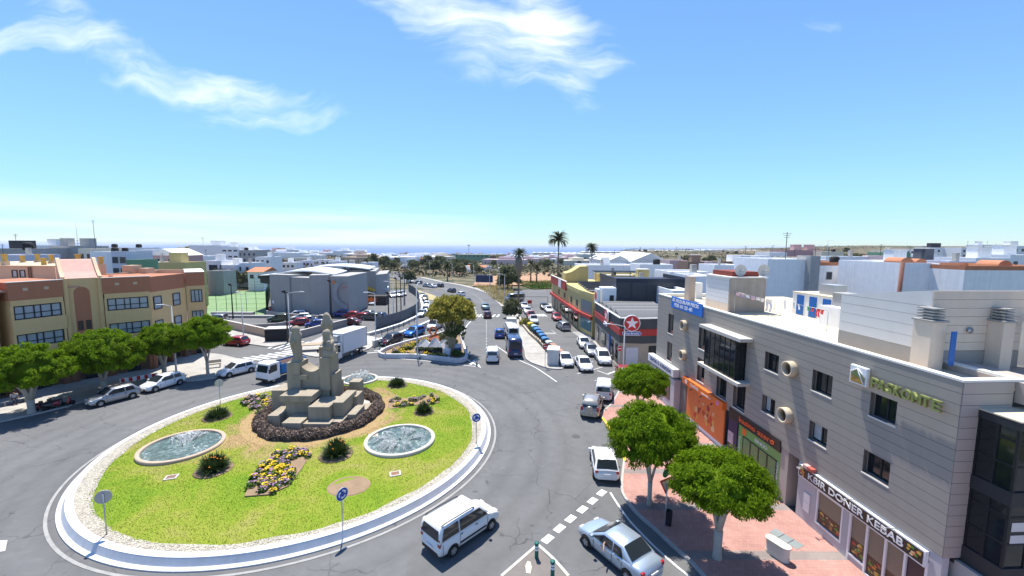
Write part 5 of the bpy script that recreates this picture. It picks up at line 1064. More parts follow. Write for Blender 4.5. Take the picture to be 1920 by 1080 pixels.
# ------------------------------------------------------------------ sports hall, court, car park
HALL = mt('board_marked_concrete', (.355, .345, .325), var=.08, streak=.16, scale=.5); WROOF = mt('white_metal_roof', (.66, .68, .70), rough=.5, var=.04)
HB = thing('sports_hall', 'large grey concrete sports hall with curved white roofs beyond the car park', 'building', (-46, 95, 0))
def hput(b, name, m): b.v = [(x + 46, y - 95, z) for x, y, z in b.v]; return b.build(name, m, HB)
fp = [(-54.69, 93.63), (-49.18, 91.68), (-44.04, 90.15), (-40.34, 91.31), (-36.25, 91.46)]
hts = [9.1, 8.6, 9.2, 8.9]
for i in range(4):
    a, c = Vector(fp[i]), Vector(fp[i + 1]); d = (c - a).normalized(); n = Vector((-d.y, d.x)); off = n * (0 if i % 2 == 0 else .35)
    b = MB(); b.prism([a + off, c + off - d * .03, c + n * 14, a + n * 14], 0, hts[i]); hput(b, 'concrete_panel', HALL)
a, c = Vector(fp[0]), Vector(fp[3])
b = MB(); S = []
for i in range(13):
    u = i / 12; p = a + (c - a) * u + Vector((0, 1.0)); z = 8.75 + 1.15 * math.sin(math.pi * (.1 + .8 * u)); p = p + Vector((0, 1.5)); q = p + Vector((-2, 13)); S.append([(p.x, p.y, z), (q.x, q.y, z + .1), (q.x, q.y, z - .2), (p.x, p.y, z - .3)])
b.loft(S); hput(b, 'curved_roof', WROOF)
b = MB(); q = Vector(fp[0]); b.prism([(q.x - 7, q.y + 8), (q.x, q.y + 2), (q.x, q.y + 20), (q.x - 9, q.y + 24)], 6.4, 8.2); hput(b, 'dark_glazing', DARK); b = MB(); b.add([(q.x - 7, q.y + 7, 8.25), (q.x + .2, q.y + 1.6, 8.9), (q.x + 1, q.y + 16, 9.2), (q.x - 7, q.y + 18, 8.3)], [(0, 1, 2, 3)]); hput(b, 'lean_roof', WROOF)
w2 = [(-46, 115.67), (-41.21, 114.8), (-37.7, 114.96), (-35.96, 119.58)]; w2 = [Vector(p) for p in w2]
for i in range(3): b = MB(); a, c = w2[i], w2[i + 1]; b.prism([a, c - (c - a).normalized() * .04, c + Vector((-4, 16)), a + Vector((-4, 16))], 0, (8.9, 8.6, 7.6)[i]); hput(b, 'concrete_panel', HALL)
b = MB(); S = []
for i in range(9):
    u = i / 8; p = w2[0] + Vector((-9, -2)) + (w2[1] - w2[0] + Vector((11, 1))) * u; z = 8.9 + 1.1 * math.sin(math.pi * (.2 + .7 * u)); S.append([(p.x, p.y, z), (p.x - 2, p.y + 12, z + .1), (p.x - 2, p.y + 12, z - .2), (p.x, p.y, z - .3)])
b.loft(S); hput(b, 'curved_roof', WROOF); b = MB(); p = w2[0]; b.prism([p + Vector((-6.5, -4)), p + Vector((-.2, -4)), p + Vector((-.2, 4)), p + Vector((-6.5, 4))], 7.4, 8.9); hput(b, 'dark_glazing', DARK)
b = MB(); p = w2[0]; S = [p + Vector((-.1, -4.5)), p + Vector((3.4, -2)), p + Vector((3.2, -.1)), p + Vector((-.1, -.1))]; b.prism(S, 5.3, 5.7); hput(b, 'entrance_canopy', DARK); b = MB(); b.prism([w2[0] + Vector((0, -.2)), w2[3] + Vector((0, -.2)), w2[3] + Vector((0, -.05)), w2[0] + Vector((0, -.05))], 0, 2.2); hput(b, 'dark_ground_glazing', DARK)
fpa = Vector(fp[3]); d = (Vector(fp[4]) - fpa); ang = math.atan2(d.y, d.x)
for nm, x, z, r, m in (('orange_mark', 1.1, 7.6, .55, ORNG), ('grey_mark', 2.0, 7.5, .4, METAL)):
    b = MB(); b.add([(fpa.x + 46 + math.cos(ang) * (x + r * math.cos(t) * (1 if i % 2 else .4)), fpa.y - 95 + math.sin(ang) * (x + r * math.cos(t)) - .05 + .0, z + r * math.sin(t) * (1 if i % 2 else .4)) for i, t in enumerate(np.linspace(0, 5.65, 10))], [tuple(range(10))]); b.build('wall_emblem', m, HB)
letters('CENTRO', .62, mt('grey_letter', (.30, .33, .36)), HB, (fpa.x + 46 + 1.7, fpa.y - 95 - .12, 7.6), (R(90), 0, ang)); letters('GYM', .5, RED, HB, (fpa.x + 46 + 2.9, fpa.y - 95 - .12, 6.4), (R(90), 0, ang))
b = MB(); n_ = Vector((d.y, -d.x)).normalized() * .06
def arc_band(c, r0, r1, a0, a1):
    P = [(c[0] + r * math.cos(t), c[1] + r * math.sin(t)) for r, ts in ((r1, np.linspace(a0, a1, 16)), (r0, np.linspace(a1, a0, 16))) for t in ts]
    bb = MB(); bb.add([(fpa.x + 46 + math.cos(ang) * x + n_.x, fpa.y - 95 + math.sin(ang) * x + n_.y, z) for x, z in P], [tuple(range(len(P)))]); bb.build('mural_arc', mt('pale_mural', (.33, .335, .345), var=.1, streak=.12), HB)
arc_band((4.4, 5.2), 2.7, 3.7, R(125), R(262))
b = MB(); q = Vector(fp[0]) + Vector((.3, -.03)); b.box(q.x + .2, q.x + 2.2, q.y - .3, q.y - .2, 2.5, 3.2); hput(b, 'white_notice', WSIGN)
# shade sails by the hall
def sail(p, m, lab):
    t = thing('shade_sail', lab, 'awning', (*p, 0), 0, 'shade sails over the hall terrace'); b = MB(); b.add([(-2.2, -1.2, 3.1), (0, -1.6, 3.9), (2.2, -1.2, 3.0), (2.4, 1.4, 3.8), (0, 1.6, 3.3), (-2.4, 1.4, 3.9), (0, 0, 4.4)], [(0, 1, 6), (1, 2, 6), (2, 3, 6), (3, 4, 6), (4, 5, 6), (5, 0, 6)]); b.build('canopy', m, t)
    for x, y in ((-2.2, -1.2), (2.2, -1.2)): b = MB(); b.tube([(x, y, 0), (x, y, 3.1)], .06, 6); b.build('post', METAL, t)
YS = mt('yellow_canvas', (.70, .40, .04)); sail((-44.12, 114.66), WSIGN, 'white shade sail nearest the concrete hall wall'); sail((-41.7, 113.69), YS, 'yellow shade sail between the two white ones, left'); sail((-40.04, 114.85), YS, 'yellow shade sail between the two white ones, right'); sail((-38.24, 119.47), WSIGN, 'white shade sail furthest right by the hall')
t = thing('terrace_bar', 'low dark terrace bar under the shade sails with an orange star mural', 'kiosk', (*(-38.21, 108.73), 0)); b = MB(); b.box(-5, 5, 0, 3, 0, 2.4); b.build('wall', mt('brown_bar', (.06, .05, .05)), t); b = MB(); b.add([(1 + (2.4 if i % 2 else .7) * math.cos(a), -.02, 1.4 + (1.1 if i % 2 else .4) * math.sin(a)) for i, a in enumerate(np.linspace(0, 5.85, 14))], [tuple(range(14))]); b.build('star_mural', ORNG, t)
# court
CG = mt('court_green', (.17, .27, .12), var=.3, scale=.3); c0 = [(-67.46, 91), (-55.35, 92.88), (-82.92, 141.44), (-99.45, 135.83)]; b = MB(); b.sheet(c0, .03); struct('sports_court', b, CG)
t = thing('court_fence', 'tall see-through fence round the green sports court', 'fence', (*(-61.47, 91.23), 0)); ox, oy = (-61.47, 91.23)
def fence_run(t, p, q, h, m, step, ox, oy, wires=5):
    p, q = Vector(p), Vector(q); n = max(1, round((q - p).length / step))
    for i in range(n + 1): r = p + (q - p) * i / n; b = MB(); b.tube([(r.x - ox, r.y - oy, 0), (r.x - ox, r.y - oy, h)], .05, 5); b.build('post', m, t)
    b = MB()
    for k in range(wires): z = h * (k + .5) / wires; b.tube([(p.x - ox, p.y - oy, z), (q.x - ox, q.y - oy, z)], .018, 4)
    o = b.build('wire', m, t); o['kind'] = 'stuff'
FG = mt('fence_green', (.02, .07, .045)); fence_run(t, (-67.46, 91), (-55.35, 92.88), 5.2, FG, 2.2, ox, oy); fence_run(t, (-55.35, 92.88), (-73.33, 125.2), 5.2, FG, 2.5, ox, oy, 9); fence_run(t, (-97.25, 132.79), (-79.91, 136.56), 5.0, FG, 4, ox, oy)
b = MB(); p, q = Vector((-55.35, 92.88)), Vector((-73.33, 125.2)); b.add([(p.x - ox, p.y - oy, 0), (q.x - ox, q.y - oy, 0), (q.x - ox, q.y - oy, 4.6), (p.x - ox, p.y - oy, 4.6)], [(0, 1, 2, 3)]); b.build('wind_screen', mt('dark_netting', (.02, .055, .04)), t)
t = thing('court_steps', 'grey concrete terrace with low steps in front of the sports court', 'terrace', (*(-59.71, 88.57), 0)); b = MB(); b.box(-7, 10, 0, 1.2, 0, .5); b.box(-6, 3, 1.22, 2.4, 0, 1.0); b.build('steps', CONC, t)
# walls
def wall_run(pts, h, th, m, lab, name='boundary_wall', cap=None, z=0.):
    o0 = pts[len(pts) // 2]; t = thing(name, lab, 'wall', (*o0, z)); b = MB(); c = MB()
    for p, q in zip(pts[:-1], pts[1:]):
        p, q = Vector(p) - Vector(o0), Vector(q) - Vector(o0); d = (q - p).normalized(); n = Vector((-d.y, d.x)) * th / 2; b.prism([p - n, q - n, q + n, p + n], -.2, h); n *= 1.4; c.prism([p - n, q - n, q + n, p + n], h, h + .07)
    b.build('wall', m, t); c.build('coping', cap or m, t); return t
TAN = mt('tan_wall', (.42, .33, .26), streak=.1); wall_run([(-62.01, 82.35), (-52.69, 76.78), (-41.46, 69.67)], 1.5, .3, TAN, 'tan boundary wall behind the red hatchback', cap=CONC_L)
wall_run([(-36.79, 67.23), (-35.51, 70.88), (-34.38, 74.92), (-32.4, 80.54)], 1.3, .3, mt('grey_tan_wall', (.30, .26, .24), streak=.15), 'grey-brown wall along the car park behind the monument', cap=CONC_L)
wall_run([(-21.57, 63.67), (-20.79, 65.44), (-19.14, 70.09), (-17.06, 77.39), (-15.31, 85.7), (-14.68, 91.56)], 1.0, .35, CONC_L, 'long pale parapet wall beside the queue of cars, left of the planted wedge', cap=WSIGN)
wall_run([(-25.14, 71.6), (-23.8, 74.77), (-21.82, 80.88), (-20.53, 90.66), (-22.03, 102.07), (-26.23, 118.88), (-32.21, 137.36)], .5, .4, CONC_L, 'low white kerb wall in front of the grey curving fence', cap=WSIGN)
wall_run([(-54.59, 79.29), (-48.67, 76.41), (-44.61, 78.04), (-40.97, 84.22)], .9, .25, CONC, 'low concrete wall along the edge of the car park'); wall_run([(-54.53, 91.49), (-47.2, 87.72), (-39.9, 85.46)], 1.1, .25, CONC, 'grey concrete wall under the tall hall facade')
t = thing('curving_fence', 'grey board fence curving along the lower road', 'fence', (*(-24.79, 103.71), 0)); ox, oy = (-24.79, 103.71); pts = fine_path([(-25.22, 76.16), (-23.44, 80.29), (-22.06, 87.33), (-22.24, 97.15), (-25.01, 111.31), (-29.58, 127.43), (-35.48, 141.98)], 1.6)
FB = mt('blue_grey_board', (.10, .115, .135), var=.12, streak=.15)
for p, q in zip(pts[:-1], pts[1:]):
    d = (q - p).normalized(); n = Vector((-d.y, d.x)) * .04; b = MB(); q2 = q - d * .05; b.prism([Vector((v.x - ox, v.y - oy)) for v in (p - n, q2 - n, q2 + n, p + n)], 0, 2.5); b.build('board', FB, t)
t = thing('kiosk_box', 'black louvred utility cabin with pale flat top at the pavement edge', 'cabin', (*(-38.4, 66.81), 0), R(12)); b = MB(); b.box(-1.75, 1.75, 0, 2.2, 0, 2.1); b.build('cabinet', mt('matt_black', (.022, .023, .027)), t); b = MB(); b.box(-1.85, 1.85, -.1, 2.3, 2.1, 2.2); b.build('roof', CONC_L, t)
for i in range(12): b = MB(); b.box(-1.0, 1.3, -.03, -.002, .2 + i * .15, .3 + i * .15); b.build('slat', mt('black_slat', (.03, .031, .036)), t)
t = thing('long_bench', 'flat timber-topped bench table on thin legs on the triangular pavement', 'bench', (*(-29.1, 60.55), .13), R(15)); b = MB(); b.box(-2.6, 2.8, 0, 1.6, .85, .95); b.build('top', mt('weathered_timber', (.36, .28, .19), var=.2), t)
for x in (-2.5, -1.9, 2.6): b = MB(); b.box(x, x + .08, .02, .1, 0, .85); b.build('leg', DARK, t)
b = MB(); b.box(.6, 2.8, .3, 1.5, .1, .8); b.build('dark_box', DARK, t)

# ------------------------------------------------------------------ vehicles
PAINT = paint('car_paint', (.7, .7, .7)); TYRE = BLACK; RIMM = mt('alloy_rim', (.16, .165, .17), rough=.4, metal=.5, var=.05); LAMP = mt('clear_lamp', (.75, .77, .8), rough=.1, coat=.5, var=.05); TAIL = mt('red_lamp', (.38, .015, .02), rough=.2, coat=.5, var=.05); TRIM = mt('black_trim', (.02, .02, .021), rough=.5); CGL = glass('car_glass', (.022, .028, .034), .05, .3); PLATE = WSIGN
def wheel(parent, x, y, r, w, s):
    b = MB(); prof = [(r * .62, -w / 2), (r * .92, -w / 2), (r, -w * .35), (r, w * .35), (r * .92, w / 2), (r * .62, w / 2)]; k = 22
    b.loft([[(q * math.cos(6.2832 * j / k), y_, q * math.sin(6.2832 * j / k)) for q, y_ in prof] for j in range(k + 1)], cap=False)
    o = b.build('wheel', TYRE, parent, (x, y, r)); b = MB(); b.disc((0, s * w * .44, 0), r * .64, 'y', .03, 20); ro = b.build('rim', RIMM, o)
    b = MB()
    for i in range(5): a = 6.2832 * i / 5; b.add([(r * .14 * math.cos(a - .9), s * w * .53, r * .14 * math.sin(a - .9)), (r * .58 * math.cos(a - .17), s * w * .53, r * .58 * math.sin(a - .17)), (r * .58 * math.cos(a + .17), s * w * .53, r * .58 * math.sin(a + .17)), (r * .14 * math.cos(a + .9), s * w * .53, r * .14 * math.sin(a + .9))], [(0, 1, 2, 3) if s < 0 else (3, 2, 1, 0)])
    b.build('spoke', METAL, o)
def make_car(kind, L, W, H, cab, belt=.93, hood=.86, nose=.64, tail=.90, panel=False, wb=.62, wr=.31, rails=False, spare=False, dark_low=False, roof_in=.80, boot=None):
    t = bpy.data.objects.new(kind, None); COL.objects.link(t); hw = W / 2
    zt_r = boot or belt
    secs = [(-.5, .78, .40, tail * .72), (-.488, .90, .30, tail * .93), (-.455, .97, .25, zt_r), (-.33, 1., .22, zt_r if boot else belt), (-.15, 1., .2, belt), (.1, 1., .2, belt), (cab[3] - .02, .995, .2, belt - .02), (cab[3] + .05, .98, .21, hood), (.42, .945, .23, (hood + nose) / 2 + .03), (.475, .86, .27, nose), (.5, .70, .36, nose * .82)]
    def ring(x, f, zb, zt):
        h = hw * f; zm = zb + (zt - zb) * .45; P = [(h * .86, zb), (h * .97, zb + .10), (h, zm), (h * .985, zt - .10), (h * .93, zt - .03), (h * .75, zt), (0, zt + .025)]
        return [(x * L, y, z) for y, z in P] + [(x * L, -y, z) for y, z in P[-2::-1]]
    b = MB(); b.loft([ring(*s) for s in secs]); b.build('body', PAINT, t)
    xr0, xr1, xf1, xf0 = [c * L for c in cab]; rw = hw * roof_in
    def cs(x):                                        # roof height and half widths along the cabin
        if x < xr1: u = (x - xr0) / max(.01, xr1 - xr0)
        elif x > xf1: u = (xf0 - x) / max(.01, xf0 - xf1)
        else: u = 1.
        u = max(0., min(1., u)); crown = .03 * math.sin(math.pi * (x - xr0) / (xf0 - xr0)); zr = (zt_r if x < xr1 and boot else belt - .02) * (1 - u) + (H - .03 + crown) * u
        return zr, hw * .94 * (1 - u) + rw * u, u
    def csec(x):
        zr, w, u = cs(x); wb_ = hw * .945; P = [(wb_, belt - .06), (wb_ * (1 - u * .04), belt + (zr - belt) * .25 if u > .05 else belt - .05), (w + .03 * u, zr - .10 * u - .005), (w - .05, zr - .015), (0, zr + .02)]
        return [(x, y, z) for y, z in P] + [(x, -y, z) for y, z in P[-2::-1]]
    xs = [xr0, xr0 + (xr1 - xr0) * .5, xr1, xr1 + (xf1 - xr1) * .33, xr1 + (xf1 - xr1) * .66, xf1, xf1 + (xf0 - xf1) * .5, xf0]
    b = MB(); b.loft([csec(x) for x in xs]); b.build('cabin', PAINT, t)
    def side(x, v, s):                                # a point on the glass plane of the side, proud by a hair
        zr, w, u = cs(x); y = hw * .945 * (1 - v) + (w + .03) * v; return (x, s * (y + .012), belt + .03 + (zr - .12 - belt - .03) * v)
    splits = [(xr1 + .04 - (xr1 - xr0) * .25, xr1 + (xf1 - xr1) * .44 - .04), (xr1 + (xf1 - xr1) * .44 + .04, xf1 + (xf0 - xf1) * .52)]
    if panel: splits = splits[1:]
    for s in (-1, 1):
        for i, (a, c) in enumerate(splits):
            front = i == len(splits) - 1; b = MB(); ta = a + (.14 * L / 4 if i == 0 and not panel else 0); tc_ = min(c, xf1 - .02) if front else c
            q = [side(a, 0, s), side(c + (.16 if front else 0), 0, s), side(tc_, 1, s), side(ta, 1, s)]; b.add(q, [(0, 1, 2, 3) if s < 0 else (3, 2, 1, 0)]); b.build('side_window', CGL, t)
    def screen(xa, xb, nm, w0=.90):
        b = MB(); q = []
        sgn = 1 if xb > xa else -1
        for x, m in ((xa + (xb - xa) * .12, .92), (xa + (xb - xa) * .94, .93)):
            zr, w, u = cs(x); wd = (hw * .945 * (1 - u) + w * u) * m - .04
            q.append([(x + .0, y, zr + .035 - .012 * abs(y) / wd) for y in (-wd, -wd * .5, 0, wd * .5, wd)])
        vs = q[0] + q[1]; b.add(vs, [((i, i + 1, i + 6, i + 5) if (xb < xa) else (i + 5, i + 6, i + 1, i)) for i in range(4)]); return b.build(nm, CGL, t)
    screen(xf0, xf1, 'windscreen')
    if abs(xr1 - xr0) > .12 * L * .5 or boot: screen(xr0, xr1, 'rear_window')
    else:                                             # upright tailgate glass
        b = MB(); z0, z1 = belt + .05, H - .22; x0_ = xr0 + (xr1 - xr0) * .05 - .03; x1_ = xr0 + (xr1 - xr0) * .9 - .03; b.quad((x0_, hw * .78, z0), (x0_, -hw * .78, z0), (x1_, -hw * .70, z1), (x1_, hw * .70, z1)); b.build('rear_window', CGL, t)
    for s in (-1, 1):
        for x in (-wb / 2 * L, wb / 2 * L):
            b = MB(); b.disc((x, s * (hw - .045), wr + .02), wr * 1.16, 'y', .10, 22); b.build('wheel_arch', TRIM, t); wheel(t, x, s * (hw - .06), wr, .2, s)
        b = MB(); b.box(.425 * L, .472 * L, s * hw * .62 - .15, s * hw * .62 + .15, nose - .03, nose + .075); b.build('headlight', LAMP, t, bevel=.02)
        b = MB(); b.box(-.494 * L, -.455 * L, s * hw * .80 - .10, s * hw * .80 + .10, tail * .78, tail * .78 + (.42 if H > 1.6 else .2)); b.build('tail_light', TAIL, t, bevel=.02)
        x = xf1 + (xf0 - xf1) * .62; b = MB(); b.box(x - .08, x + .08, s * (hw + .10) - .09, s * (hw + .10) + .09, belt + .03, belt + .19); b.build('mirror', PAINT, t, bevel=.03)
        b = MB(); [b.box(xx, xx + .16, s * (hw + .004) - .012, s * (hw + .004) + .012, belt - .14, belt - .10) for xx in (-.2 * L, .04 * L)]; b.build('door_handle', TRIM, t)
        b = MB(); [b.box(xx - .008, xx + .008, s * (hw + .001) - .006, s * (hw + .001) + .006, .34, belt - .12) for xx in (splits[0][0] + .02, splits[-1][0] - .04, splits[-1][1] + .10)]; b.build('door_seam', TRIM, t)
        if rails: b = MB(); b.tube([(xr1 + .1, s * (rw - .06), H), (xr1 + .3, s * (rw - .05), H + .06), (xf1 - .5, s * (rw - .05), H + .06), (xf1 - .3, s * (rw - .06), H)], .025, 6); b.build('roof_rail', TRIM, t)
        if dark_low: b = MB(); b.box(-.2 * L, .22 * L, s * (hw + .002) - .012, s * (hw + .002) + .012, .46, .56); b.build('side_moulding', TRIM, t)
    b = MB(); b.box(-.504 * L, -.47 * L, -hw * .72, hw * .72, .30, .48); b.build('rear_bumper', TRIM if dark_low else PAINT, t, bevel=.02)
    b = MB(); b.box(.47 * L, .503 * L, -hw * .5, hw * .5, .34, .52); b.build('grille', TRIM, t, bevel=.02)
    for x0_, x1_, z in ((-.512 * L, -.503 * L, .60), (.503 * L, .508 * L, .38)): b = MB(); b.box(x0_, x1_, -.25, .25, z, z + .11); b.build('number_plate', PLATE, t)
    b = MB(); b.box(-.40 * L, .42 * L, -hw * .8, hw * .8, .14, .26); b.build('underbody', TRIM, t)
    if spare: b = MB(); b.disc((-.53 * L, 0, .98), .33, 'x', .2, 24); b.build('spare_wheel_cover', PAINT, t, bevel=.03)
    return t, L
KINDS = {}
def kind(nm, *a, **k): KINDS[nm] = make_car(nm, *a, **k)
kind('hatchback', 4.0, 1.72, 1.48, (-.485, -.36, .05, .27)); kind('sedan_car', 4.5, 1.76, 1.47, (-.36, -.20, .06, .27), belt=.92, boot=1.0, tail=.94)
kind('people_carrier', 4.38, 1.81, 1.82, (-.497, -.465, .13, .31), belt=1.08, hood=1.0, nose=.74, tail=1.02, rails=True, dark_low=True, roof_in=.82)
kind('small_van', 4.2, 1.72, 1.82, (-.497, -.47, .12, .29), belt=1.08, hood=.98, nose=.74, tail=1.0, roof_in=.84)
kind('panel_van', 4.3, 1.80, 1.82, (-.497, -.47, .14, .31), belt=1.06, hood=.98, nose=.74, tail=1.0, panel=True, dark_low=True, roof_in=.84)
kind('off_roader', 4.3, 1.80, 1.70, (-.49, -.43, .06, .25), belt=1.05, hood=1.0, nose=.82, tail=1.0, spare=True, wr=.36, rails=True)
kind('crossover', 4.4, 1.82, 1.64, (-.485, -.37, .06, .27), belt=1.02, hood=.97, nose=.76, tail=.98, wr=.35)
kind('minibus', 5.6, 2.0, 2.35, (-.497, -.475, .30, .42), belt=1.25, hood=1.1, nose=.8, tail=1.1, roof_in=.86, wr=.34)
kind('large_van', 6.0, 2.05, 2.65, (-.497, -.48, .27, .40), belt=1.35, hood=1.15, nose=.8, tail=1.2, panel=True, roof_in=.86, wr=.35)
kind('pickup', 4.6, 1.72, 1.66, (-.12, -.05, .12, .27), belt=.98, hood=.92, nose=.74, tail=.95, panel=True)
used = set(); PC = {}
COLS = {'white': (.74, .74, .74), 'silver': (.36, .375, .39), 'iceblue': (.42, .50, .58), 'grey': (.10, .105, .11), 'black': (.012, .013, .015), 'red': (.33, .015, .02), 'maroon': (.11, .015, .02), 'blue': (.015, .06, .28), 'brightblue': (.02, .16, .50), 'navy': (.014, .03, .10), 'teal': (.18, .30, .34), 'beige': (.42, .39, .34), 'yellow': (.6, .42, .05), 'green': (.05, .10, .06)}
def car(kd, front, rear, col, lab, group='cars on the road', z=0.):
    proto, L = KINDS[kd]; F, Rr = Vector(front[:2]), Vector(rear[:2]); d = (F - Rr).normalized(); c = (F + Rr) / 2
    o = proto if kd not in used else copy_tree(proto); used.add(kd)
    o.location = (c.x, c.y, max(0, gz(c.x, c.y) + .012) if c.y < 150 else gz(c.x, c.y) + .012); o.rotation_euler.z = math.atan2(d.y, d.x)
    tag(o, lab, {'people_carrier': 'van', 'small_van': 'van', 'panel_van': 'van', 'large_van': 'van', 'minibus': 'minibus', 'pickup': 'pickup'}.get(kd, 'car'), group)
    if col not in PC:
        m = PAINT.copy(); m.name = col + '_paint'; PC[col] = m; metal = .5 if col in ('silver', 'iceblue', 'grey', 'teal', 'beige', 'brightblue') else 0.
        for n in m.node_tree.nodes:
            if n.type == 'VECT_MATH' and n.operation == 'SCALE': n.inputs[0].default_value = COLS[col]
        m.node_tree.nodes['Principled BSDF'].inputs['Metallic'].default_value = metal
    for ch in o.children:
        if ch.type == 'MESH' and ch.data.materials[0] == PAINT: ch.material_slots[0].link = 'OBJECT'; ch.material_slots[0].material = PC[col]
    return o
def carw(kd, fw, rw, side, col, lab, **k):            # from the two wheels seen: side 'L' or 'R' of the car
    proto, L = KINDS[kd]; F, Rr = Vector(fw), Vector(rw); d = (F - Rr).normalized(); n = Vector((-d.y, d.x)) * (-.78 if side == 'L' else .78); c = (F + Rr) / 2 + n
    return car(kd, c + d * L / 2, c - d * L / 2, col, lab, **k)
def carm(kd, mid, hd, end, col, lab, **k):            # from the middle of the end seen and the heading in degrees
    proto, L = KINDS[kd]; d = Vector((math.cos(R(hd)), math.sin(R(hd)))); m = Vector(mid); c = m + d * L / 2 if end == 'rear' else m - d * L / 2
    return car(kd, c + d * L / 2, c - d * L / 2, col, lab, **k)
PK = 'parked cars'
carw('people_carrier', (-1.18, 22), (-3.01, 20.03), 'R', 'white', 'white people carrier with dark tinted rear circling the island')
SED = carw('sedan_car', (4.26, 20.47), (5.49, 18.64), 'L', 'iceblue', 'ice-blue sedan at the give-way dashes, an arm out of its window')
carm('hatchback', (6.48, 26.56), 84, 'rear', 'white', 'white hatchback parked by the yellow kerb, its back to the camera', group=PK)
carm('off_roader', (7.21, 36.99), 72, 'rear', 'beige', 'beige off-roader with a spare wheel on its back door', group=PK)
carm('small_van', (9.41, 41.21), 76, 'rear', 'white', 'small white van with twin rear windows, parked ahead of the off-roader', group=PK)
carm('hatchback', (13.42, 47.8), 80, 'rear', 'red', 'red car half hidden behind the furthest pavement tree', group=PK)
carw('hatchback', (-40.1, 39.41), (-39.1, 41.42), 'L', 'silver', 'silver hatchback parked in tree shade by the scooters', group=PK)
carw('hatchback', (-38.35, 43.3), (-37.54, 45.9), 'L', 'white', 'white hatchback with dark windows parked behind the silver one in the shade', group=PK)
carw('hatchback', (-33.81, 48.25), (-32.4, 50.69), 'L', 'white', 'white hatchback in full sun at the street corner by the bench', group=PK)
carw('hatchback', (-44.79, 63.93), (-42.49, 63.47), 'L', 'red', 'red hatchback parked along the tan wall', group=PK)
carm('small_van', (-2.61, 55), 91, 'rear', 'white', 'white estate van leaving the roundabout on the main road')
carm('large_van', (0.59, 57.73), 95, 'rear', 'navy', 'tall dark blue van parked on the main road', group=PK)
carm('minibus', (0.32, 68.24), 96, 'rear', 'white', 'white minibus parked ahead of the tall blue van', group=PK)
carm('hatchback', (-0.25, 75.96), 97, 'rear', 'white', 'white car parked ahead of the minibus', group=PK)
carm('hatchback', (-2.04, 69.76), 92, 'rear', 'blue', 'blue hatchback driving away beside the parked minibus'); carm('hatchback', (-5.22, 89.21), 96, 'rear', 'maroon', 'dark red car crossing the far zebra'); carm('sedan_car', (-6.24, 101.02), 100, 'rear', 'teal', 'pale blue car just beyond the far zebra')
carm('hatchback', (-9.6, 95.35), -72, 'front', 'teal', 'grey-blue car waiting behind the fan tree near the far zebra'); carm('hatchback', (-11.3, 110.9), -68, 'front', 'grey', 'grey car behind the grey-blue one on the inner lane'); carm('hatchback', (-15.03, 128.17), 120, 'rear', 'white', 'white car on the bend above the fan tree'); carm('hatchback', (-19.21, 138.07), 126, 'rear', 'black', 'dark car on the bend above the fan tree')
carm('hatchback', (-26.25, 156.85), 132, 'rear', 'black', 'small dark car far along the bend'); carm('sedan_car', (-28.42, 154.37), 134, 'rear', 'white', 'small white car far along the bend'); carm('hatchback', (-31.3, 157.9), 136, 'rear', 'silver', 'small silver car far along the bend'); carm('hatchback', (-37.73, 172.53), 138, 'rear', 'grey', 'small grey car far along the bend'); carm('hatchback', (-43.46, 181.66), -40, 'front', 'white', 'tiny white car furthest along the bend')
carw('crossover', (-19.44, 64.07), (-18.05, 67.36), 'L', 'black', 'black car at the no-entry sign, first in the queue'); carw('crossover', (-17.23, 70.15), (-15.67, 73.64), 'L', 'brightblue', 'bright blue car second in the queue beside the flower wedge'); carw('panel_van', (-14.5, 75.53), (-13.36, 80.62), 'L', 'white', 'white panel van third in the queue behind the fan tree')
for i, (f, r, c, lab) in enumerate((((-20.27, 90), (-20.14, 94.95), 'silver', 'silver car on the lower lane by the curving fence, nearest'), ((-20.17, 95.7), (-21.24, 104.75), 'white', 'white car on the lower lane, second by the curving fence'), ((-21.6, 103.84), (-23, 113.48), 'white', 'white car on the lower lane, third by the curving fence'), ((-24.69, 116.67), (-26.22, 126.28), 'black', 'dark car on the lower lane, fourth by the curving fence'), ((-26.69, 122.44), (-28.47, 133.06), 'silver', 'silver car on the lower lane, last before the bend'))):
    d = (Vector(f) - Vector(r)).normalized(); car('hatchback', Vector(f), Vector(f) - d * 4, c, lab)
carm('sedan_car', (7.38, 53.01), -86, 'front', 'white', 'white saloon parked by the big white cabinet, facing the camera', group=PK); carm('sedan_car', (9.52, 51.01), -88, 'front', 'white', 'old white saloon standing alone in the side street', group=PK)
car('crossover', (12.47, 53.35), (12.76, 59.16), 'white', 'white crossover parked at the pizza shop corner', PK); car('hatchback', (11.76, 57.99), (11.81, 62.85), 'silver', 'pale silver car parked behind the crossover at the pizza shop', PK); car('sedan_car', (11.42, 62.51), (11.55, 67.78), 'white', 'white car parked third from the pizza shop corner', PK)
carm('crossover', (10.27, 76.28), 102, 'rear', 'silver', 'silver estate driving up the side street'); car('hatchback', (9.84, 84.76), (9.39, 92.44), 'red', 'red car with a dark windscreen parked by the yellow shop', PK); car('sedan_car', (9.12, 96.06), (8.52, 102.46), 'white', 'white car parked beyond the red one at the yellow shop', PK); car('hatchback', (8.32, 99.95), (7.84, 107.83), 'black', 'dark car at the far end of the yellow shop', PK)
for f, r, kd, c, lab in (((3.42, 100.57), (3, 109.54), 'hatchback', 'white', 'small white car furthest up the left side of the side street'), ((3.92, 93.66), (3.55, 100.58), 'sedan_car', 'white', 'white saloon second up the left side of the side street'), ((4.36, 87.62), (4.05, 93.66), 'pickup', 'red', 'red and white pickup on the left side of the side street'), ((4.68, 82.86), (4.25, 87.62), 'pickup', 'white', 'white pickup beside the recycling bins')): car(kd, f, r, c, lab, PK)
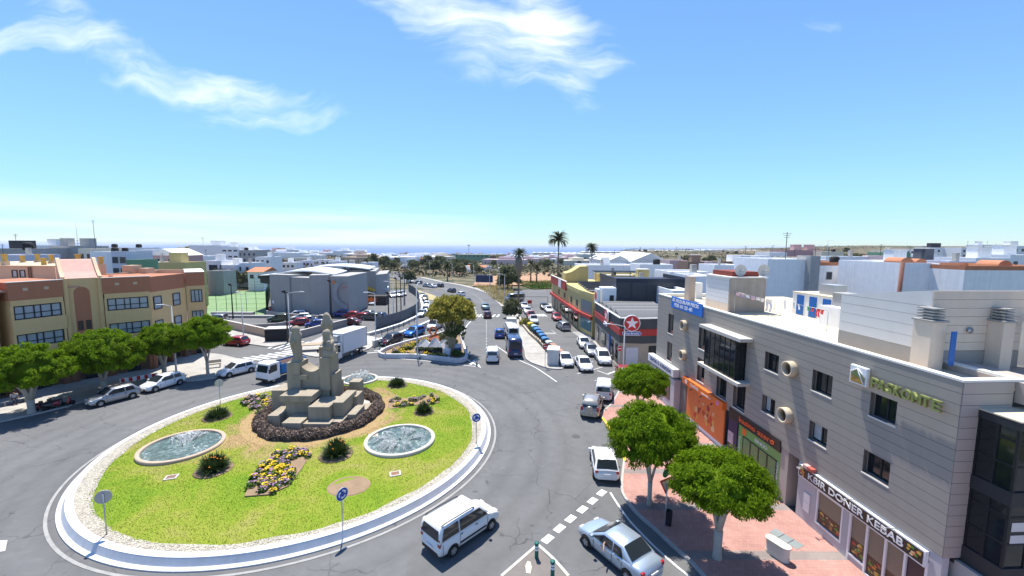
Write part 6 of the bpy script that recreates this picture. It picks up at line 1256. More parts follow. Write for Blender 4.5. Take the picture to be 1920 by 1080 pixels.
car('minibus', (-0.58, 116.67), (2, 117.91), 'silver', 'silver minibus parked side-on in the far car park', PK); car('hatchback', (1, 126.34), (2.98, 127.75), 'grey', 'grey car parked behind the silver minibus in the far car park', PK)
# car park of the sports hall: mid point, heading
for f, hd, kd, c, lab in (((-47.84, 84.59), 190, 'crossover', 'green', 'dark green estate in the hall car park, left'), ((-46.63, 89.05), 200, 'crossover', 'white', 'white car nearest the hall wall in the car park'), ((-44.33, 86.55), 200, 'hatchback', 'white', 'white hatchback second from the hall wall'), ((-41.76, 83.61), 205, 'sedan_car', 'silver', 'silver saloon in the middle of the hall car park'), ((-41.95, 80.77), 205, 'hatchback', 'red', 'red hatchback in front of the silver saloon in the car park'), ((-37.79, 79.3), 200, 'hatchback', 'blue', 'blue hatchback at the front of the hall car park'), ((-39.41, 84.88), 195, 'hatchback', 'beige', 'beige car beside the tall statue in the car park'), ((-38, 91.4), 185, 'hatchback', 'blue', 'blue hatchback against the end of the hall'), ((-34.89, 89.47), 175, 'hatchback', 'red', 'red hatchback by the hall entrance ramp'), ((-32.13, 87.61), 175, 'hatchback', 'red', 'red hatchback second from the hall ramp'), ((-31.8, 90.94), 170, 'sedan_car', 'silver', 'silver car third from the hall ramp'), ((-29.67, 87.06), 172, 'crossover', 'grey', 'grey car fourth from the hall ramp'), ((-28.85, 88.37), 170, 'hatchback', 'navy', 'navy car last in the row by the hall ramp'), ((-32.31, 81.64), 175, 'sedan_car', 'maroon', 'maroon car behind the shrubs at the car park edge'), ((-38.76, 108.7), 260, 'hatchback', 'silver', 'silver car under the shade sails, left'), ((-36.59, 109.79), 262, 'hatchback', 'white', 'white car under the shade sails, right'),
                          ((-60.09, 83.57), 185, 'crossover', 'silver', 'silver car behind the tan wall at the left end of the car park'), ((-36.49, 125.76), 300, 'sedan_car', 'white', 'white car in the far row beside the hall, first'), ((-35.74, 127.12), 300, 'hatchback', 'white', 'white car in the far row beside the hall, second'), ((-34.6, 127.17), 300, 'hatchback', 'silver', 'silver car in the far row beside the hall, third'), ((-34.33, 129.91), 300, 'hatchback', 'white', 'white car in the far row beside the hall, fourth')):
    d = Vector((math.cos(R(hd)), math.sin(R(hd)))); m = Vector(f); car(kd, m + d * 2, m - d * 2, c, lab, 'cars in the sports hall car park')
# trucks
def truck_cab(t, x0, x1, hw, h, col, nose=.25):
    b = MB(); S = []
    prof = [(x0, .45), (x1, .45), (x1 + .08, .8), (x1 + .02, 1.3), (x1 - nose, h - .1), (x1 - nose - .15, h), (x0, h)]
    b.loft([[(x, y, z) for x, z in prof] for y in (-hw, -hw + .04, hw - .04, hw)]); b.sm = [False] * len(b.sm); b.build('cab', PC[col], t, bevel=.04)
    b = MB(); a = (x1 + .03, 1.36); c = (x1 - nose + .02, h - .18); b.quad((a[0], -hw * .88, a[1]), (a[0], hw * .88, a[1]), (c[0], hw * .82, c[1]), (c[0], -hw * .82, c[1])); b.build('windscreen', CGL, t)
    for s in (-1, 1):
        b = MB(); q = [(x0 + .35, s * (hw + .006), 1.35), (x1 - .12, s * (hw + .006), 1.25), (x1 - nose - .1, s * (hw + .006), h - .22), (x0 + .35, s * (hw + .006), h - .22)]; b.add(q, [(0, 1, 2, 3) if s < 0 else (3, 2, 1, 0)]); b.build('side_window', CGL, t)
        b = MB(); b.tube([(x1 - .1, s * hw, 1.9), (x1 + .05, s * (hw + .28), 1.8)], .02, 5); b.box(x1 - .02, x1 + .06, s * (hw + .3) - .1, s * (hw + .3) + .1, 1.35, 1.8); b.build('mirror', TRIM, t)
        b = MB(); b.box(x1 + .02, x1 + .10, s * hw * .72 - .16, s * hw * .72 + .16, .72, .9); b.build('headlight', LAMP, t)
    b = MB(); b.box(x1 - .05, x1 + .12, -hw * .98, hw * .98, .4, .62); b.build('bumper', TRIM, t, bevel=.02)
def place_truck(t, fw, rw, side, hw, xm):
    F, Rr = Vector(fw), Vector(rw); d = (F - Rr).normalized(); n = Vector((-d.y, d.x)) * (-hw if side == 'L' else hw); c = F + n - d * xm; t.location = (c.x, c.y, .012); t.rotation_euler.z = math.atan2(d.y, d.x)
t = thing('tipper_truck', 'small white tipper truck with a blue load body behind the monument', 'truck'); truck_cab(t, 1.2, 2.75, .95, 2.35, 'white')
TB = mt('tipper_blue', (.015, .16, .42), rough=.4, var=.1, streak=.1); b = MB(); b.box(-2.6, 1.05, -1.0, 1.0, .85, .95); [b.box(-2.6, 1.05, s * 1.0 - .03, s * 1.0 + .03, .95, 1.95) for s in (-1, 1)]; b.box(1.0, 1.06, -.97, .97, .95, 2.25); b.box(-2.62, -2.57, -.97, .97, .95, 1.95); b.build('load_body', TB, t)
for s in (-1, 1):
    b = MB(); b.box(-2.62, 1.06, s * 1.035 - .02, s * 1.035 + .02, 1.42, 1.48); [b.box(x, x + .07, s * 1.04 - .025, s * 1.04 + .025, .95, 1.95) for x in (-2.55, -.8, .95)]; b.build('side_rib', TB, t)
b = MB(); b.box(-2.5, .95, -.95, .95, .96, 1.8); b.build('load', mt('brown_load', (.07, .035, .025), var=.4), t); b = MB(); b.box(-2.6, 2.5, -.4, .4, .5, .85); b.build('chassis', TRIM, t)
for x in (2.0, -1.6):
    for s in (-1, 1): wheel(t, x, s * .82, .38, .24, s)
place_truck(t, (-27.42, 46.64), (-26.43, 49.22), 'L', .82, 2.0)
t = thing('box_truck', 'white box truck waiting behind the monument, its cab hidden', 'truck'); truck_cab(t, 1.9, 3.6, 1.1, 2.5, 'white'); b = MB(); b.box(-3.6, 1.8, -1.2, 1.2, .95, 3.75); b.build('box', mt('truck_box_white', (.70, .71, .74), rough=.4, var=.03), t, bevel=.03)
b = MB(); [b.box(-3.62, 1.82, s * 1.205 - .02, s * 1.205 + .02, z, z + .09) for s in (-1, 1) for z in (.95, 3.66)]; [b.box(x - .05, x + .05, s * 1.205 - .015, s * 1.205 + .015, 1.05, 3.66) for s in (-1, 1) for x in (-3.56, 1.76)]; b.build('edge_rail', METAL, t)
b = MB(); b.box(-3.6, 2.5, -.45, .45, .55, .94); b.box(-3.5, -2.9, -1.1, 1.1, .5, .6); b.build('chassis', TRIM, t); b = MB(); b.box(1.82, 2.4, -.7, .7, 2.75, 3.5); b.build('cooler_unit', METAL, t, bevel=.05); b = MB(); b.disc((-2.9, -1.222, 1.7), .16, 'y', .01); b.build('logo', mt('grey_logo', (.3, .3, .33)), t)
for x in (2.6, -2.3):
    for s in (-1, 1): wheel(t, x, s * .95, .42, .28, s)
place_truck(t, (-23.58, 55.3), (-22.32, 59.8), 'L', .95, 2.6)
# scooters in the shade
def scooter(x, y, rz, lab, col):
    t = thing('motor_scooter', lab, 'scooter', (x, y, .012), rz, 'scooters parked by the tree')
    for xx in (-.6, .62): b = MB(); b.lathe([(.12, -.06), (.25, -.06), (.27, 0), (.25, .06), (.12, .06)], 16); o = b.build('wheel', TYRE, t, (xx, 0, .27)); o.rotation_euler.x = R(90)
    b = MB(); b.loft([[(x_, y_ * w, z_) for y_, z_ in ((-1, z0), (-1, (z0 + z1) / 2), (-.7, z1), (.7, z1), (1, (z0 + z1) / 2), (1, z0))] for x_, w, z0, z1 in ((-.85, .10, .6, .75), (-.6, .17, .42, .80), (-.2, .18, .3, .78), (0, .16, .28, .36), (.3, .16, .28, .36), (.42, .15, .3, .8), (.52, .1, .5, .95))]); b.build('body', PC[col], t)
    b = MB(); b.loft([[(x_, y_, z_) for y_, z_ in ((-w, .78), (-w, .86), (w, .86), (w, .78))] for x_, w in ((-.8, .1), (-.5, .15), (-.05, .12))]); b.build('seat', TRIM, t); b = MB(); b.tube([(.62, 0, .3), (.5, 0, .9), (.45, 0, 1.05)], .035, 6); b.tube([(.42, -.32, 1.08), (.47, 0, 1.02), (.42, .32, 1.08)], .02, 6); b.build('handlebar', TRIM, t); b = MB(); b.box(-.98, -.72, -.15, .15, .85, 1.1); b.build('top_box', TRIM, t, bevel=.03)
scooter(*(-44.49, 38.29), R(60), 'dark red scooter nearest the thick tree trunk', 'maroon'); scooter(*(-43.81, 38.56), R(58), 'black scooter in the middle of the row by the tree', 'black'); scooter(*(-43.62, 39.09), R(55), 'black scooter with red tail closest to the silver hatchback', 'red')

# ------------------------------------------------------------------ signs, lamps, bollards
TEAL = mt('bollard_green', (.012, .12, .095), rough=.5, var=.08)
def post(t, h, r=.035, m=None, x=0, y=0): b = MB(); b.tube([(x, y, 0), (x, y, h)], r, 10); return b.build('post', m or METAL, t)
def ring_sign(loc, face, lab, h=2.1):
    t = thing('roundabout_sign', lab, 'road sign', loc, face, 'round signs on the island edge'); post(t, h + .2)
    b = MB(); b.disc((0, -.05, h), .36, 'y', .025, 32); p = b.build('plate', METAL, t); b = MB(); b.disc((0, -.066, h), .36, 'y', .006, 32); b.build('rim', WSIGN, p); b = MB(); b.disc((0, -.071, h), .335, 'y', .005, 32); b.build('face', BLUE, p)
    for i in range(3):
        a0 = R(90 + 120 * i); b = MB(); P = []
        for r, ts in ((.24, np.linspace(a0, a0 - R(62), 8)), (.155, np.linspace(a0 - R(62), a0, 8))): P += [(r * math.cos(a), -.0745, h + r * math.sin(a)) for a in ts]
        b.add(P, [tuple(range(16))]); e = a0 - R(60); b.add([(r * math.cos(a), -.0747, h + r * math.sin(a)) for r, a in ((.29, e), (.105, e), (.20, e - R(34)))], [(0, 1, 2)]); b.build('arrow', WSIGN, p)
ring_sign((*(-9.16, 21.28), .44), R(58), 'blue roundabout sign with white arrows at the near edge of the island'); ring_sign((*(-2.74, 31.43), .44), R(20), 'blue roundabout sign with white arrows at the right edge of the island')
ring_sign((*(-21.63, 20.83), .44), R(213), 'grey back of a round sign on the gravel at the near left edge'); ring_sign((*(-28.23, 39.03), .44), R(200), 'grey back of a round sign at the far left edge of the island')
def noentry(loc, face, lab, h=2.2, base_green=False):
    t = thing('no_entry_sign', lab, 'road sign', loc, face, 'no-entry signs'); post(t, h + .2); b = MB(); b.disc((0, -.05, h), .34, 'y', .03, 28); p = b.build('plate', METAL, t); b = MB(); b.disc((0, -.069, h), .33, 'y', .005, 28); b.build('face', RED, p); b = MB(); b.box(-.24, .24, -.075, -.072, h - .06, h + .06); b.build('bar', WSIGN, p)
    if base_green: b = MB(); b.tube([(0, 0, 0), (0, 0, .75)], .1, 10); b.build('sleeve', TEAL, t)
noentry((*(-17.82, 57.59), 0), R(-20), 'no-entry sign on a green post in front of the flower wedge', 2.4, True); noentry((*(13.67, 51.76), .13), R(15), 'no-entry sign beside the lamp post at the pizza shop', 2.9)
noentry((*(4.41, 53.42), .13), R(10), 'stacked red signs on a post at the tip of the dividing pavement', 2.7)
t = thing('give_way_sign', 'back of a give-way sign with red rim beside the middle tree', 'road sign', (*(8.83, 22.27), .13), R(-150)); post(t, 2.5)
b = MB(); b.extrude_y([(-.48, 2.75), (.48, 2.75), (0, 1.92)], -.06, -.04); p = b.build('plate', mt('pale_sign_back', (.52, .47, .38)), t); b = MB()
for a, c in (((-.48, 2.75), (.48, 2.75)), ((.48, 2.75), (0, 1.92)), ((0, 1.92), (-.48, 2.75))): b.tube([(a[0], -.05, a[1]), (c[0], -.05, c[1])], .045, 6)
b.build('rim', mt('orange_red_rim', (.55, .07, .02)), p)
b = MB(); b.disc((.05, -.08, 3.1), .24, 'y', .03, 20); b.build('green_plate', mt('green_plate', (.02, .18, .06)), t)
t = thing('litter_bin', 'black litter bin standing at the foot of the give-way sign', 'litter bin', (*(9.01, 22.27), .13)); b = MB(); b.lathe([(.15, .05), (.17, .1), (.20, .85), (.21, .88), (.18, .88), (.16, .5), (.02, .45)], 16); b.build('bucket', DARK, t); b = MB(); b.tube([(0, .0, 0), (0, .0, .1)], .05); b.build('foot', METAL, t)
t = thing('stone_bollard', 'cream oval stone block on the red pavement by the kebab shop', 'bollard', (*(13.77, 19.97), .13), R(-62)); b = MB()
def oval(L_, w, z, k=20): return [(math.copysign(max(0, abs(math.cos(6.2832 * j / k)) * (L_ + w) - 0) if 0 else 0, 1) + (L_ if math.cos(6.2832 * j / k) >= 0 else -L_) + w * math.cos(6.2832 * j / k), w * math.sin(6.2832 * j / k), z) for j in range(k)]
b.loft([oval(.32, .26, 0), oval(.32, .26, .14), oval(.31, .25, .16), oval(.31, .25, .66), oval(.34, .28, .69), oval(.34, .28, .78), oval(.28, .22, .80)], smooth=False); b.build('block', mt('cream_stone', (.62, .58, .49), var=.08), t)
t = thing('pavement_hatch', 'grey steel hatch set flush in the red pavement', 'hatch', (*(15.06, 21.24), .134), R(-62)); b = MB(); b.box(-.75, .75, -.32, .32, -.01, .006); b.build('plate', mt('grey_hatch', (.22, .25, .25), var=.2), t); b = MB(); [b.box(x - .015, x + .015, -.32, .32, .0065, .011) for x in (-.25, .25)]; b.build('joint', DARK, t)
def flex(loc, lab, h=.85, grp='green bollards'):
    t = thing('bollard', lab, 'bollard', loc, 0, grp); b = MB(); b.lathe([(.11, 0), (.10, .05), (.095, h - .1), (.12, h - .08), (.12, h), (.03, h + .01)], 14); b.build('body', TEAL, t)
    for z in (h * .52, h * .70): b = MB(); b.lathe([(.099, z), (.102, z + .01), (.102, z + .09), (.099, z + .1)], 14); b.build('band', WSIGN, t)
flex((*(1.35, 19.88), 0), 'green bollard with white bands at the tip of the painted triangle'); flex((*(2.05, 18.64), 0), 'green bollard with white bands at the bottom edge, right side of the painted triangle')
for p, l in (((-19.66, 60.79), 'green bollard left of the no-entry sign'), ((-12.83, 56.87), 'green bollard in front of the lamp post on the wedge'), ((-8.66, 55.9), 'green bollard at the near right corner of the wedge'), ((-5.93, 57.86), 'green bollard right of the wedge, second from its tip'), ((-4.61, 53.95), 'green bollard at the white tip beside the main road'), ((-22.53, 57.48), 'green bollard by the box truck'), ((-16.13, 67.79), 'green bollard behind the flowers of the wedge'), ((-6.73, 61.1), 'green bollard right of the wedge, third from its tip')): flex((*p, 0), l, .9)
def lamp_post(loc, h, az, lab, arm=1.6, m=None, r=.09):
    t = thing('street_lamp', lab, 'street lamp', loc, az, 'street lamps'); b = MB(); b.tube([(0, 0, 0), (0, 0, .8), (0, 0, h)], [r * 1.4, r * 1.1, r * .6], 10); b.build('post', m or mt('lamp_grey', (.52, .53, .53), rough=.5, var=.05), t)
    b = MB(); b.tube([(0, 0, h - .05), (arm * .5, 0, h + .15), (arm, 0, h + .2)], r * .5, 8); b.build('arm', m or _m['lamp_grey'], t); b = MB(); b.loft([[(arm + x, y * w, h + .2 + z) for y, z in ((-1, -.05), (-.7, .07), (.7, .07), (1, -.05))] for x, w in ((-.35, .08), (-.1, .17), (.35, .16), (.5, .08))]); b.build('head', m or _m['lamp_grey'], t)
lamp_post((*(-40.95, 49.55), .13), 8.3, R(200), 'street lamp between the trees in front of the ochre building', 1.0); lamp_post((*(-13.32, 57.69), .1), 10.2, R(90), 'white street lamp on the near edge of the flower wedge', 1.4); lamp_post((*(-21.84, 65.77), 0), 8.2, R(200), 'street lamp by the parapet wall beside the black car', 1.2)
lamp_post((*(-36.45, 67.24), 0), 8.0, R(0), 'pale street lamp behind the standing statue', 2.2); lamp_post((*(-44.68, 68.17), .13), 7.6, R(150), 'street lamp behind the red hatchback', 1.0); lamp_post((*(13.27, 48.19), 0), 6.6, R(172), 'street lamp with a long arm at the pizza shop corner', 2.0)
for i, (p, h, l) in enumerate((((-1.86, 104.66), 8.5, 'first'), ((-3.81, 123.57), 8.5, 'second'), ((-7.58, 140.29), 9, 'third'), ((-14.37, 154.99), 9, 'fourth'), ((-26.27, 182.31), 9, 'fifth'), ((-42.88, 216.67), 9, 'sixth'), ((-28.87, 110.13), 8, None), ((-25.09, 87.22), 8, None))):
    lamp_post((*p, gz(*p)), h, R(180), '%s street lamp up the right side of the main road' % l if l else ['street lamp above the curving fence, far end', 'street lamp above the curving fence, near end'][i - 6], 1.4, r=.075)
def flood(loc, h, lab, n=2):
    t = thing('floodlight_mast', lab, 'lamp mast', loc, 0, 'dark masts round the sports hall'); b = MB(); b.tube([(0, 0, 0), (0, 0, h)], [.14, .09], 8); b.build('post', DARK, t); b = MB(); b.box(-.3, .3, -.1, .1, h - .5, h - .35); b.build('bracket', DARK, t); b = MB(); b.box(-.45, -.1, -.3, .0, h - .35, h - .05); b.build('floodlight', DARK, t)
for p, h, l in (((-36.2, 66.12), 8.6, 'dark mast beside the black utility cabin'), ((-36.98, 84.36), 8.8, 'dark mast in front of the hall emblem'), ((-25.03, 83.59), 6.5, 'dark mast at the near end of the curving fence'), ((-26.27, 93.98), 8.6, 'dark mast in the car park right of the hall'), ((-28.85, 111.14), 8.4, 'tallest dark mast beside the lower road'), ((-27.39, 101.85), 8.4, 'dark mast left of the lower road'), ((-59.2, 87.29), 7.6, 'dark mast at the corner of the sports court')): flood((*p, 0), h, l)
# posts along the lower pavement
for i, p in enumerate(((-23.48, 70.8), (-23, 72.53), (-22.5, 74.35), (-21.98, 76.26), (-21.46, 78.01), (-21.02, 79.84), (-20.52, 82.03), (-20.14, 84.93))):
    t = thing('pavement_post', '%s thin dark post along the lower pavement, counted from the lamp post' % ('first', 'second', 'third', 'fourth', 'fifth', 'sixth', 'seventh', 'last')[i], 'post', (*p, 0), 0, 'posts along the lower pavement'); b = MB(); b.lathe([(.07, 0), (.06, .05), (.06, .95), (.02, 1.0)], 8); b.build('body', DARK, t)

# ------------------------------------------------------------------ planted wedge between the roads
wp = [(-19.11, 58.7), (-18.12, 57.58), (-15.76, 57.49), (-13.33, 57.41), (-8.8, 55.89), (-7.71, 55.4), (-6.73, 55.68), (-6.33, 57.43), (-7.32, 62.69), (-8.75, 70.39), (-9.6, 75.67), (-11.27, 75.62), (-12.99, 71.52), (-14.33, 69.82), (-16.72, 65.91), (-18.76, 61.76)]
wpath = [tuple(p) for p in fine_path(wp + [wp[0]], .8)]
b = MB(); b.prism(wpath[:-1], 0, .12); struct('planting_bed', b, _m['dry_soil'])
t = thing('bed_wall', 'low whitewashed wall round the planted wedge', 'wall', (*(-13.49, 60.94), 0)); ox, oy = (-13.49, 60.94); b = MB()
for p, q in zip(wpath[:-1], wpath[1:]):
    p, q = Vector(p) - Vector((ox, oy)), Vector(q) - Vector((ox, oy)); d = (q - p).normalized(); n = Vector((-d.y, d.x)) * .15; b.prism([p - n, q - n, q + n, p + n], 0, .62)
b.build('wall', WK, t)
wedge_z = lambda x, y: .12
flower_bed([(-17.93, 59.23), (-17.29, 61.73), (-15.34, 65.53), (-14.18, 68.19), (-13.27, 66.32), (-15.12, 62.76), (-16, 58.98)], 'yellow flowers along the far side of the planted wedge', 21, .75, 1.3, wedge_z, hgt=.75)
flower_bed([(-16.45, 57.82), (-15.69, 59.29), (-9.25, 58.27), (-9.14, 56.6), (-13.46, 57.32)], 'low strip of yellow and pink flowers behind the near wall of the wedge', 22, .55, 1.5, wedge_z, hgt=.6)
HG = mt('clipped_hedge_leaf', (.03, .06, .015), island=.4, var=.2)
t = thing('clipped_hedge', 'dark clipped hedge strip on the planted wedge', 'hedge', (*(-12.04, 59.67), .12), R(-3)); g = np.random.default_rng(3); n = 2600
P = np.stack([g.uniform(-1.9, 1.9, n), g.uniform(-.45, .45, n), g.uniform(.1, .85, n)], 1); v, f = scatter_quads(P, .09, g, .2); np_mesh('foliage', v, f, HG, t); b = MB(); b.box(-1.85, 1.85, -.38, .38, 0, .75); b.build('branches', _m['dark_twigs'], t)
t = thing('stone_shelter', 'small white tent-shaped stone group on the planted wedge', 'ornament', (*(-12.08, 63.17), .12), R(8)); PWH = mt('pale_ornament', (.78, .77, .75), var=.1)
for x, w, h in ((-1.4, 1.5, 1.35), (.2, 1.3, 1.5), (1.6, 1.2, 1.25)): b = MB(); b.add([(x - w, -.7, 0), (x + w, -.7, 0), (x + w * .9, .9, 0), (x - w * .9, .9, 0), (x - .3, 0, h), (x + .3, .1, h)], [(0, 1, 5, 4), (1, 2, 5), (2, 3, 4, 5), (3, 0, 4)]); b.build('roof_stone', PWH, t)
t = thing('clay_ornament', 'orange clay hoop sculpture on a mound on the planted wedge', 'ornament', (*(-12.97, 67.45), .12), R(5)); CLAY = mt('orange_clay', (.42, .13, .05), var=.15); b = MB(); b.tube([(.55 * math.cos(a), 0, 1.75 + .62 * math.sin(a)) for a in np.linspace(-1.2, 4.34, 18)], .16, 8); b.build('hoop', CLAY, t); b = MB(); b.lathe([(1.5, 0), (1.2, .5), (.5, 1.15), (.1, 1.25)], 14, (.3, 0)); b.build('mound', CLAY, t)
t = thing('white_box', 'small white box behind the flowers at the near right of the wedge', 'box', (*(-9.34, 58.85), .12), R(-5)); b = MB(); b.box(-.5, .5, -.3, .3, 0, .85); b.build('body', WSIGN, t); b = MB(); b.box(-.54, .54, -.34, .34, .85, .9); b.build('lid', WSIGN, t)
t = thing('covered_cart', 'blue and white covered cart under the fan tree', 'cart', (*(-8.31, 60.37), .12), R(20)); b = MB(); b.box(-.8, .8, -.5, .5, .2, .75); b.build('body', mt('cart_blue', (.03, .09, .35)), t); b = MB(); b.loft([[(x, .52 * math.cos(a), .75 + .55 * math.sin(a)) for a in np.linspace(0, math.pi, 9)] for x in (-.82, .82)]); b.build('cover', mt('pale_cover', (.5, .52, .58)), t)
def shrub(p, r, h, lab, seed, m, z=.12, name='shrub', group=None, per=36, n_cl=40, size=None): return bush(p[0], p[1], z, r, h, lab, seed, m, n_cl, per, size or r * .22, name=name, cat='shrub', group=group)
shrub((-7.73, 58.31), .75, .6, 'bright green shrub at the near right corner of the wedge', 31, BUSH_G); shrub((-11.48, 67.49), .9, .9, 'dark shrub behind the white stone group', 32, TREE_G); shrub((-9.54, 63.92), 1.1, .9, 'dark shrub at the foot of the fan tree', 33, TREE_G)
# dividing pavement: cabinet, bins, walls
t = thing('utility_cabinet', 'big white utility cabinet at the end of the dividing pavement', 'cabinet', (*(5.59, 54.67), .13), R(-10)); b = MB(); b.box(-.75, .75, -.6, 1.6, 0, 2.0); b.build('body', mt('cabinet_white', (.66, .65, .62)), t); b = MB(); b.box(-.8, .8, -.65, 1.65, 2.0, 2.08); b.build('roof', WSIGN, t)
for x in (-.7, .03): b = MB(); b.box(x, x + .67, -.625, -.602, .15, 1.85); b.build('door', mt('cabinet_door', (.60, .59, .57)), t)
b = MB(); [b.box(-.785, -.752, y, y + .06, .2, 1.7) for y in (-.2, .1, .4, .7)]; b.build('vent', DARK, t)
t = thing('brick_planter', 'low brown brick wall behind the white cabinet', 'wall', (*(6.51, 57.87), 0), R(100)); b = MB(); b.box(-1.8, 3.0, -.35, .35, 0, 1.45); b.build('wall', mt('brown_brick', (.24, .125, .075), var=.2, fine=12), t); b = MB(); b.box(-1.85, 3.05, -.4, .4, 1.45, 1.52); b.build('coping', mt('brick_coping', (.34, .2, .14)), t)
def skip(p, rz, lab, body, lid):
    t = thing('waste_container', lab, 'waste container', (*p, 0), R(rz), 'waste containers beside the side street'); b = MB(); b.loft([[(-x, -y, z), (x, -y, z), (x, y, z), (-x, y, z)] for x, y, z in ((.52, .42, .15), (.62, .5, .6), (.68, .55, 1.2))]); b.sm = [False] * len(b.sm); b.build('body', body, t)
    b = MB(); b.loft([[(x, .57 * math.cos(a), 1.2 + .28 * math.sin(a)) for a in np.linspace(0, math.pi, 8)] for x in (-.7, .7)]); b.build('lid', lid, t)
    for x in (-.45, .45): b = MB(); b.disc((x, -.35, .09), .09, 'y', .06, 10); b.build('castor', BLACK, t)
DG = mt('dark_green_bin', (.018, .03, .026)); BL = mt('blue_lid', (.05, .17, .36), rough=.4)
for p, l, m1, m2 in (((3.58, 77.53), 'yellow waste container at the head of the row', mt('yellow_bin', (.55, .40, .04)), _m['yellow_bin']), ((4.16, 75.15), 'pale green-blue waste container second in the row', mt('aqua_bin', (.12, .33, .33)), mt('pale_lid', (.3, .45, .5))), ((4.49, 72.46), 'dark container with blue lid, third in the row', DG, BL), ((4.8, 69.95), 'dark container with blue lid, fourth in the row', DG, BL), ((5.08, 67.61), 'dark container with blue lid, fifth in the row', DG, BL), ((5.33, 65.06), 'dark container with blue lid, sixth in the row', DG, BL), ((5.77, 62.37), 'dark green container with a pale sheet on its lid', DG, mt('sheet_lid', (.4, .45, .43))), ((6.05, 60.19), 'dark green container last before the brick wall', DG, DG)): skip(p, 100, l, m1, m2)
wall_run([(1.57, 90.78), (2.16, 81.12), (3.2, 73.3), (4.57, 66.47), (5.49, 60.17)], .55, .3, mt('beige_low_wall', (.42, .36, .27), streak=.1), 'low beige garden wall along the dividing pavement')
t = thing('railing', 'low dark railing on top of the dividing strip', 'railing', (*(3.74, 70.74), 0)); ox, oy = (3.74, 70.74); fence_run(t, (2.51, 79.02), (5.36, 59.57), 1.3, DARK, 1.6, ox, oy, 3)
shrub((2.58, 81.13), 1.0, 1.0, 'yellowish bush on the dividing strip', 41, mt('yellow_bush_leaf', (.22, .20, .03), island=.4)); shrub((0.04, 90.73), 1.9, 2.7, 'round dark green bush at the foot of the fan palm', 42, TREE_G, 0, n_cl=70)
t = thing('skip_box', 'pale builders bag on the pavement beside the parked minibus', 'bag', (*(-0.06, 84.43), .13)); b = MB(); b.taper(-1.1, 1.1, -1.3, 1.3, 0, 1.0, .12); b.build('bag', mt('pale_bag', (.6, .58, .53)), t)
t = thing('gate_frame', 'dark goal-like height barrier across the far car park', 'barrier', (*(5.18, 107.72), 0)); b = MB(); [b.tube([(x, 0, 0), (x, 0, 2.6)], .06, 6) for x in (-4.2, 4.2)]; b.tube([(-4.2, 0, 2.6), (4.2, 0, 2.6)], .05, 6); b.build('frame', DARK, t)
t = thing('warning_barrier', 'small red and white warning barrier at the far car park', 'barrier', (*(4.75, 110.61), 0), R(20)); b = MB(); b.box(-.6, .6, -.05, .05, .4, 1.3); b.build('board', RED, t); b = MB(); [b.box(x, x + .08, -.04, .04, 0, .4) for x in (-.5, .42)]; b.build('leg', METAL, t)
t = thing('billboard', 'dark blue billboard on posts beyond the road bend', 'billboard', (*(-11.07, 165.31), 0), R(-4)); b = MB(); b.box(-3.4, 3.4, -.1, .1, 1.2, 4.0); b.build('panel', mt('billboard_print', (.03, .05, .12), var=.6, scale=.6, fine=1.5), t); b = MB(); [b.box(*q) for q in ((-3.5, 3.5, -.13, -.101, 4.0, 4.15), (-3.5, 3.5, -.13, -.101, 1.05, 1.2), (-3.52, -3.4, -.13, -.101, 1.2, 4.0), (3.4, 3.52, -.13, -.101, 1.2, 4.0))]; b.build('frame', WSIGN, t); b = MB(); [b.box(x, x + .15, 0, .15, -.5, 1.05) for x in (-2.5, 2.4)]; b.build('leg', METAL, t)
t = thing('park_bench', 'slatted bench under the corner tree', 'bench', (*(-38.16, 52.04), .13), R(30))
for i in range(4): b = MB(); b.box(-.8, .8, -.25 + i * .12, -.16 + i * .12, .42, .46); b.build('seat_slat', mt('dark_timber', (.14, .10, .07), var=.2), t)
for i in range(3): b = MB(); b.box(-.8, .8, .28, .32, .55 + i * .13, .65 + i * .13); b.build('back_slat', _m['dark_timber'], t)
for x in (-.7, .64): b = MB(); b.box(x, x + .06, -.25, .3, 0, .42); b.build('leg', DARK, t)
t = thing('shop_barrier', 'red and white barrier board between the two shaded hatchbacks', 'barrier', (*(-41.97, 45.63), .13), R(45)); b = MB(); b.box(-1.6, 1.6, -.03, .03, .5, .95); b.build('board', WSIGN, t)
for i in range(5): b = MB(); b.box(-1.5 + i * .65, -1.2 + i * .65, -.036, -.031, .52, .93); b.build('red_stripe', RED, t)

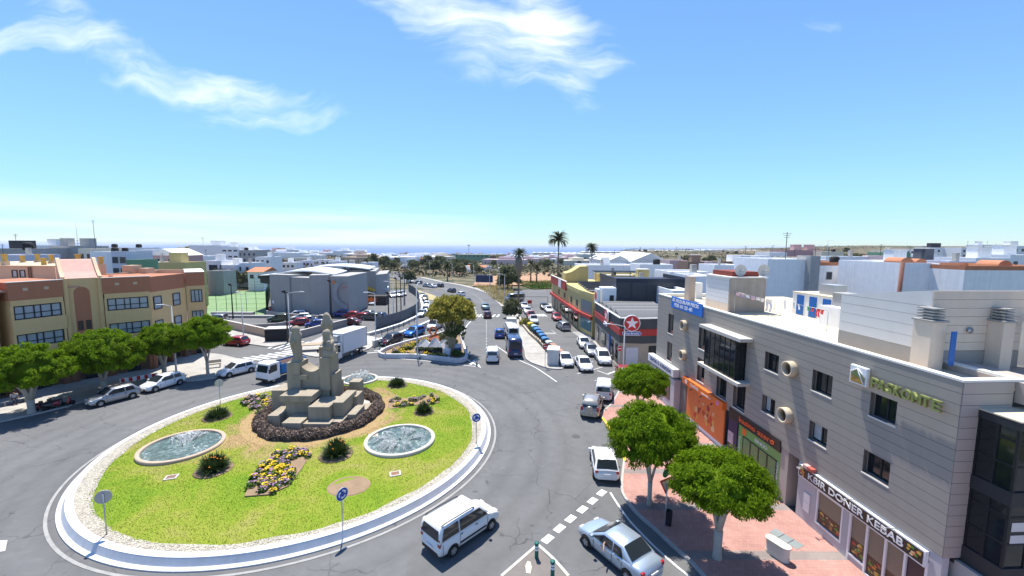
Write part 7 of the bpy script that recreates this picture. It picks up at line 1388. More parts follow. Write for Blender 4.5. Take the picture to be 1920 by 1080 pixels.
# ------------------------------------------------------------------ people
SKIN = mt('skin', (.42, .25, .17), rough=.6, var=.06); HAIR = mt('dark_hair', (.02, .014, .01))
def skin_mesh(name, joints, bones, m, parent):
    me = bpy.data.meshes.new(name); me.from_pydata([j[:3] for j in joints], bones, []); me.materials.append(m); o = bpy.data.objects.new(name, me); COL.objects.link(o); o.parent = parent
    s = o.modifiers.new('skin', 'SKIN'); s.use_smooth_shade = True
    for i, j in enumerate(joints): d = me.skin_vertices[0].data[i]; d.radius = (j[3], j[4] if len(j) > 4 else j[3]); d.use_root = (i == 0)
    u = o.modifiers.new('smooth', 'SUBSURF'); u.levels = 1; u.render_levels = 1; return o
def person(loc, rz, lab, shirt, trousers, pose='stand', group=None):
    t = thing('person', lab, 'person', loc, rz); sit = pose == 'sit'; hz = .48 if sit else .92
    up = lambda z: z - .92 + hz
    J = [(0, 0, up(.95), .12, .10), (0, 0, up(1.15), .12, .09), (0, 0, up(1.38), .16, .10), (0, 0, up(1.5), .06), (0, -.02, up(1.58), .08, .09), (0, -.02, up(1.70), .075, .09)]
    B = [(0, 1), (1, 2), (2, 3), (3, 4), (4, 5)]; legs = []
    for s in (-1, 1):
        k = len(J); st = .12 * s
        if sit: J += [(.1 * s, -.05, hz, .085), (.11 * s, -.46, hz, .06), (.11 * s, -.5, .1, .045), (.11 * s, -.64, .05, .04)]
        else: J += [(.1 * s, 0, .88, .09), (.11 * s, -.02 + st * .6, .5, .065), (.11 * s, .02 + st, .09, .045), (.11 * s, -.12 + st, .04, .04)]
        B += [(0, k), (k, k + 1), (k + 1, k + 2), (k + 2, k + 3)]; k = len(J)
        J += [(.2 * s, 0, up(1.40), .055), (.25 * s, .03, up(1.12), .045), (.22 * s, -.14, up(.90), .035), (.21 * s, -.18, up(.82), .035)]; B += [(2, k), (k, k + 1), (k + 1, k + 2), (k + 2, k + 3)]
    skin_mesh('body', J, B, SKIN, t)
    skin_mesh('shirt', [(0, 0, up(.98), .15, .125), (0, 0, up(1.18), .145, .115), (0, 0, up(1.38), .185, .12), (0, 0, up(1.46), .09)] + [(.2 * s, 0, up(1.40), .075) for s in (-1, 1)] + [(.235 * s, .02, up(1.2), .065) for s in (-1, 1)], [(0, 1), (1, 2), (2, 3), (2, 4), (2, 5), (4, 6), (5, 7)], shirt, t)
    q = [(0, 0, up(.96), .15, .125)]; e = []
    for s in (-1, 1): i = len(q); a = 6 if s < 0 else 14; q += [(*J[a][:3], .11), (*J[a + 1][:3], .085), (*J[a + 2][:3], .07)]; e += [(0, i), (i, i + 1), (i + 1, i + 2)]
    skin_mesh('trousers', q, e, trousers, t); b = MB(); b.lathe([(.098, up(1.66)), (.105, up(1.72)), (.08, up(1.79)), (.02, up(1.81))], 12, (0, 0)); b.build('hair', HAIR, t); return t
CL = lambda n, c: mt(n, c, rough=.9, var=.1)
NAVY = CL('navy_cloth', (.03, .035, .06)); person((*(-47.56, 52.07), .13), R(20), 'person in a pale blue shirt standing by the shop front in the shade', CL('sky_cloth', (.35, .42, .55)), NAVY); person((*(-7.93, 66.51), .02), R(10), 'person in a yellow-green vest standing right of the fan tree', CL('vest_cloth', (.40, .55, .05)), NAVY)
person((*(-54.52, 92.91), 0), R(0), 'person in red at the foot of the hall wall', CL('red_jersey', (.45, .04, .04)), NAVY); person((*(14.64, 95.52), .13), R(60), 'person in white walking past the yellow shop', CL('white_shirt', (.6, .6, .6)), NAVY)
b = thing('shade_bench', 'low bench in the shade by the left tree', 'bench', (*(-48.91, 39.63), .13), R(60)); m_ = MB(); m_.box(-.9, .9, -.25, .25, .38, .45); m_.build('seat', CONC, b)
for x in (-.7, .6): m_ = MB(); m_.box(x, x + .1, -.2, .2, 0, .38); m_.build('leg', CONC, b)
person((*(-48.91, 39.63), .13), R(60), 'person in a pale shirt sitting on a bench in the shade at the left', CL('pale_shirt', (.42, .45, .55)), NAVY, 'sit')
# the driver whose arm hangs out of the sedan
t = thing('person', 'driver of the ice-blue sedan resting a bare arm out of the window', 'person', SED.location, SED.rotation_euler.z); q = [(.12, .38, .62, .12, .1), (.05, .38, .9, .12, .1), (0, .38, 1.12, .15, .09), (.02, .38, 1.2, .06), (.05, .38, 1.28, .07, .08), (.05, .38, 1.36, .06, .07), (.04, .58, 1.12, .06), (.14, .86, 1.02, .05), (-.02, 1.05, .92, .04), (-.07, 1.10, .89, .038, .022)]
skin_mesh('body', q, [(0, 1), (1, 2), (2, 3), (3, 4), (4, 5), (2, 6), (6, 7), (7, 8), (8, 9)], SKIN, t)
for i, (a, l) in enumerate(((-.5, .07), (-.25, .085), (0, .09), (.25, .08), (.9, .055))): b = MB(); p0 = Vector((-.08, 1.11, .885)); d = Vector((-math.cos(a) * .6, .55 + .2 * math.sin(a), -.5)).normalized(); s = Vector((math.sin(a) * .03, 0, math.sin(a) * .025)); b.tube([p0 + s, p0 + s + d * l * .6, p0 + s + d * l + Vector((0, -.01, -.02))], [.012, .010, .007], 6); b.build('finger', SKIN, t)
b = MB(); b.tube([(.03, .46, 1.12), (.06, .7, 1.09)], [.085, .075], 10); b.build('sleeve', CL('white_sleeve', (.6, .6, .6)), t)

# ------------------------------------------------------------------ pizza shop and its neighbours
DGR = mt('anthracite_fascia', (.055, .06, .068), rough=.6, streak=.08); REDB = mt('red_band', (.42, .035, .03), rough=.5); BEIGE = mt('beige_render', (.40, .34, .27), streak=.1, var=.08)
PZ = thing('pizza_shop', 'low pizza shop with dark fascia, red band and round star signs', 'building', (14.1, 53.4, 0))
def zput(b, name, m, parent=None): b.v = [(x - 14.1, y - 53.4, z) for x, y, z in b.v]; return b.build(name, m, parent or PZ)
pf = [(13.9, 68.4), (14.2, 53.5), (17.0, 53.2), (23.5, 54.2), (23.5, 68.4)]
for z0, z1, m, nm, g in ((0, 3.35, BEIGE, 'wall', 0), (3.352, 4.38, DGR, 'lower_fascia', .12), (4.382, 5.25, REDB, 'red_band', .2), (5.252, 6.6, DGR, 'upper_fascia', .12)):
    b = MB(); b.prism([(p[0] - (g if i in (0, 1) else 0), p[1] - (g if i in (1, 2, 3) else 0)) for i, p in enumerate(pf)], z0, z1); zput(b, nm, m)
b = MB(); pp = [(13.78, 68.4), (14.08, 53.38), (17.0, 53.08), (23.5, 54.08)]
for p, q in zip(pp[:-1], pp[1:]):
    p, q = Vector(p), Vector(q); d = (q - p).normalized(); n = Vector((-d.y, d.x)) * .12; b.prism([p - n, q - n, q + n, p + n], 6.602, 6.72)
zput(b, 'coping', COPING)
b = MB(); b.prism([(14.2, 68), (14.4, 53.8), (17, 53.5), (23.3, 54.5), (23.3, 68)], 6.3, 6.61); zput(b, 'roof', mt('dark_roof_felt', (.10, .105, .11)))
for i in range(4): y = 56 + i * 3.0; b = MB(); b.add([(14.6, y, 6.62), (23.2, y + .3, 6.62), (23.2, y + 2.5, 6.95), (14.6, y + 2.2, 6.95), (14.6, y + 2.25, 6.62), (23.2, y + 2.55, 6.62)], [(0, 1, 2, 3), (3, 2, 5, 4), (0, 3, 4), (1, 5, 2)]); zput(b, 'roof_ridge', mt('grey_sheet_roof', (.12, .125, .13), streak=.1)); b = MB(); b.add([(14.8, y + 2.22, 6.97), (23.2, y + 2.52, 6.97), (23.2, y + 2.62, 6.97), (14.8, y + 2.32, 6.97)], [(0, 1, 2, 3)]); zput(b, 'verge', COPING)
def star_sign(c, ang, r):
    b = MB(); b.disc((0, 0, 0), r, 'y', .22, 36); o = b.build('star_sign', WSIGN, PZ, (c[0] - 14.1, c[1] - 53.4, c[2]), ang); b = MB(); b.disc((0, -.115, 0), r * .92, 'y', .015, 36); b.build('red_disc', RED, o); b = MB(); b.add([(r * .78 * (1 if i % 2 == 0 else .42) * math.sin(math.pi * i / 5), -.128, r * .78 * (1 if i % 2 == 0 else .42) * math.cos(math.pi * i / 5)) for i in range(10)] + [(0, -.128, 0)], [(i, (i + 1) % 10, 10) for i in range(10)]); b.build('star', WSIGN, o)
star_sign((15.5, 53.0, 6.05), R(-4), 1.06); star_sign((13.72, 59.5, 5.95), R(-91), 1.0)
def oval_label(c, ang, w):
    b = MB(); b.extrude_y([(w * math.cos(a) if abs(math.cos(a)) < .9 else math.copysign(w, math.cos(a)), .26 * math.copysign(min(1, abs(math.sin(a)) * 2), math.sin(a))) for a in np.linspace(0, 6.0, 22)], -.1, .0); o = b.build('name_plate', WSIGN, PZ, (c[0] - 14.1, c[1] - 53.4, c[2]), ang); b = MB(); b.box(-w * .95, w * .95, -.106, -.101, -.2, .2); b.build('blue_face', BLUE, o); letters("Pizza Bowie's", .36, WSIGN, o, (0, -.11, 0), (R(90), 0, 0), align='CENTER', width=w * 1.6, bold=.01)
oval_label((15.5, 52.98, 4.72), R(-4), 1.2); oval_label((13.6, 59.5, 4.75), R(-91), 1.0)
b = MB(); b.box(14.9, 16.5, 53.2, 53.26, .05, 2.8); zput(b, 'white_door', mt('pale_door', (.55, .57, .60)))
def zwin(x0, x1, y, z0, z1, ang=0, c=None):
    b = MB(); b.box(x0, x1, -.05, .06, z0, z1); o = b.build('window', FRAME, PZ, (c[0] - 14.1, c[1] - 53.4, 0), ang); b = MB(); b.box(x0 + .1, x1 - .1, -.062, -.052, z0 + .1, z1 - .1); b.build('pane', GLASS, o)
zwin(.3, 4.6, 0, 1.3, 3.0, math.atan2(1.0, 6.5), (17.6, 53.25)); 
for s, w in ((1.0, 1.1), (3.2, 1.6), (7.6, 2.8), (12.0, 1.5)): zwin(0, w, 0, .9 if w < 2 else 1.2, 2.9, R(-91.2), (14.2 - (15 - s) * 0 - .02 - .02 * (s), 53.5 + s + w))
b = MB(); b.box(14.02, 14.3, 58.2, 59.0, 0, 4.4); zput(b, 'blue_pillar', mt('cobalt_pillar', (.03, .10, .40)))
t = thing('navy_block', 'two-storey building clad in dark navy panels behind the pizza shop', 'building', (17.4, 69, 0)); b = MB(); b.box(0, 12.5, 0, 13, 0, 9.9); b.build('wall', mt('navy_panel', (.022, .028, .048), rough=.5, var=.15), t)
for i in range(5): b = MB(); b.box(.05 + i * 2.49, 2.46 + i * 2.49, -.06, -.002, 5.0, 10.0); b.build('panel', mt('slate_panel', (.05, .053, .062), rough=.5, var=.1), t)
for i in range(4): b = MB(); b.box(-.06, -.002, .05 + i * 3.2, 3.2 + i * 3.2, 5.0, 10.0); b.build('panel', mt('navy_side_panel', (.018, .032, .075), rough=.5), t)
b = MB(); b.box(-.1, 12.6, -.1, .15, 9.9, 10.6); b.box(-.1, .15, .15, 13, 9.9, 10.6); b.box(12.35, 12.6, .15, 13, 9.9, 10.6); b.build('parapet', _m['navy_panel'], t); b = MB(); b.box(-2.4, -.1, -.4, 2.5, 5.2, 9.0); b.build('white_annex', STUCCO, t); b = MB(); b.box(-1.2, -.5, -.43, -.4, 6.6, 7.8); b.build('annex_window', FRAME, t); b = MB(); b.box(-3.3, -2.8, -.6, 1.6, 6.3, 8.8); b.build('red_logo_sign', WSIGN, t); b = MB(); b.disc((-3.32, .5, 7.6), .75, 'x', .03, 20); b.build('logo_disc', RED, t)
# yellow shop
YEL_R = mt('yellow_render', (.52, .42, .18), var=.07, streak=.08)
Y0, Y1, Y2 = Vector((10.45, 108.9)), Vector((12.72, 77.32)), Vector((13.94, 71.03)); t = thing('yellow_shop', 'long yellow shop building with red awning band and red roof sign', 'building', (Y1.x, Y1.y, 0))
def yput(b, nm, m, parent=None): b.v = [(x - Y1.x, y - Y1.y, z) for x, y, z in b.v]; return b.build(nm, m, parent or t)
d1 = (Y1 - Y0).normalized(); n1 = Vector((-d1.y, d1.x)); d2 = (Y2 - Y1).normalized(); n2 = Vector((-d2.y, d2.x))
b = MB(); b.prism([Y0, Y1, Y2, Y2 + Vector((9, 4)), Y0 + Vector((11, 2))], 0, 7.0); yput(b, 'wall', YEL_R); b = MB(); b.prism([Y0 + n1 * -.15 + d1 * 1, Y1 + n1 * -.15, Y2 - n2 * .15, Y2 + Vector((.4, .3)), Y1 + Vector((.5, .3)), Y0 + Vector((.5, .3))], 6.998, 7.75); yput(b, 'parapet', YEL_R)
def along(p, q, s0, s1, z0, z1, off, th, nm, m):
    dd = (q - p).normalized(); nn = Vector((dd.y, -dd.x)) ; b = MB(); a, c = p + dd * s0, p + dd * s1
    if nn.x > 0 and abs(nn.x) > abs(nn.y): nn = -nn
    b.prism([a + nn * off, c + nn * off, c + nn * (off + th), a + nn * (off + th)], z0, z1); return yput(b, nm, m)
L1, L2 = (Y1 - Y0).length, (Y2 - Y1).length
along(Y0, Y1, 0, L1, 3.2, 3.8, .01, .5, 'awning_band', REDB); along(Y1, Y2, 0, L2, 3.2, 3.8, .01, .4, 'awning_band', REDB); along(Y0, Y1, .5, L1 * .62, 6.3, 8.2, .16, .2, 'roof_sign', REDB); along(Y0, Y1, L1 * .36, L1 * .46, 6.35, 8.15, .37, .04, 'sign_panel', WSIGN); along(Y0, Y1, .3, L1 * .64, 8.21, 8.32, .1, .3, 'sign_top', COPING)
for i in range(7): s = L1 * (.05 + i * .135); along(Y0, Y1, s, s + L1 * .11, .3, 3.1, .01, .06, 'shop_window', FRAME); along(Y0, Y1, s + .15, s + L1 * .11 - .15, .5, 2.9, .075, .02, 'pane', GLASS)
along(Y1, Y2, .5, L2 - .5, .9, 3.1, .01, .06, 'corner_window', mt('aqua_glass', (.10, .20, .22), rough=.1, var=.4)); along(Y1, Y2, .8, L2 - .4, 4.0, 6.2, .01, .05, 'grey_shutter', mt('grey_shutter', (.26, .255, .24)))
for s in (.30, .52, .74, .90): along(Y0, Y1, L1 * s, L1 * s + 1.6, 4.4, 5.6, .01, .05, 'upper_window', FRAME)
for i in range(6): p = Y1 + Vector((2.2 + i * .1, 2 + i * 3.2)); b = MB(); b.box(p.x, p.x + 7, p.y, p.y + 2.6, 7.2, 7.32); b.box(p.x, p.x + 7, p.y + 2.3, p.y + 2.5, 7.33, 7.6); yput(b, 'roof_sheet', mt('dark_roof_sheet', (.12, .12, .125), streak=.1))
b = MB(); S = [(0, 7.1), (5.5, 7.1), (5.5, 11.0), (3.5, 10.9), (1.5, 9.6), (0, 9.2)]; b.extrude_y(S, 0, 6); b.v = [(x + Y0.x + 2.5, y + Y0.y - 8, z) for x, y, z in b.v]; yput(b, 'curved_gable', YEL_R)

# ------------------------------------------------------------------ houses near and far
HW = {'white': mt('white_house_wall', (.82, .82, .82), var=.10, streak=.14), 'blue': mt('bluish_house_wall', (.80, .81, .82), var=.10, streak=.12), 'cream': mt('cream_house_wall', (.68, .62, .50), var=.06, streak=.1), 'grey': mt('bare_block_wall', (.36, .355, .345), var=.14, streak=.2), 'pink': mt('pink_house_wall', (.46, .29, .29), var=.06, streak=.08), 'rose': mt('rose_house_wall', (.60, .46, .46), var=.06), 'yellow': YEL_R, 'tan': mt('tan_house_wall', (.44, .35, .26), var=.1), 'green': mt('green_house_wall', (.16, .30, .19), var=.08), 'lilac': mt('lilac_house_wall', (.60, .60, .68), var=.06), 'brown': mt('brown_house_wall', (.25, .17, .12), var=.12), 'dark': mt('slate_house_wall', (.09, .10, .12))}
TERR = mt('terracotta_tile', (.46, .19, .10), var=.2, fine=8); ROOFW = mt('bright_roof', (.74, .72, .67), var=.08)
WIN = mt('far_window', (.035, .045, .06), rough=.15, var=.3)
def house(lab, cx, y, w, zt, wall='white', depth=9., rot=0., roof=None, win=None, z0=None, par=.5, extras=(), name='house', cat='house', group=None, floors=None):
    zb = gz(cx, y) - 1.5 if z0 is None else z0; t = thing(name, lab, cat, (cx, y, zb), R(rot), group); h = zt - zb; m = HW[wall]
    b = MB(); b.box(-w / 2, w / 2, 0, depth, 0, h - par); b.build('wall', m, t)
    if roof == 'gable': 
        b = MB(); hh = w * .22; b.add([(-w / 2 - .2, -.2, h - par), (w / 2 + .2, -.2, h - par), (w / 2 + .2, depth + .2, h - par), (-w / 2 - .2, depth + .2, h - par), (0, -.2, h - par + hh), (0, depth + .2, h - par + hh)], [(0, 1, 4), (1, 2, 5, 4), (2, 3, 5), (3, 0, 4, 5)]); b.build('roof', ROOFW, t)
    elif roof == 'tile':
        b = MB(); b.add([(-w / 2 - .3, -.5, h - par), (w / 2 + .3, -.5, h - par), (w / 2 + .3, depth * .6, h + .9), (-w / 2 - .3, depth * .6, h + .9), (-w / 2 - .3, depth, h - par), (w / 2 + .3, depth, h - par)], [(0, 1, 2, 3), (3, 2, 5, 4), (0, 3, 4), (1, 5, 2)]); b.build('roof', TERR, t)
    else:
        b = MB(); th = .2; b.box(-w / 2, w / 2, 0, th, h - par, h); b.box(-w / 2, -w / 2 + th, th, depth, h - par, h); b.box(w / 2 - th, w / 2, th, depth, h - par, h); b.box(-w / 2 + th, w / 2 - th, depth - th, depth, h - par, h); b.build('parapet', m if roof is None else TERR if roof == 'red' else m, t)
        b = MB(); b.box(-w / 2 + th, w / 2 - th, th, depth - th, h - par, h - par + .06); b.build('roof', ROOFW, t)
    if win:
        n, fl, ww, wh = win
        for k in range(fl):
            for i in range(n):
                x = -w / 2 + w * (i + .5) / n; z = h - par - 1.0 - wh - k * 2.9
                if z < .3: continue
                b = MB(); b.box(x - ww / 2 - .08, x + ww / 2 + .08, -.05, -.002, z - .08, z + wh + .08); o = b.build('window', mt('house_window_frame', (.5, .5, .5)), t); b = MB(); b.box(x - ww / 2, x + ww / 2, -.065, -.052, z, z + wh); b.build('pane', WIN, o)
    if not extras and w > 5 and roof in (None, 'red') and y < 320:      # the usual clutter of a flat roof
        rr = random.Random(int(abs(cx) * 7 + y)); extras = [(rr.choice(('hut', 'hut', 'tank', 'mast', 'chim')), rr.uniform(-w * .35, w * .35), rr.uniform(2, 4), rr.uniform(.5, .8)) for _ in range(1 + (w > 9))]
        extras = [(k, x, yy, 2.6 if k == 'mast' else s * 2 if k == 'hut' else s) for k, x, yy, s in extras]
    for e in extras:
        k, x, yy, s = e
        if k == 'tank': b = MB(); b.lathe([(s * .9, 0), (s, .1), (s, s * 1.6), (s * .6, s * 1.9), (.1, s * 1.95)], 14, (x, yy)); b.v = [(a, c, d + h - par + .06) for a, c, d in b.v]; b.build('water_tank', BLACK, t)
        if k == 'bigtank': b = MB(); b.box(x - s, x + s, yy, yy + s, h, h + s * .9); b.build('black_tank', mt('black_sheet', (.03, .032, .04)), t)
        if k == 'hut': b = MB(); b.box(x - s, x + s, yy, yy + s * 1.6, h - par + .06, h + 2.2); b.build('roof_hut', m, t); b = MB(); b.box(x - s - .1, x + s + .1, yy - .1, yy + s * 1.6 + .1, h + 2.2, h + 2.3); b.build('hut_roof', ROOFW, t)
        if k == 'mast': b = MB(); b.tube([(x, yy, h - par), (x, yy, h + s)], .05, 5); [b.tube([(x - .7 + q * .15, yy, h + s - .2 - q * .3), (x + .7 - q * .15, yy, h + s - .2 - q * .3)], .025, 4) for q in range(3)]; b.build('antenna', DARK, t)
        if k == 'dome': b = MB(); [b.loft([[(xx + s * math.cos(a), yy + yyy, h - .05 + s * .8 * math.sin(a)) for a in np.linspace(0, math.pi, 10)] for yyy in (0, 2.4)]) for xx in (x,)]; b.build('tiled_vault', TERR, t)
        if k == 'chim': b = MB(); b.box(x - s / 2, x + s / 2, yy, yy + s, h - par, h + 1.6); b.build('chimney', CONC, t)
        if k == 'door': b = MB(); b.box(x - .45, x + .45, -.05, -.002, h - par - 2.6, h - par - .5); b.build('door', WIN, t)
    return t
NG = 'flat-roofed houses beyond the office building'; LG2 = 'flat-roofed houses behind the ochre building'
# behind the office building, right
house('wide white blank-walled house behind the blue doors, leftmost of the big walls', 39.87, 60, 6.21, 14.21, 'blue', 9, z0=0, group=NG, extras=[('mast', 2, 4, 4)])
house('raw concrete tower strip between two white walls', 42.9, 59, 1.35, 14.72, 'grey', 3, z0=0, group=NG)
house('white house with a small twin window and rust-red roof edge', 50.29, 64, 6.05, 13.65, 'white', 8, roof='red', z0=0, win=(2, 1, .8, 1.1), group=NG); house('cream-grey low house with a flat canopy roof right of the twin window', 53.46, 62, 4.44, 13.12, 'cream', 7, z0=0, group=NG); house('narrow white house beside the rusty pipe', 50.95, 56, 2.15, 13.2, 'white', 7, z0=0, group=NG)
house('big rough white wall with two small tiled vaults on top', 50.9, 52, 4.78, 14.09, 'white', 10, z0=0, group=NG, extras=[('dome', -1.2, .5, .85), ('dome', .6, .5, .7)]); house('white wall with pale yellow panel between the two big white walls', 54.93, 52, 3.33, 13.18, 'white', 8, z0=0, group=NG); house('biggest rough white wall at the right edge with a tiled vault', 57.7, 48, 11.04, 13.94, 'white', 10, roof='red', z0=0, group=NG, extras=[('dome', -.2, .6, .85)])
t = thing('rusty_pipe', 'tall rusty red pipe strip against a white wall', 'pipe', (47.93, 51.5, 10.65)); b = MB(); b.tube([(0, 0, -10), (.3, 0, 3.6)], .22, 8); b.build('body', mt('rust_pipe', (.22, .10, .07), var=.3), t)
house('long pale blue glazed shed on the middle rows', 88.27, 110, 10.95, 13.52, 'blue', 6, z0=0, win=(9, 1, 1.1, 1.4), group=NG); house('low white terrace house with green edge', 63.82, 88, 6.29, 13.3, 'white', 8, z0=0, group=NG, roof=None); house('slate-grey long low house in the middle rows', 104.15, 100, 9.19, 13.51, 'dark', 8, z0=0, group=NG); house('white house left of the slate one, with a red block', 95.1, 105, 2.68, 13.83, 'rose', 7, z0=0, win=(3, 2, .8, 1.), group=NG, extras=[('mast', 0, 3, 3)]); house('green-walled house with flat roof', 107.44, 115, 4.4, 14.53, 'green', 9, z0=0, group=NG); house('white low house right of the green one', 119.52, 120, 8.87, 13.9, 'blue', 9, z0=0, group=NG)
house('white row house under the slate house', 77.16, 80, 5.11, 13.36, 'white', 9, z0=0, group=NG); house('white row house at the far right middle rows', 103.95, 90, 8.04, 13.83, 'white', 9, z0=0, group=NG, extras=[('hut', 0, 2, 1.5)]); house('lilac row house in the middle rows', 91.2, 84, 6.44, 13.29, 'lilac', 8, z0=0, group=NG); house('white house at the right edge of the middle rows', 117.21, 95, 7.87, 14.48, 'white', 9, z0=0, win=(3, 1, .9, 1.1), group=NG)
house('pink-roofed long house on the rise', 118.32, 170, 14.94, 14.65, 'pink', 10, group=NG); house('cream long house right of the pink-roofed one', 126.46, 165, 8.62, 14.13, 'cream', 9, group=NG); house('white house with windows at left of the rise', 95.48, 150, 6.31, 13.99, 'white', 9, win=(3, 1, 1, 1.2), group=NG); house('pale house low in front of the rise', 89.59, 130, 6.64, 12.65, 'cream', 9, group=NG)
HGp = 'houses on the hill at the right'
for i, (a, w_, lab, wl, ex) in enumerate((((265.07, 260, 11.25, 16.11), 0, 'white house with dark roof hut on the hill skyline', 'white', [('bigtank', 0, 2, 3)]), ((285.83, 270, 7.91, 15.49), 0, 'slate house on the hill skyline', 'dark', []), ((273.81, 250, 11.14, 16.22), 0, 'white house right of the slate one on the hill', 'white', [('mast', 1, 3, 4)]), ((318.74, 280, 9.26, 18.1), 0, 'tall white house on the hill skyline', 'white', []), ((269.83, 230, 6.73, 15.73), 0, 'tan house on the hill slope', 'tan', []), ((252.87, 210, 9.88, 17.13), 0, 'white house with windows at the right end of the hill', 'white', [('hut', 1, 2, 2)]), ((267.75, 280, 7.84, 14.94), 0, 'white house at the left end of the hill', 'white', []), ((261.36, 290, 9.24, 13.7), 0, 'cream house low on the left of the hill', 'cream', []))): house(lab, *a, wl, 10, win=(3, 2, 1.2, 1.3), extras=ex, group=HGp)
# white sheds and houses between the yellow shop and the office building
MG = 'white buildings behind the pizza shop'
house('white gabled warehouse nearest the palms', 42.63, 165, 9.49, 10.45, 'white', 40, roof='gable', group=MG); house('wide white gabled warehouse right of the first', 53.1, 160, 14.72, 10.49, 'blue', 40, roof='gable', group=MG); house('white long flat warehouse in front of the gables', 29.28, 128, 16.71, 10.04, 'white', 12, group=MG); house('white flat house with round tank', 40.87, 118, 9.36, 10.74, 'white', 10, extras=[('tank', 1, 3, 1)], group=MG)
house('yellow house with metal pergola roof behind the yellow shop', 26.47, 100, 9.88, 8.93, 'yellow', 9, z0=0, group=MG, win=(4, 1, 1.2, 1.6)); house('low yellow wall house behind the navy block', 26.84, 86, 11.71, 8.73, 'yellow', 6, z0=0, group=MG); house('white house with sloping parapet left of the concrete stack', 39.25, 92, 8.72, 10.3, 'white', 10, z0=0, group=MG, extras=[('chim', 1.5, 1, 1.2)], win=(1, 1, .9, 2.)); house('white house behind the stair tower', 32.64, 70, 3.86, 10.96, 'white', 9, z0=0, group=MG); house('white terrace house left of the beige chimney', 25.63, 62, 3.03, 9.35, 'white', 9, z0=0, group=MG)
house('white house with pink parapet further back', 59.94, 150, 6.52, 10.9, 'rose', 9, group=MG); house('dark red house on the third row', 62.59, 140, 7.16, 10.75, 'brown', 8, group=MG, extras=[('hut', 0, 2, 1.5)]); house('rose house beside the red one', 67.52, 138, 6, 10.86, 'rose', 8, group=MG); house('red wall block behind the stair tower', 70.36, 135, 3.45, 11.17, 'brown', 8, group=MG); house('white cubic house above the stair tower', 74.19, 130, 5.81, 13.21, 'white', 9, group=MG, extras=[('mast', 0, 3, 3)]); house('pale blue house right of the white cube', 75.74, 125, 3.51, 13.19, 'blue', 9, group=MG); house('white house at left behind the stair tower', 54.71, 105, 7.39, 11.3, 'white', 9, z0=0, group=MG)
t = thing('pergola', 'dark slatted pergola roof over the yellow house', 'pergola', (25.48, 97, 9.64), R(-4)); b = MB(); [b.box(-6, 6, i * .9, i * .9 + .35, .1, .18) for i in range(8)]; b.build('slats', DARK, t)['kind'] = 'stuff'; b = MB(); [b.box(x, x + .12, 0, .12, -2.6, .1) for x in (-5.9, -2, 2, 5.8)]; b.build('post', DARK, t)
# left: behind the ochre building
house('flat grey house with a big black tank box on top at the far left', -135.45, 112, 12.15, 14.2, 'grey', 10, z0=0, extras=[('bigtank', -.5, 3, 2.4), ('tank', 4.6, 1, 1.1), ('mast', -2, 4, 4)], group=LG2); house('low blue-grey house at the left edge', -118.17, 96, 9.08, 12.98, 'lilac', 9, z0=0, group=LG2); house('white house with roof tank right of the black tank', -169.21, 150, 7.84, 14.81, 'white', 9, z0=0, win=(3, 2, 1, 1.2), extras=[('hut', 2, 2, 1.6)], group=LG2)
house('bare concrete block wall house with patchy plaster', -130.72, 122, 8.72, 14.92, 'grey', 9, z0=0, extras=[('hut', -2, 2, 1.2), ('hut', 3, 3, 1.4)], group=LG2); house('cream apartment house with mast, in front of the concrete one', -118.59, 116, 3.85, 14.27, 'cream', 9, z0=0, win=(2, 3, 1, 1.3), extras=[('mast', 0, 3, 8)], group=LG2); house('blank pale wall house left of the blue bays', -108.39, 110, 5.76, 13.55, 'white', 9, z0=0, group=LG2, extras=[('tank', 1, 3, .8)])
house('pale lilac house with stacked bay windows', -101.79, 108, 3.86, 13.76, 'lilac', 8, z0=0, win=(2, 3, 1.5, 1.6), group=LG2, extras=[('tank', -1, 3, .7)]); house('white house behind the lilac bays', -141.44, 150, 15.69, 14.22, 'white', 9, z0=0, win=(6, 2, 1, 1.2), group=LG2, extras=[('tank', -4, 3, .9), ('tank', 4, 4, .9)]); house('pale green house with rounded top', -94.88, 104, 2.93, 11.74, 'green', 6, z0=0, group=LG2)
house('white house with stairwell left of the pink one', -118.74, 135, 4.48, 13.77, 'white', 8, z0=0, win=(2, 2, 1, 1.2), group=LG2); house('pink house with a bright sloping roof', -106.89, 128, 9.32, 12.62, 'pink', 10, z0=0, win=(5, 1, 1, 1.2), roof='gable', group=LG2); house('yellow-green low house with grey edge', -81.75, 100, 6.27, 11.33, 'yellow', 7, z0=0, group=LG2); house('low white house behind the ochre roof', -104.25, 118, 9.07, 10.44, 'cream', 7, z0=0, group=LG2)
house('ochre narrow stair block at the left of the big white block', -164.84, 212, 1.89, 14.24, 'yellow', 10, z0=0, group=LG2); house('biggest white blank block on the left skyline', -154.01, 210, 16.6, 14.85, 'white', 14, z0=0, group=LG2, extras=[('hut', 3, 3, 2.5), ('mast', -4, 4, 4)]); house('white five-storey block with rows of slit windows', -138.5, 205, 8.1, 14.17, 'white', 12, z0=0, win=(3, 5, 1.8, .7), group=LG2); house('grey unplastered block right of the slit windows', -130.86, 206, 9.2, 12.64, 'grey', 12, z0=0, win=(4, 3, 1, 1.2), group=LG2, extras=[('tank', -2, 3, .9)])
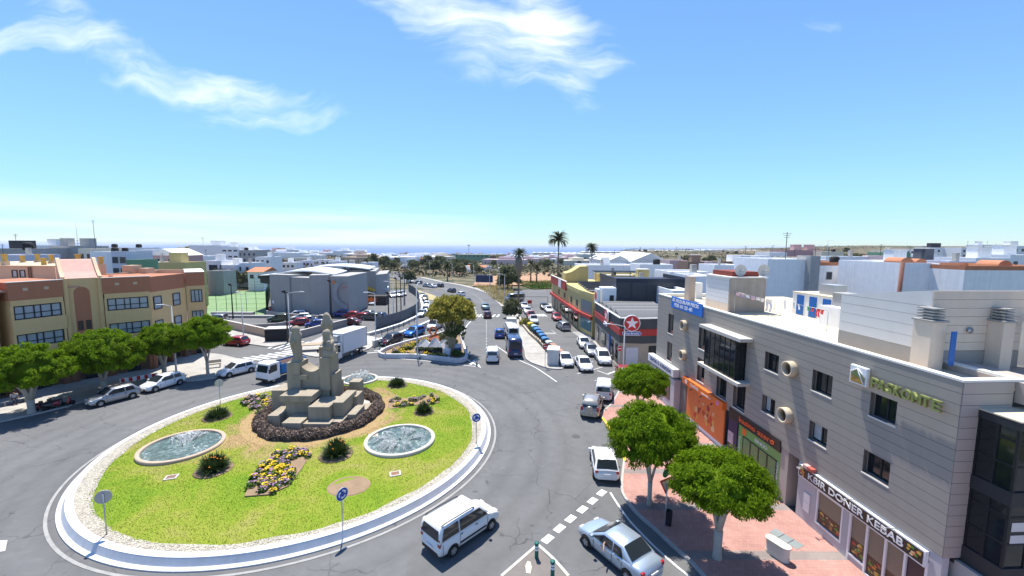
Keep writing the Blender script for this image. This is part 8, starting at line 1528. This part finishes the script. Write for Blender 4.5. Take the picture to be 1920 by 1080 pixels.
house('white stepped house below the big white block', -124.46, 165, 7.59, 10.88, 'white', 9, z0=0, group=LG2); house('white house with open porch below the slit windows', -107.7, 150, 5.76, 9.66, 'white', 9, z0=0, group=LG2, win=(1, 1, 3, 2)); house('white house with two small windows', -102.43, 150, 5.76, 8.16, 'white', 9, z0=0, win=(2, 2, 1, 1.2), group=LG2); house('pale blue house with flat canopy', -98.1, 152, 5.45, 8.86, 'blue', 9, z0=0, win=(2, 2, 1, 1.4), group=LG2); house('white house with an orange tiled roof', -86.38, 140, 5.39, 6.94, 'white', 8, z0=0, roof='tile', win=(2, 1, 1.2, 1.2), group=LG2)
house('white tall house left of the hall roof', -113.72, 190, 6.8, 9.81, 'white', 10, z0=0, win=(3, 3, 1, 1.2), group=LG2); house('tan house at the edge of the left cluster', -94.74, 120, 2.46, 9.18, 'tan', 7, z0=0, group=LG2); house('small white shed behind the court', -91.46, 128, 4.93, 7.48, 'grey', 6, z0=0, group=LG2)
t = thing('radio_mast', 'thin tall radio mast on the left skyline', 'mast', (*(-145.34, 140, 13.19)[:2], 0)); b = MB(); b.tube([(0, 0, 0), (0, 0, 22.5)], [.12, .05], 6); b.build('pole', METAL, t); b = MB(); b.tube([(-.6, 0, 16.5), (.6, 0, 16.5)], .05, 4); b.tube([(-.8, 0, 15.6), (.8, 0, 15.6)], .05, 4); b.build('antenna', DARK, t)
# rows behind the hall and across the valley
VG = 'houses scattered across the valley'; rv = random.Random(11)
vlist = [((-147.24, 260, 8.32, 5.58), 'brown', 'brown shuttered house above the hall roof'), ((-129.07, 240, 7.37, 5.2), 'white', 'white house above the hall roof'), ((-166.76, 330, 16.88, 4.59), 'cream', 'cream house with trees above the hall'), ((-139.78, 280, 7.16, 4.54), 'blue', 'blue-white house above the hall'), ((-136.68, 300, 10.74, 4.57), 'white', 'white house above the right end of the hall'), ((-110.68, 260, 8.32, 5.15), 'white', 'white low house right above the hall roof'), ((-88.41, 230, 11.78, 4.7), 'grey', 'long grey wall house beside the hall roof'), ((-94.06, 270, 8.29, 4.17), 'blue', 'blue-white gabled house left of the trees'),
         ((-85.03, 330, 5.92, -0.38), 'blue', 'small pale house among the trees by the road'), ((-102.73, 420, 7.52, 1.1), 'blue', 'pale blue house on the slope'), ((-101.4, 450, 9.2, 1.81), 'yellow', 'yellow house on the slope'), ((-91.14, 430, 8.24, 1.38), 'brown', 'brick-red house with a white roof sign'), ((-25.45, 300, 13.83, 0.29), 'white', 'long white villa with tiled roof in the fields'), ((-32.41, 290, 8.18, -1.1), 'white', 'low white annex left of the villa'), ((-18.45, 305, 5.47, 0.07), 'white', 'white end block of the villa'), ((-25.3, 560, 10.01, 1.82), 'brown', 'brown block right of the dark green hall'), ((-15.44, 540, 11.03, 3.76), 'yellow', 'yellow block right of the dark green hall'), ((-6.89, 520, 7.97, 1.62), 'white', 'white block near the skirted palm'), ((-83.79, 600, 4.6, 3.51), 'white', 'narrow white tower left of the dark green hall'), ((-284.18, 520, 16.61, 1.87), 'white', 'far white house on the left slope, first'), ((-286.29, 560, 17.17, 2.33), 'cream', 'far cream house on the left slope, second'), ((-285.7, 600, 19.16, 0.72), 'white', 'far white house on the left slope, third'), ((-271.89, 620, 20.59, -0.43), 'grey', 'far grey house on the left slope, fourth'), ((-282.73, 480, 15.94, 5.27), 'white', 'far white house behind the tall white one'), ((-228.46, 560, 12.88, -0.16), 'white', 'far white house left of the greenhouses')]
for a, wl, lab in vlist: house(lab, *a, wl, 10, win=(3, 1, 1.4, 1.3), group=VG, roof='tile' if 'tiled' in lab or 'brick' in lab else None)
house('long dark green industrial hall in the valley', -54.26, 560, 45.04, 3.07, 'green', 30, win=(8, 1, 3, 1.5), group=None, name='industrial_hall', cat='building'); t = thing('phone_mast', 'lattice mast beside the dark green hall', 'mast', (*(-59.76, 575, 0.5)[:2], -12)); b = MB(); b.tube([(0, 0, 0), (0, 0, 28)], [.6, .35], 6); b.box(-1.6, 1.6, -.6, .6, 26, 28); b.build('mast', METAL, t)
GH = mt('greenhouse_film', (.66, .63, .56), rough=.5, var=.06)
for i, (u, lab) in enumerate((((-305.08, 900, 48.29, -9.59), 'long white greenhouse in the valley, left'), ((-247.62, 860, 63.74, -10.37), 'long white greenhouse in the valley, right'), ((114.29, 1000, 127.58, -1.32), 'pale greenhouse left of the tallest palm'), ((231.97, 900, 154.95, 2.94), 'pale greenhouse right of the tallest palm'), ((411.13, 1050, 167.32, 3.64), 'long pale greenhouse on the ridge, middle'), ((514.22, 950, 157.4, 6.31), 'long pale greenhouse on the ridge, right'), ((154.8, 760, 116.38, 0.85), 'pale greenhouse nearest the second palm'), ((-5.38, 330, 14.8, -3.26), 'narrow white strip shed left of the skirted palm'))):
    cx, y, w, zt = u; zb = gz(cx, y) - 2; t = thing('greenhouse', lab, 'greenhouse', (cx, y, zb), 0, 'greenhouses'); b = MB(); h = max(zt - zb, 3.5); b.box(-w / 2, w / 2, 0, 60 if i != 7 else 6, 0, h - .8); b.build('wall', GH, t)
    n = max(4, int(w / 14)); b = MB()
    for k in range(n): x0, x1 = -w / 2 + w * k / n, -w / 2 + w * (k + 1) / n; b.add([(x0, 0, h - .8), (x1, 0, h - .8), ((x0 + x1) / 2, 0, h), (x0, 60 if i != 7 else 6, h - .8), (x1, 60 if i != 7 else 6, h - .8), ((x0 + x1) / 2, 60 if i != 7 else 6, h)], [(0, 1, 2), (0, 2, 5, 3), (1, 4, 5, 2)])
    b.build('roof', GH, t)
# the town by the shore: low cubes, a pixel or two each
protos = []
for i, wl in enumerate(('white', 'cream', 'rose', 'tan')):
    b = MB(); b.box(-7, 7, -6, 6, -4, 6); b.box(-2, 3, -2, 3, 6, 8.5); o = b.build('far_house', HW[wl]); tag(o, 'tiny pale flat-roofed house in the far town by the sea', 'house', 'houses of the far town by the sea'); protos.append(o)
first = set()
for i in range(230):
    az = rv.uniform(-24, 12) if i < 110 else rv.uniform(-40, -20) if i < 170 else rv.uniform(-22, 9); r = rv.uniform(1300, 3900) if i < 110 else rv.uniform(500, 1600) if i < 170 else rv.uniform(420, 1300); x, y = r * math.sin(R(az)), r * math.cos(R(az)); k = rv.choice([0, 0, 0, 1, 2, 3]); o = protos[k] if k not in first else protos[k].copy()
    if k in first: COL.objects.link(o)
    first.add(k); s = rv.uniform(.8, 1.8); o.location = (x, y, gz(x, y)); o.scale = (s * rv.uniform(.8, 2.2), s, s * rv.uniform(.6, 1.0)); o.rotation_euler.z = rv.uniform(-.5, .5)
# trees scattered over the valley and slopes
base = bush(0, 0, 0, 3.2, 3.4, 'rounded dark tree among the fields of the valley', 61, TREE_G, 46, 30, .75, True, 'far_tree', 'tree', 'trees scattered over the valley'); spots = []
for u in ((-102.42, 140.68), (-105.05, 149.68), (-99.38, 146.13), (-101, 153.83), (-93.54, 148.23), (-90.94, 150.26), (-92.76, 158.39), (-112.53, 157.53), (-108.08, 162.14)): spots.append((u[0], u[1], .95, 'dark shrub tree behind the sports court'))
for i in range(85):
    az = rv.uniform(-20, 10); r = rv.choice([rv.uniform(260, 500), rv.uniform(400, 900), rv.uniform(600, 1700)]); x, y = r * math.sin(R(az)), r * math.cos(R(az))
    if abs(x - (-74 - (y - 240) * .7)) < 14 and y > 200: continue
    spots.append((x, y, rv.uniform(.35, 1.1), None))
for i in range(26): az = rv.uniform(12, 45); r = rv.uniform(330, 900); spots.append((r * math.sin(R(az)), r * math.cos(R(az)), rv.uniform(.6, 1.2), 'dark tree on the slope at the right'))
for q in (((247.64, 300, 13.47)), ((248.69, 305, 13.03)), ((251.49, 300, 13.12)), ((272.86, 280, 13.9)), ((281.44, 285, 13.17)), ((273.84, 240, 12.62)), ((288.3, 260, 12.95)), ((74.24, 140, 10.64)), ((309.24, 300, 16.52)), ((336.49, 280, 18.56))): spots.append((q[0], q[1], 1.3 if q[1] > 200 else .8, 'dark tree standing between houses at the right'))
for q, s in (((-49.41, 260, -1.79), 1.5), ((-86.63, 300, -3.95), 1.2), ((-98.54, 320, -4.49), 1.3), ((-67.72, 330, -1.54), 1.6), ((-78.48, 340, -2.12), 1.2), ((-58.89, 340, -2), 1.5), ((-35.33, 250, -1.03), 1.3), ((-28.97, 230, -0.83), 1.2), ((-2.9, 150, 0.48), .9), ((-1.57, 152, 0.68), 1.1), ((0, 150, 0.5), 1.0), ((-43.99, 180, -1.02), .8), ((-45.12, 178, -1.53), .7), ((-114.28, 330, -3.94), 1.3), ((-113.36, 340, -3.65), 1.5)): spots.append((q[0], q[1], s, 'rounded green tree beside the main road'))
for i, (x, y, s, lab) in enumerate(spots):
    o = base if i == 0 else copy_tree(base); o.location = (x, y, gz(x, y) - .3); o.scale = (s * rv.uniform(.9, 1.3), s, s * rv.uniform(.8, 1.15)); o.rotation_euler.z = rv.uniform(0, 6.28)
    o['label'] = lab or 'rounded dark tree among the fields of the valley'
    o['group'] = 'trees scattered over the valley' if not lab else {'dark shr': 'trees behind the sports court', 'dark tre': 'trees at the right', 'rounded ': 'trees beside the main road'}[lab[:8]] if lab else None
# trees that can be counted off get their place in the row
ORD = 'first second third fourth fifth sixth seventh eighth ninth tenth eleventh twelfth thirteenth fourteenth fifteenth'.split()
for lab, say in (('dark shrub tree behind the sports court', '%s dark shrub tree behind the sports court, counted from the left'), ('rounded green tree beside the main road', '%s rounded green tree beside the main road, counted from the left'), ('dark tree standing between houses at the right', '%s dark tree between the right-hand houses, counted from the left')):
    for i, o in enumerate(sorted([o for o in bpy.data.objects if o.get('label') == lab], key=lambda o: o.location.x / o.location.y)): o['label'] = say % ORD[i]
# dry verges and fields with their grass
VERGE = mt('dry_verge', (.36, .30, .15), var=.35, scale=.25, fine=3); FIELD = mt('brown_field', (.36, .21, .115), var=.25, scale=.06, fine=1.5); GREENV = mt('green_verge', (.16, .19, .05), var=.35, scale=.2, fine=3)
def patch(name, poly, m, dz=.05):
    b = MB(); n = 10; A = [Vector((p[0], p[1])) for p in poly]      # a four-cornered sheet that follows the land
    for i in range(n):
        for j in range(n):
            q = []
            for u, v in ((i, j), (i + 1, j), (i + 1, j + 1), (i, j + 1)): u /= n; v /= n; p = (A[0] * (1 - u) + A[1] * u) * (1 - v) + (A[3] * (1 - u) + A[2] * u) * v; q.append((p.x, p.y, gz(p.x, p.y) + dz))
            b.add(q, [(0, 1, 2, 3)])
    return struct(name, b, m)
v1 = [(-0.9, 102.94), (1.79, 113.54), (-0.42, 160.82), (-16.68, 170.54)]; patch('verge', v1, VERGE); v2 = [(7.71, 149.68), (20.71, 157.77), (22.35, 193.44), (-0.01, 184.13)]; patch('verge', v2, GREENV, .3); patch('field', [(-15.43, 159.83), (18.87, 170.65), (24.74, 276.27), (-19.13, 270.37)], FIELD, .45); patch('verge', [(-24.79, 120.12), (-17.19, 115.91), (-26.09, 133.19), (-34.18, 147.45)], VERGE, .06)
def tufts(name, quad_, n, h, w, m, seed):
    g = np.random.default_rng(seed); A = [np.array(p) for p in quad_]; P = []
    for _ in range(n): u, v = g.random(), g.random(); p = (A[0] * (1 - u) + A[1] * u) * (1 - v) + (A[3] * (1 - u) + A[2] * u) * v; P.append((p[0], p[1]))
    o = blades(name, P, h, w, m, .5, seed, z=lambda x, y: gz(x, y)); o['kind'] = 'stuff'
tufts('dry_grass', v1, 6000, .7, .10, DRY, 51); tufts('green_grass', v2, 5000, 1.0, .16, BUSH_G, 52)
# low scrub that covers the slopes
g = np.random.default_rng(77); P = []
for _ in range(330):
    az = g.uniform(-24, 40); r = 200 * math.exp(g.uniform(0, 2.2)); x, y = r * math.sin(R(az)), r * math.cos(R(az)); w = g.uniform(2, 9) * (1 + r / 900); k = int(30 + w * 5)
    if (y < 330 and abs(x - (-74 - (y - 240) * .7)) < 16 and x < 10) or (y < 215 and x > -30): continue
    q = g.normal(0, 1, (k, 3)) * [w * 1.4, w * .7, 0]; q[:, 2] = np.abs(g.normal(0, .9, k)) * min(1.8, .7 + w * .1)
    P += [(x + a, y + c, gz(x + a, y + c) + .2 + d) for a, c, d in q]
v, f = scatter_quads(np.array(P), .85, g, .4); o = np_mesh('scrub', v, f, mt('scrub_leaf', (.13, .125, .065), island=.45, var=.3)); o['kind'] = 'stuff'
# distant power poles on the ridge
for i, (p, h) in enumerate((((102.66, 420, 8.8), 11), ((131.44, 430, 8.8), 12), ((168.73, 430, 9.03), 12), ((160.47, 260, 10.83), 9), ((161.13, 230, 13.88), 9), ((208.87, 240, 13.44), 9))):
    t = thing('power_pole', '%s thin dark power pole on the right skyline, counted from the left' % ('first', 'second', 'third', 'fourth', 'fifth', 'last')[i], 'pole', (p[0], p[1], gz(p[0], p[1]) - 1), 0, 'power poles on the ridge'); b = MB(); b.tube([(0, 0, 0), (0, 0, h + 3)], .16, 5); b.build('pole', DARK, t); b = MB(); b.box(-1, 1, -.08, .08, h + 2, h + 2.2); b.build('crossarm', DARK, t)
t = thing('roof_antenna', 'television antenna on a mast above the right-hand roofs', 'antenna', (56.45, 75, 14.38)); b = MB(); b.tube([(0, 0, -2), (0, 0, 3.0)], .035, 5); b.build('mast', METAL, t); b = MB(); b.tube([(-.6, 0, 2.8), (.9, 0, 2.8)], .02, 4); [b.tube([(x, -.4, 2.8), (x, .4, 2.8)], .015, 4) for x in (-.5, -.1, .3, .7)]; b.build('rods', METAL, t)

# ------------------------------------------------------------------ sea haze
b = MB(); b.box(-62000, 62000, -300, 63000, -76.5, 34); m = bpy.data.materials.new('sea_haze'); m.use_nodes = True; nt = m.node_tree; nt.nodes.remove(nt.nodes['Principled BSDF'])
v = N(nt, 'ShaderNodeVolumePrincipled', Density=.00006, Anisotropy=.2); v.inputs['Color'].default_value = (.86, .93, 1, 1); nt.links.new(v.outputs[0], nt.nodes['Material Output'].inputs['Volume'])
tag(b.build('haze', m), kind='stuff')
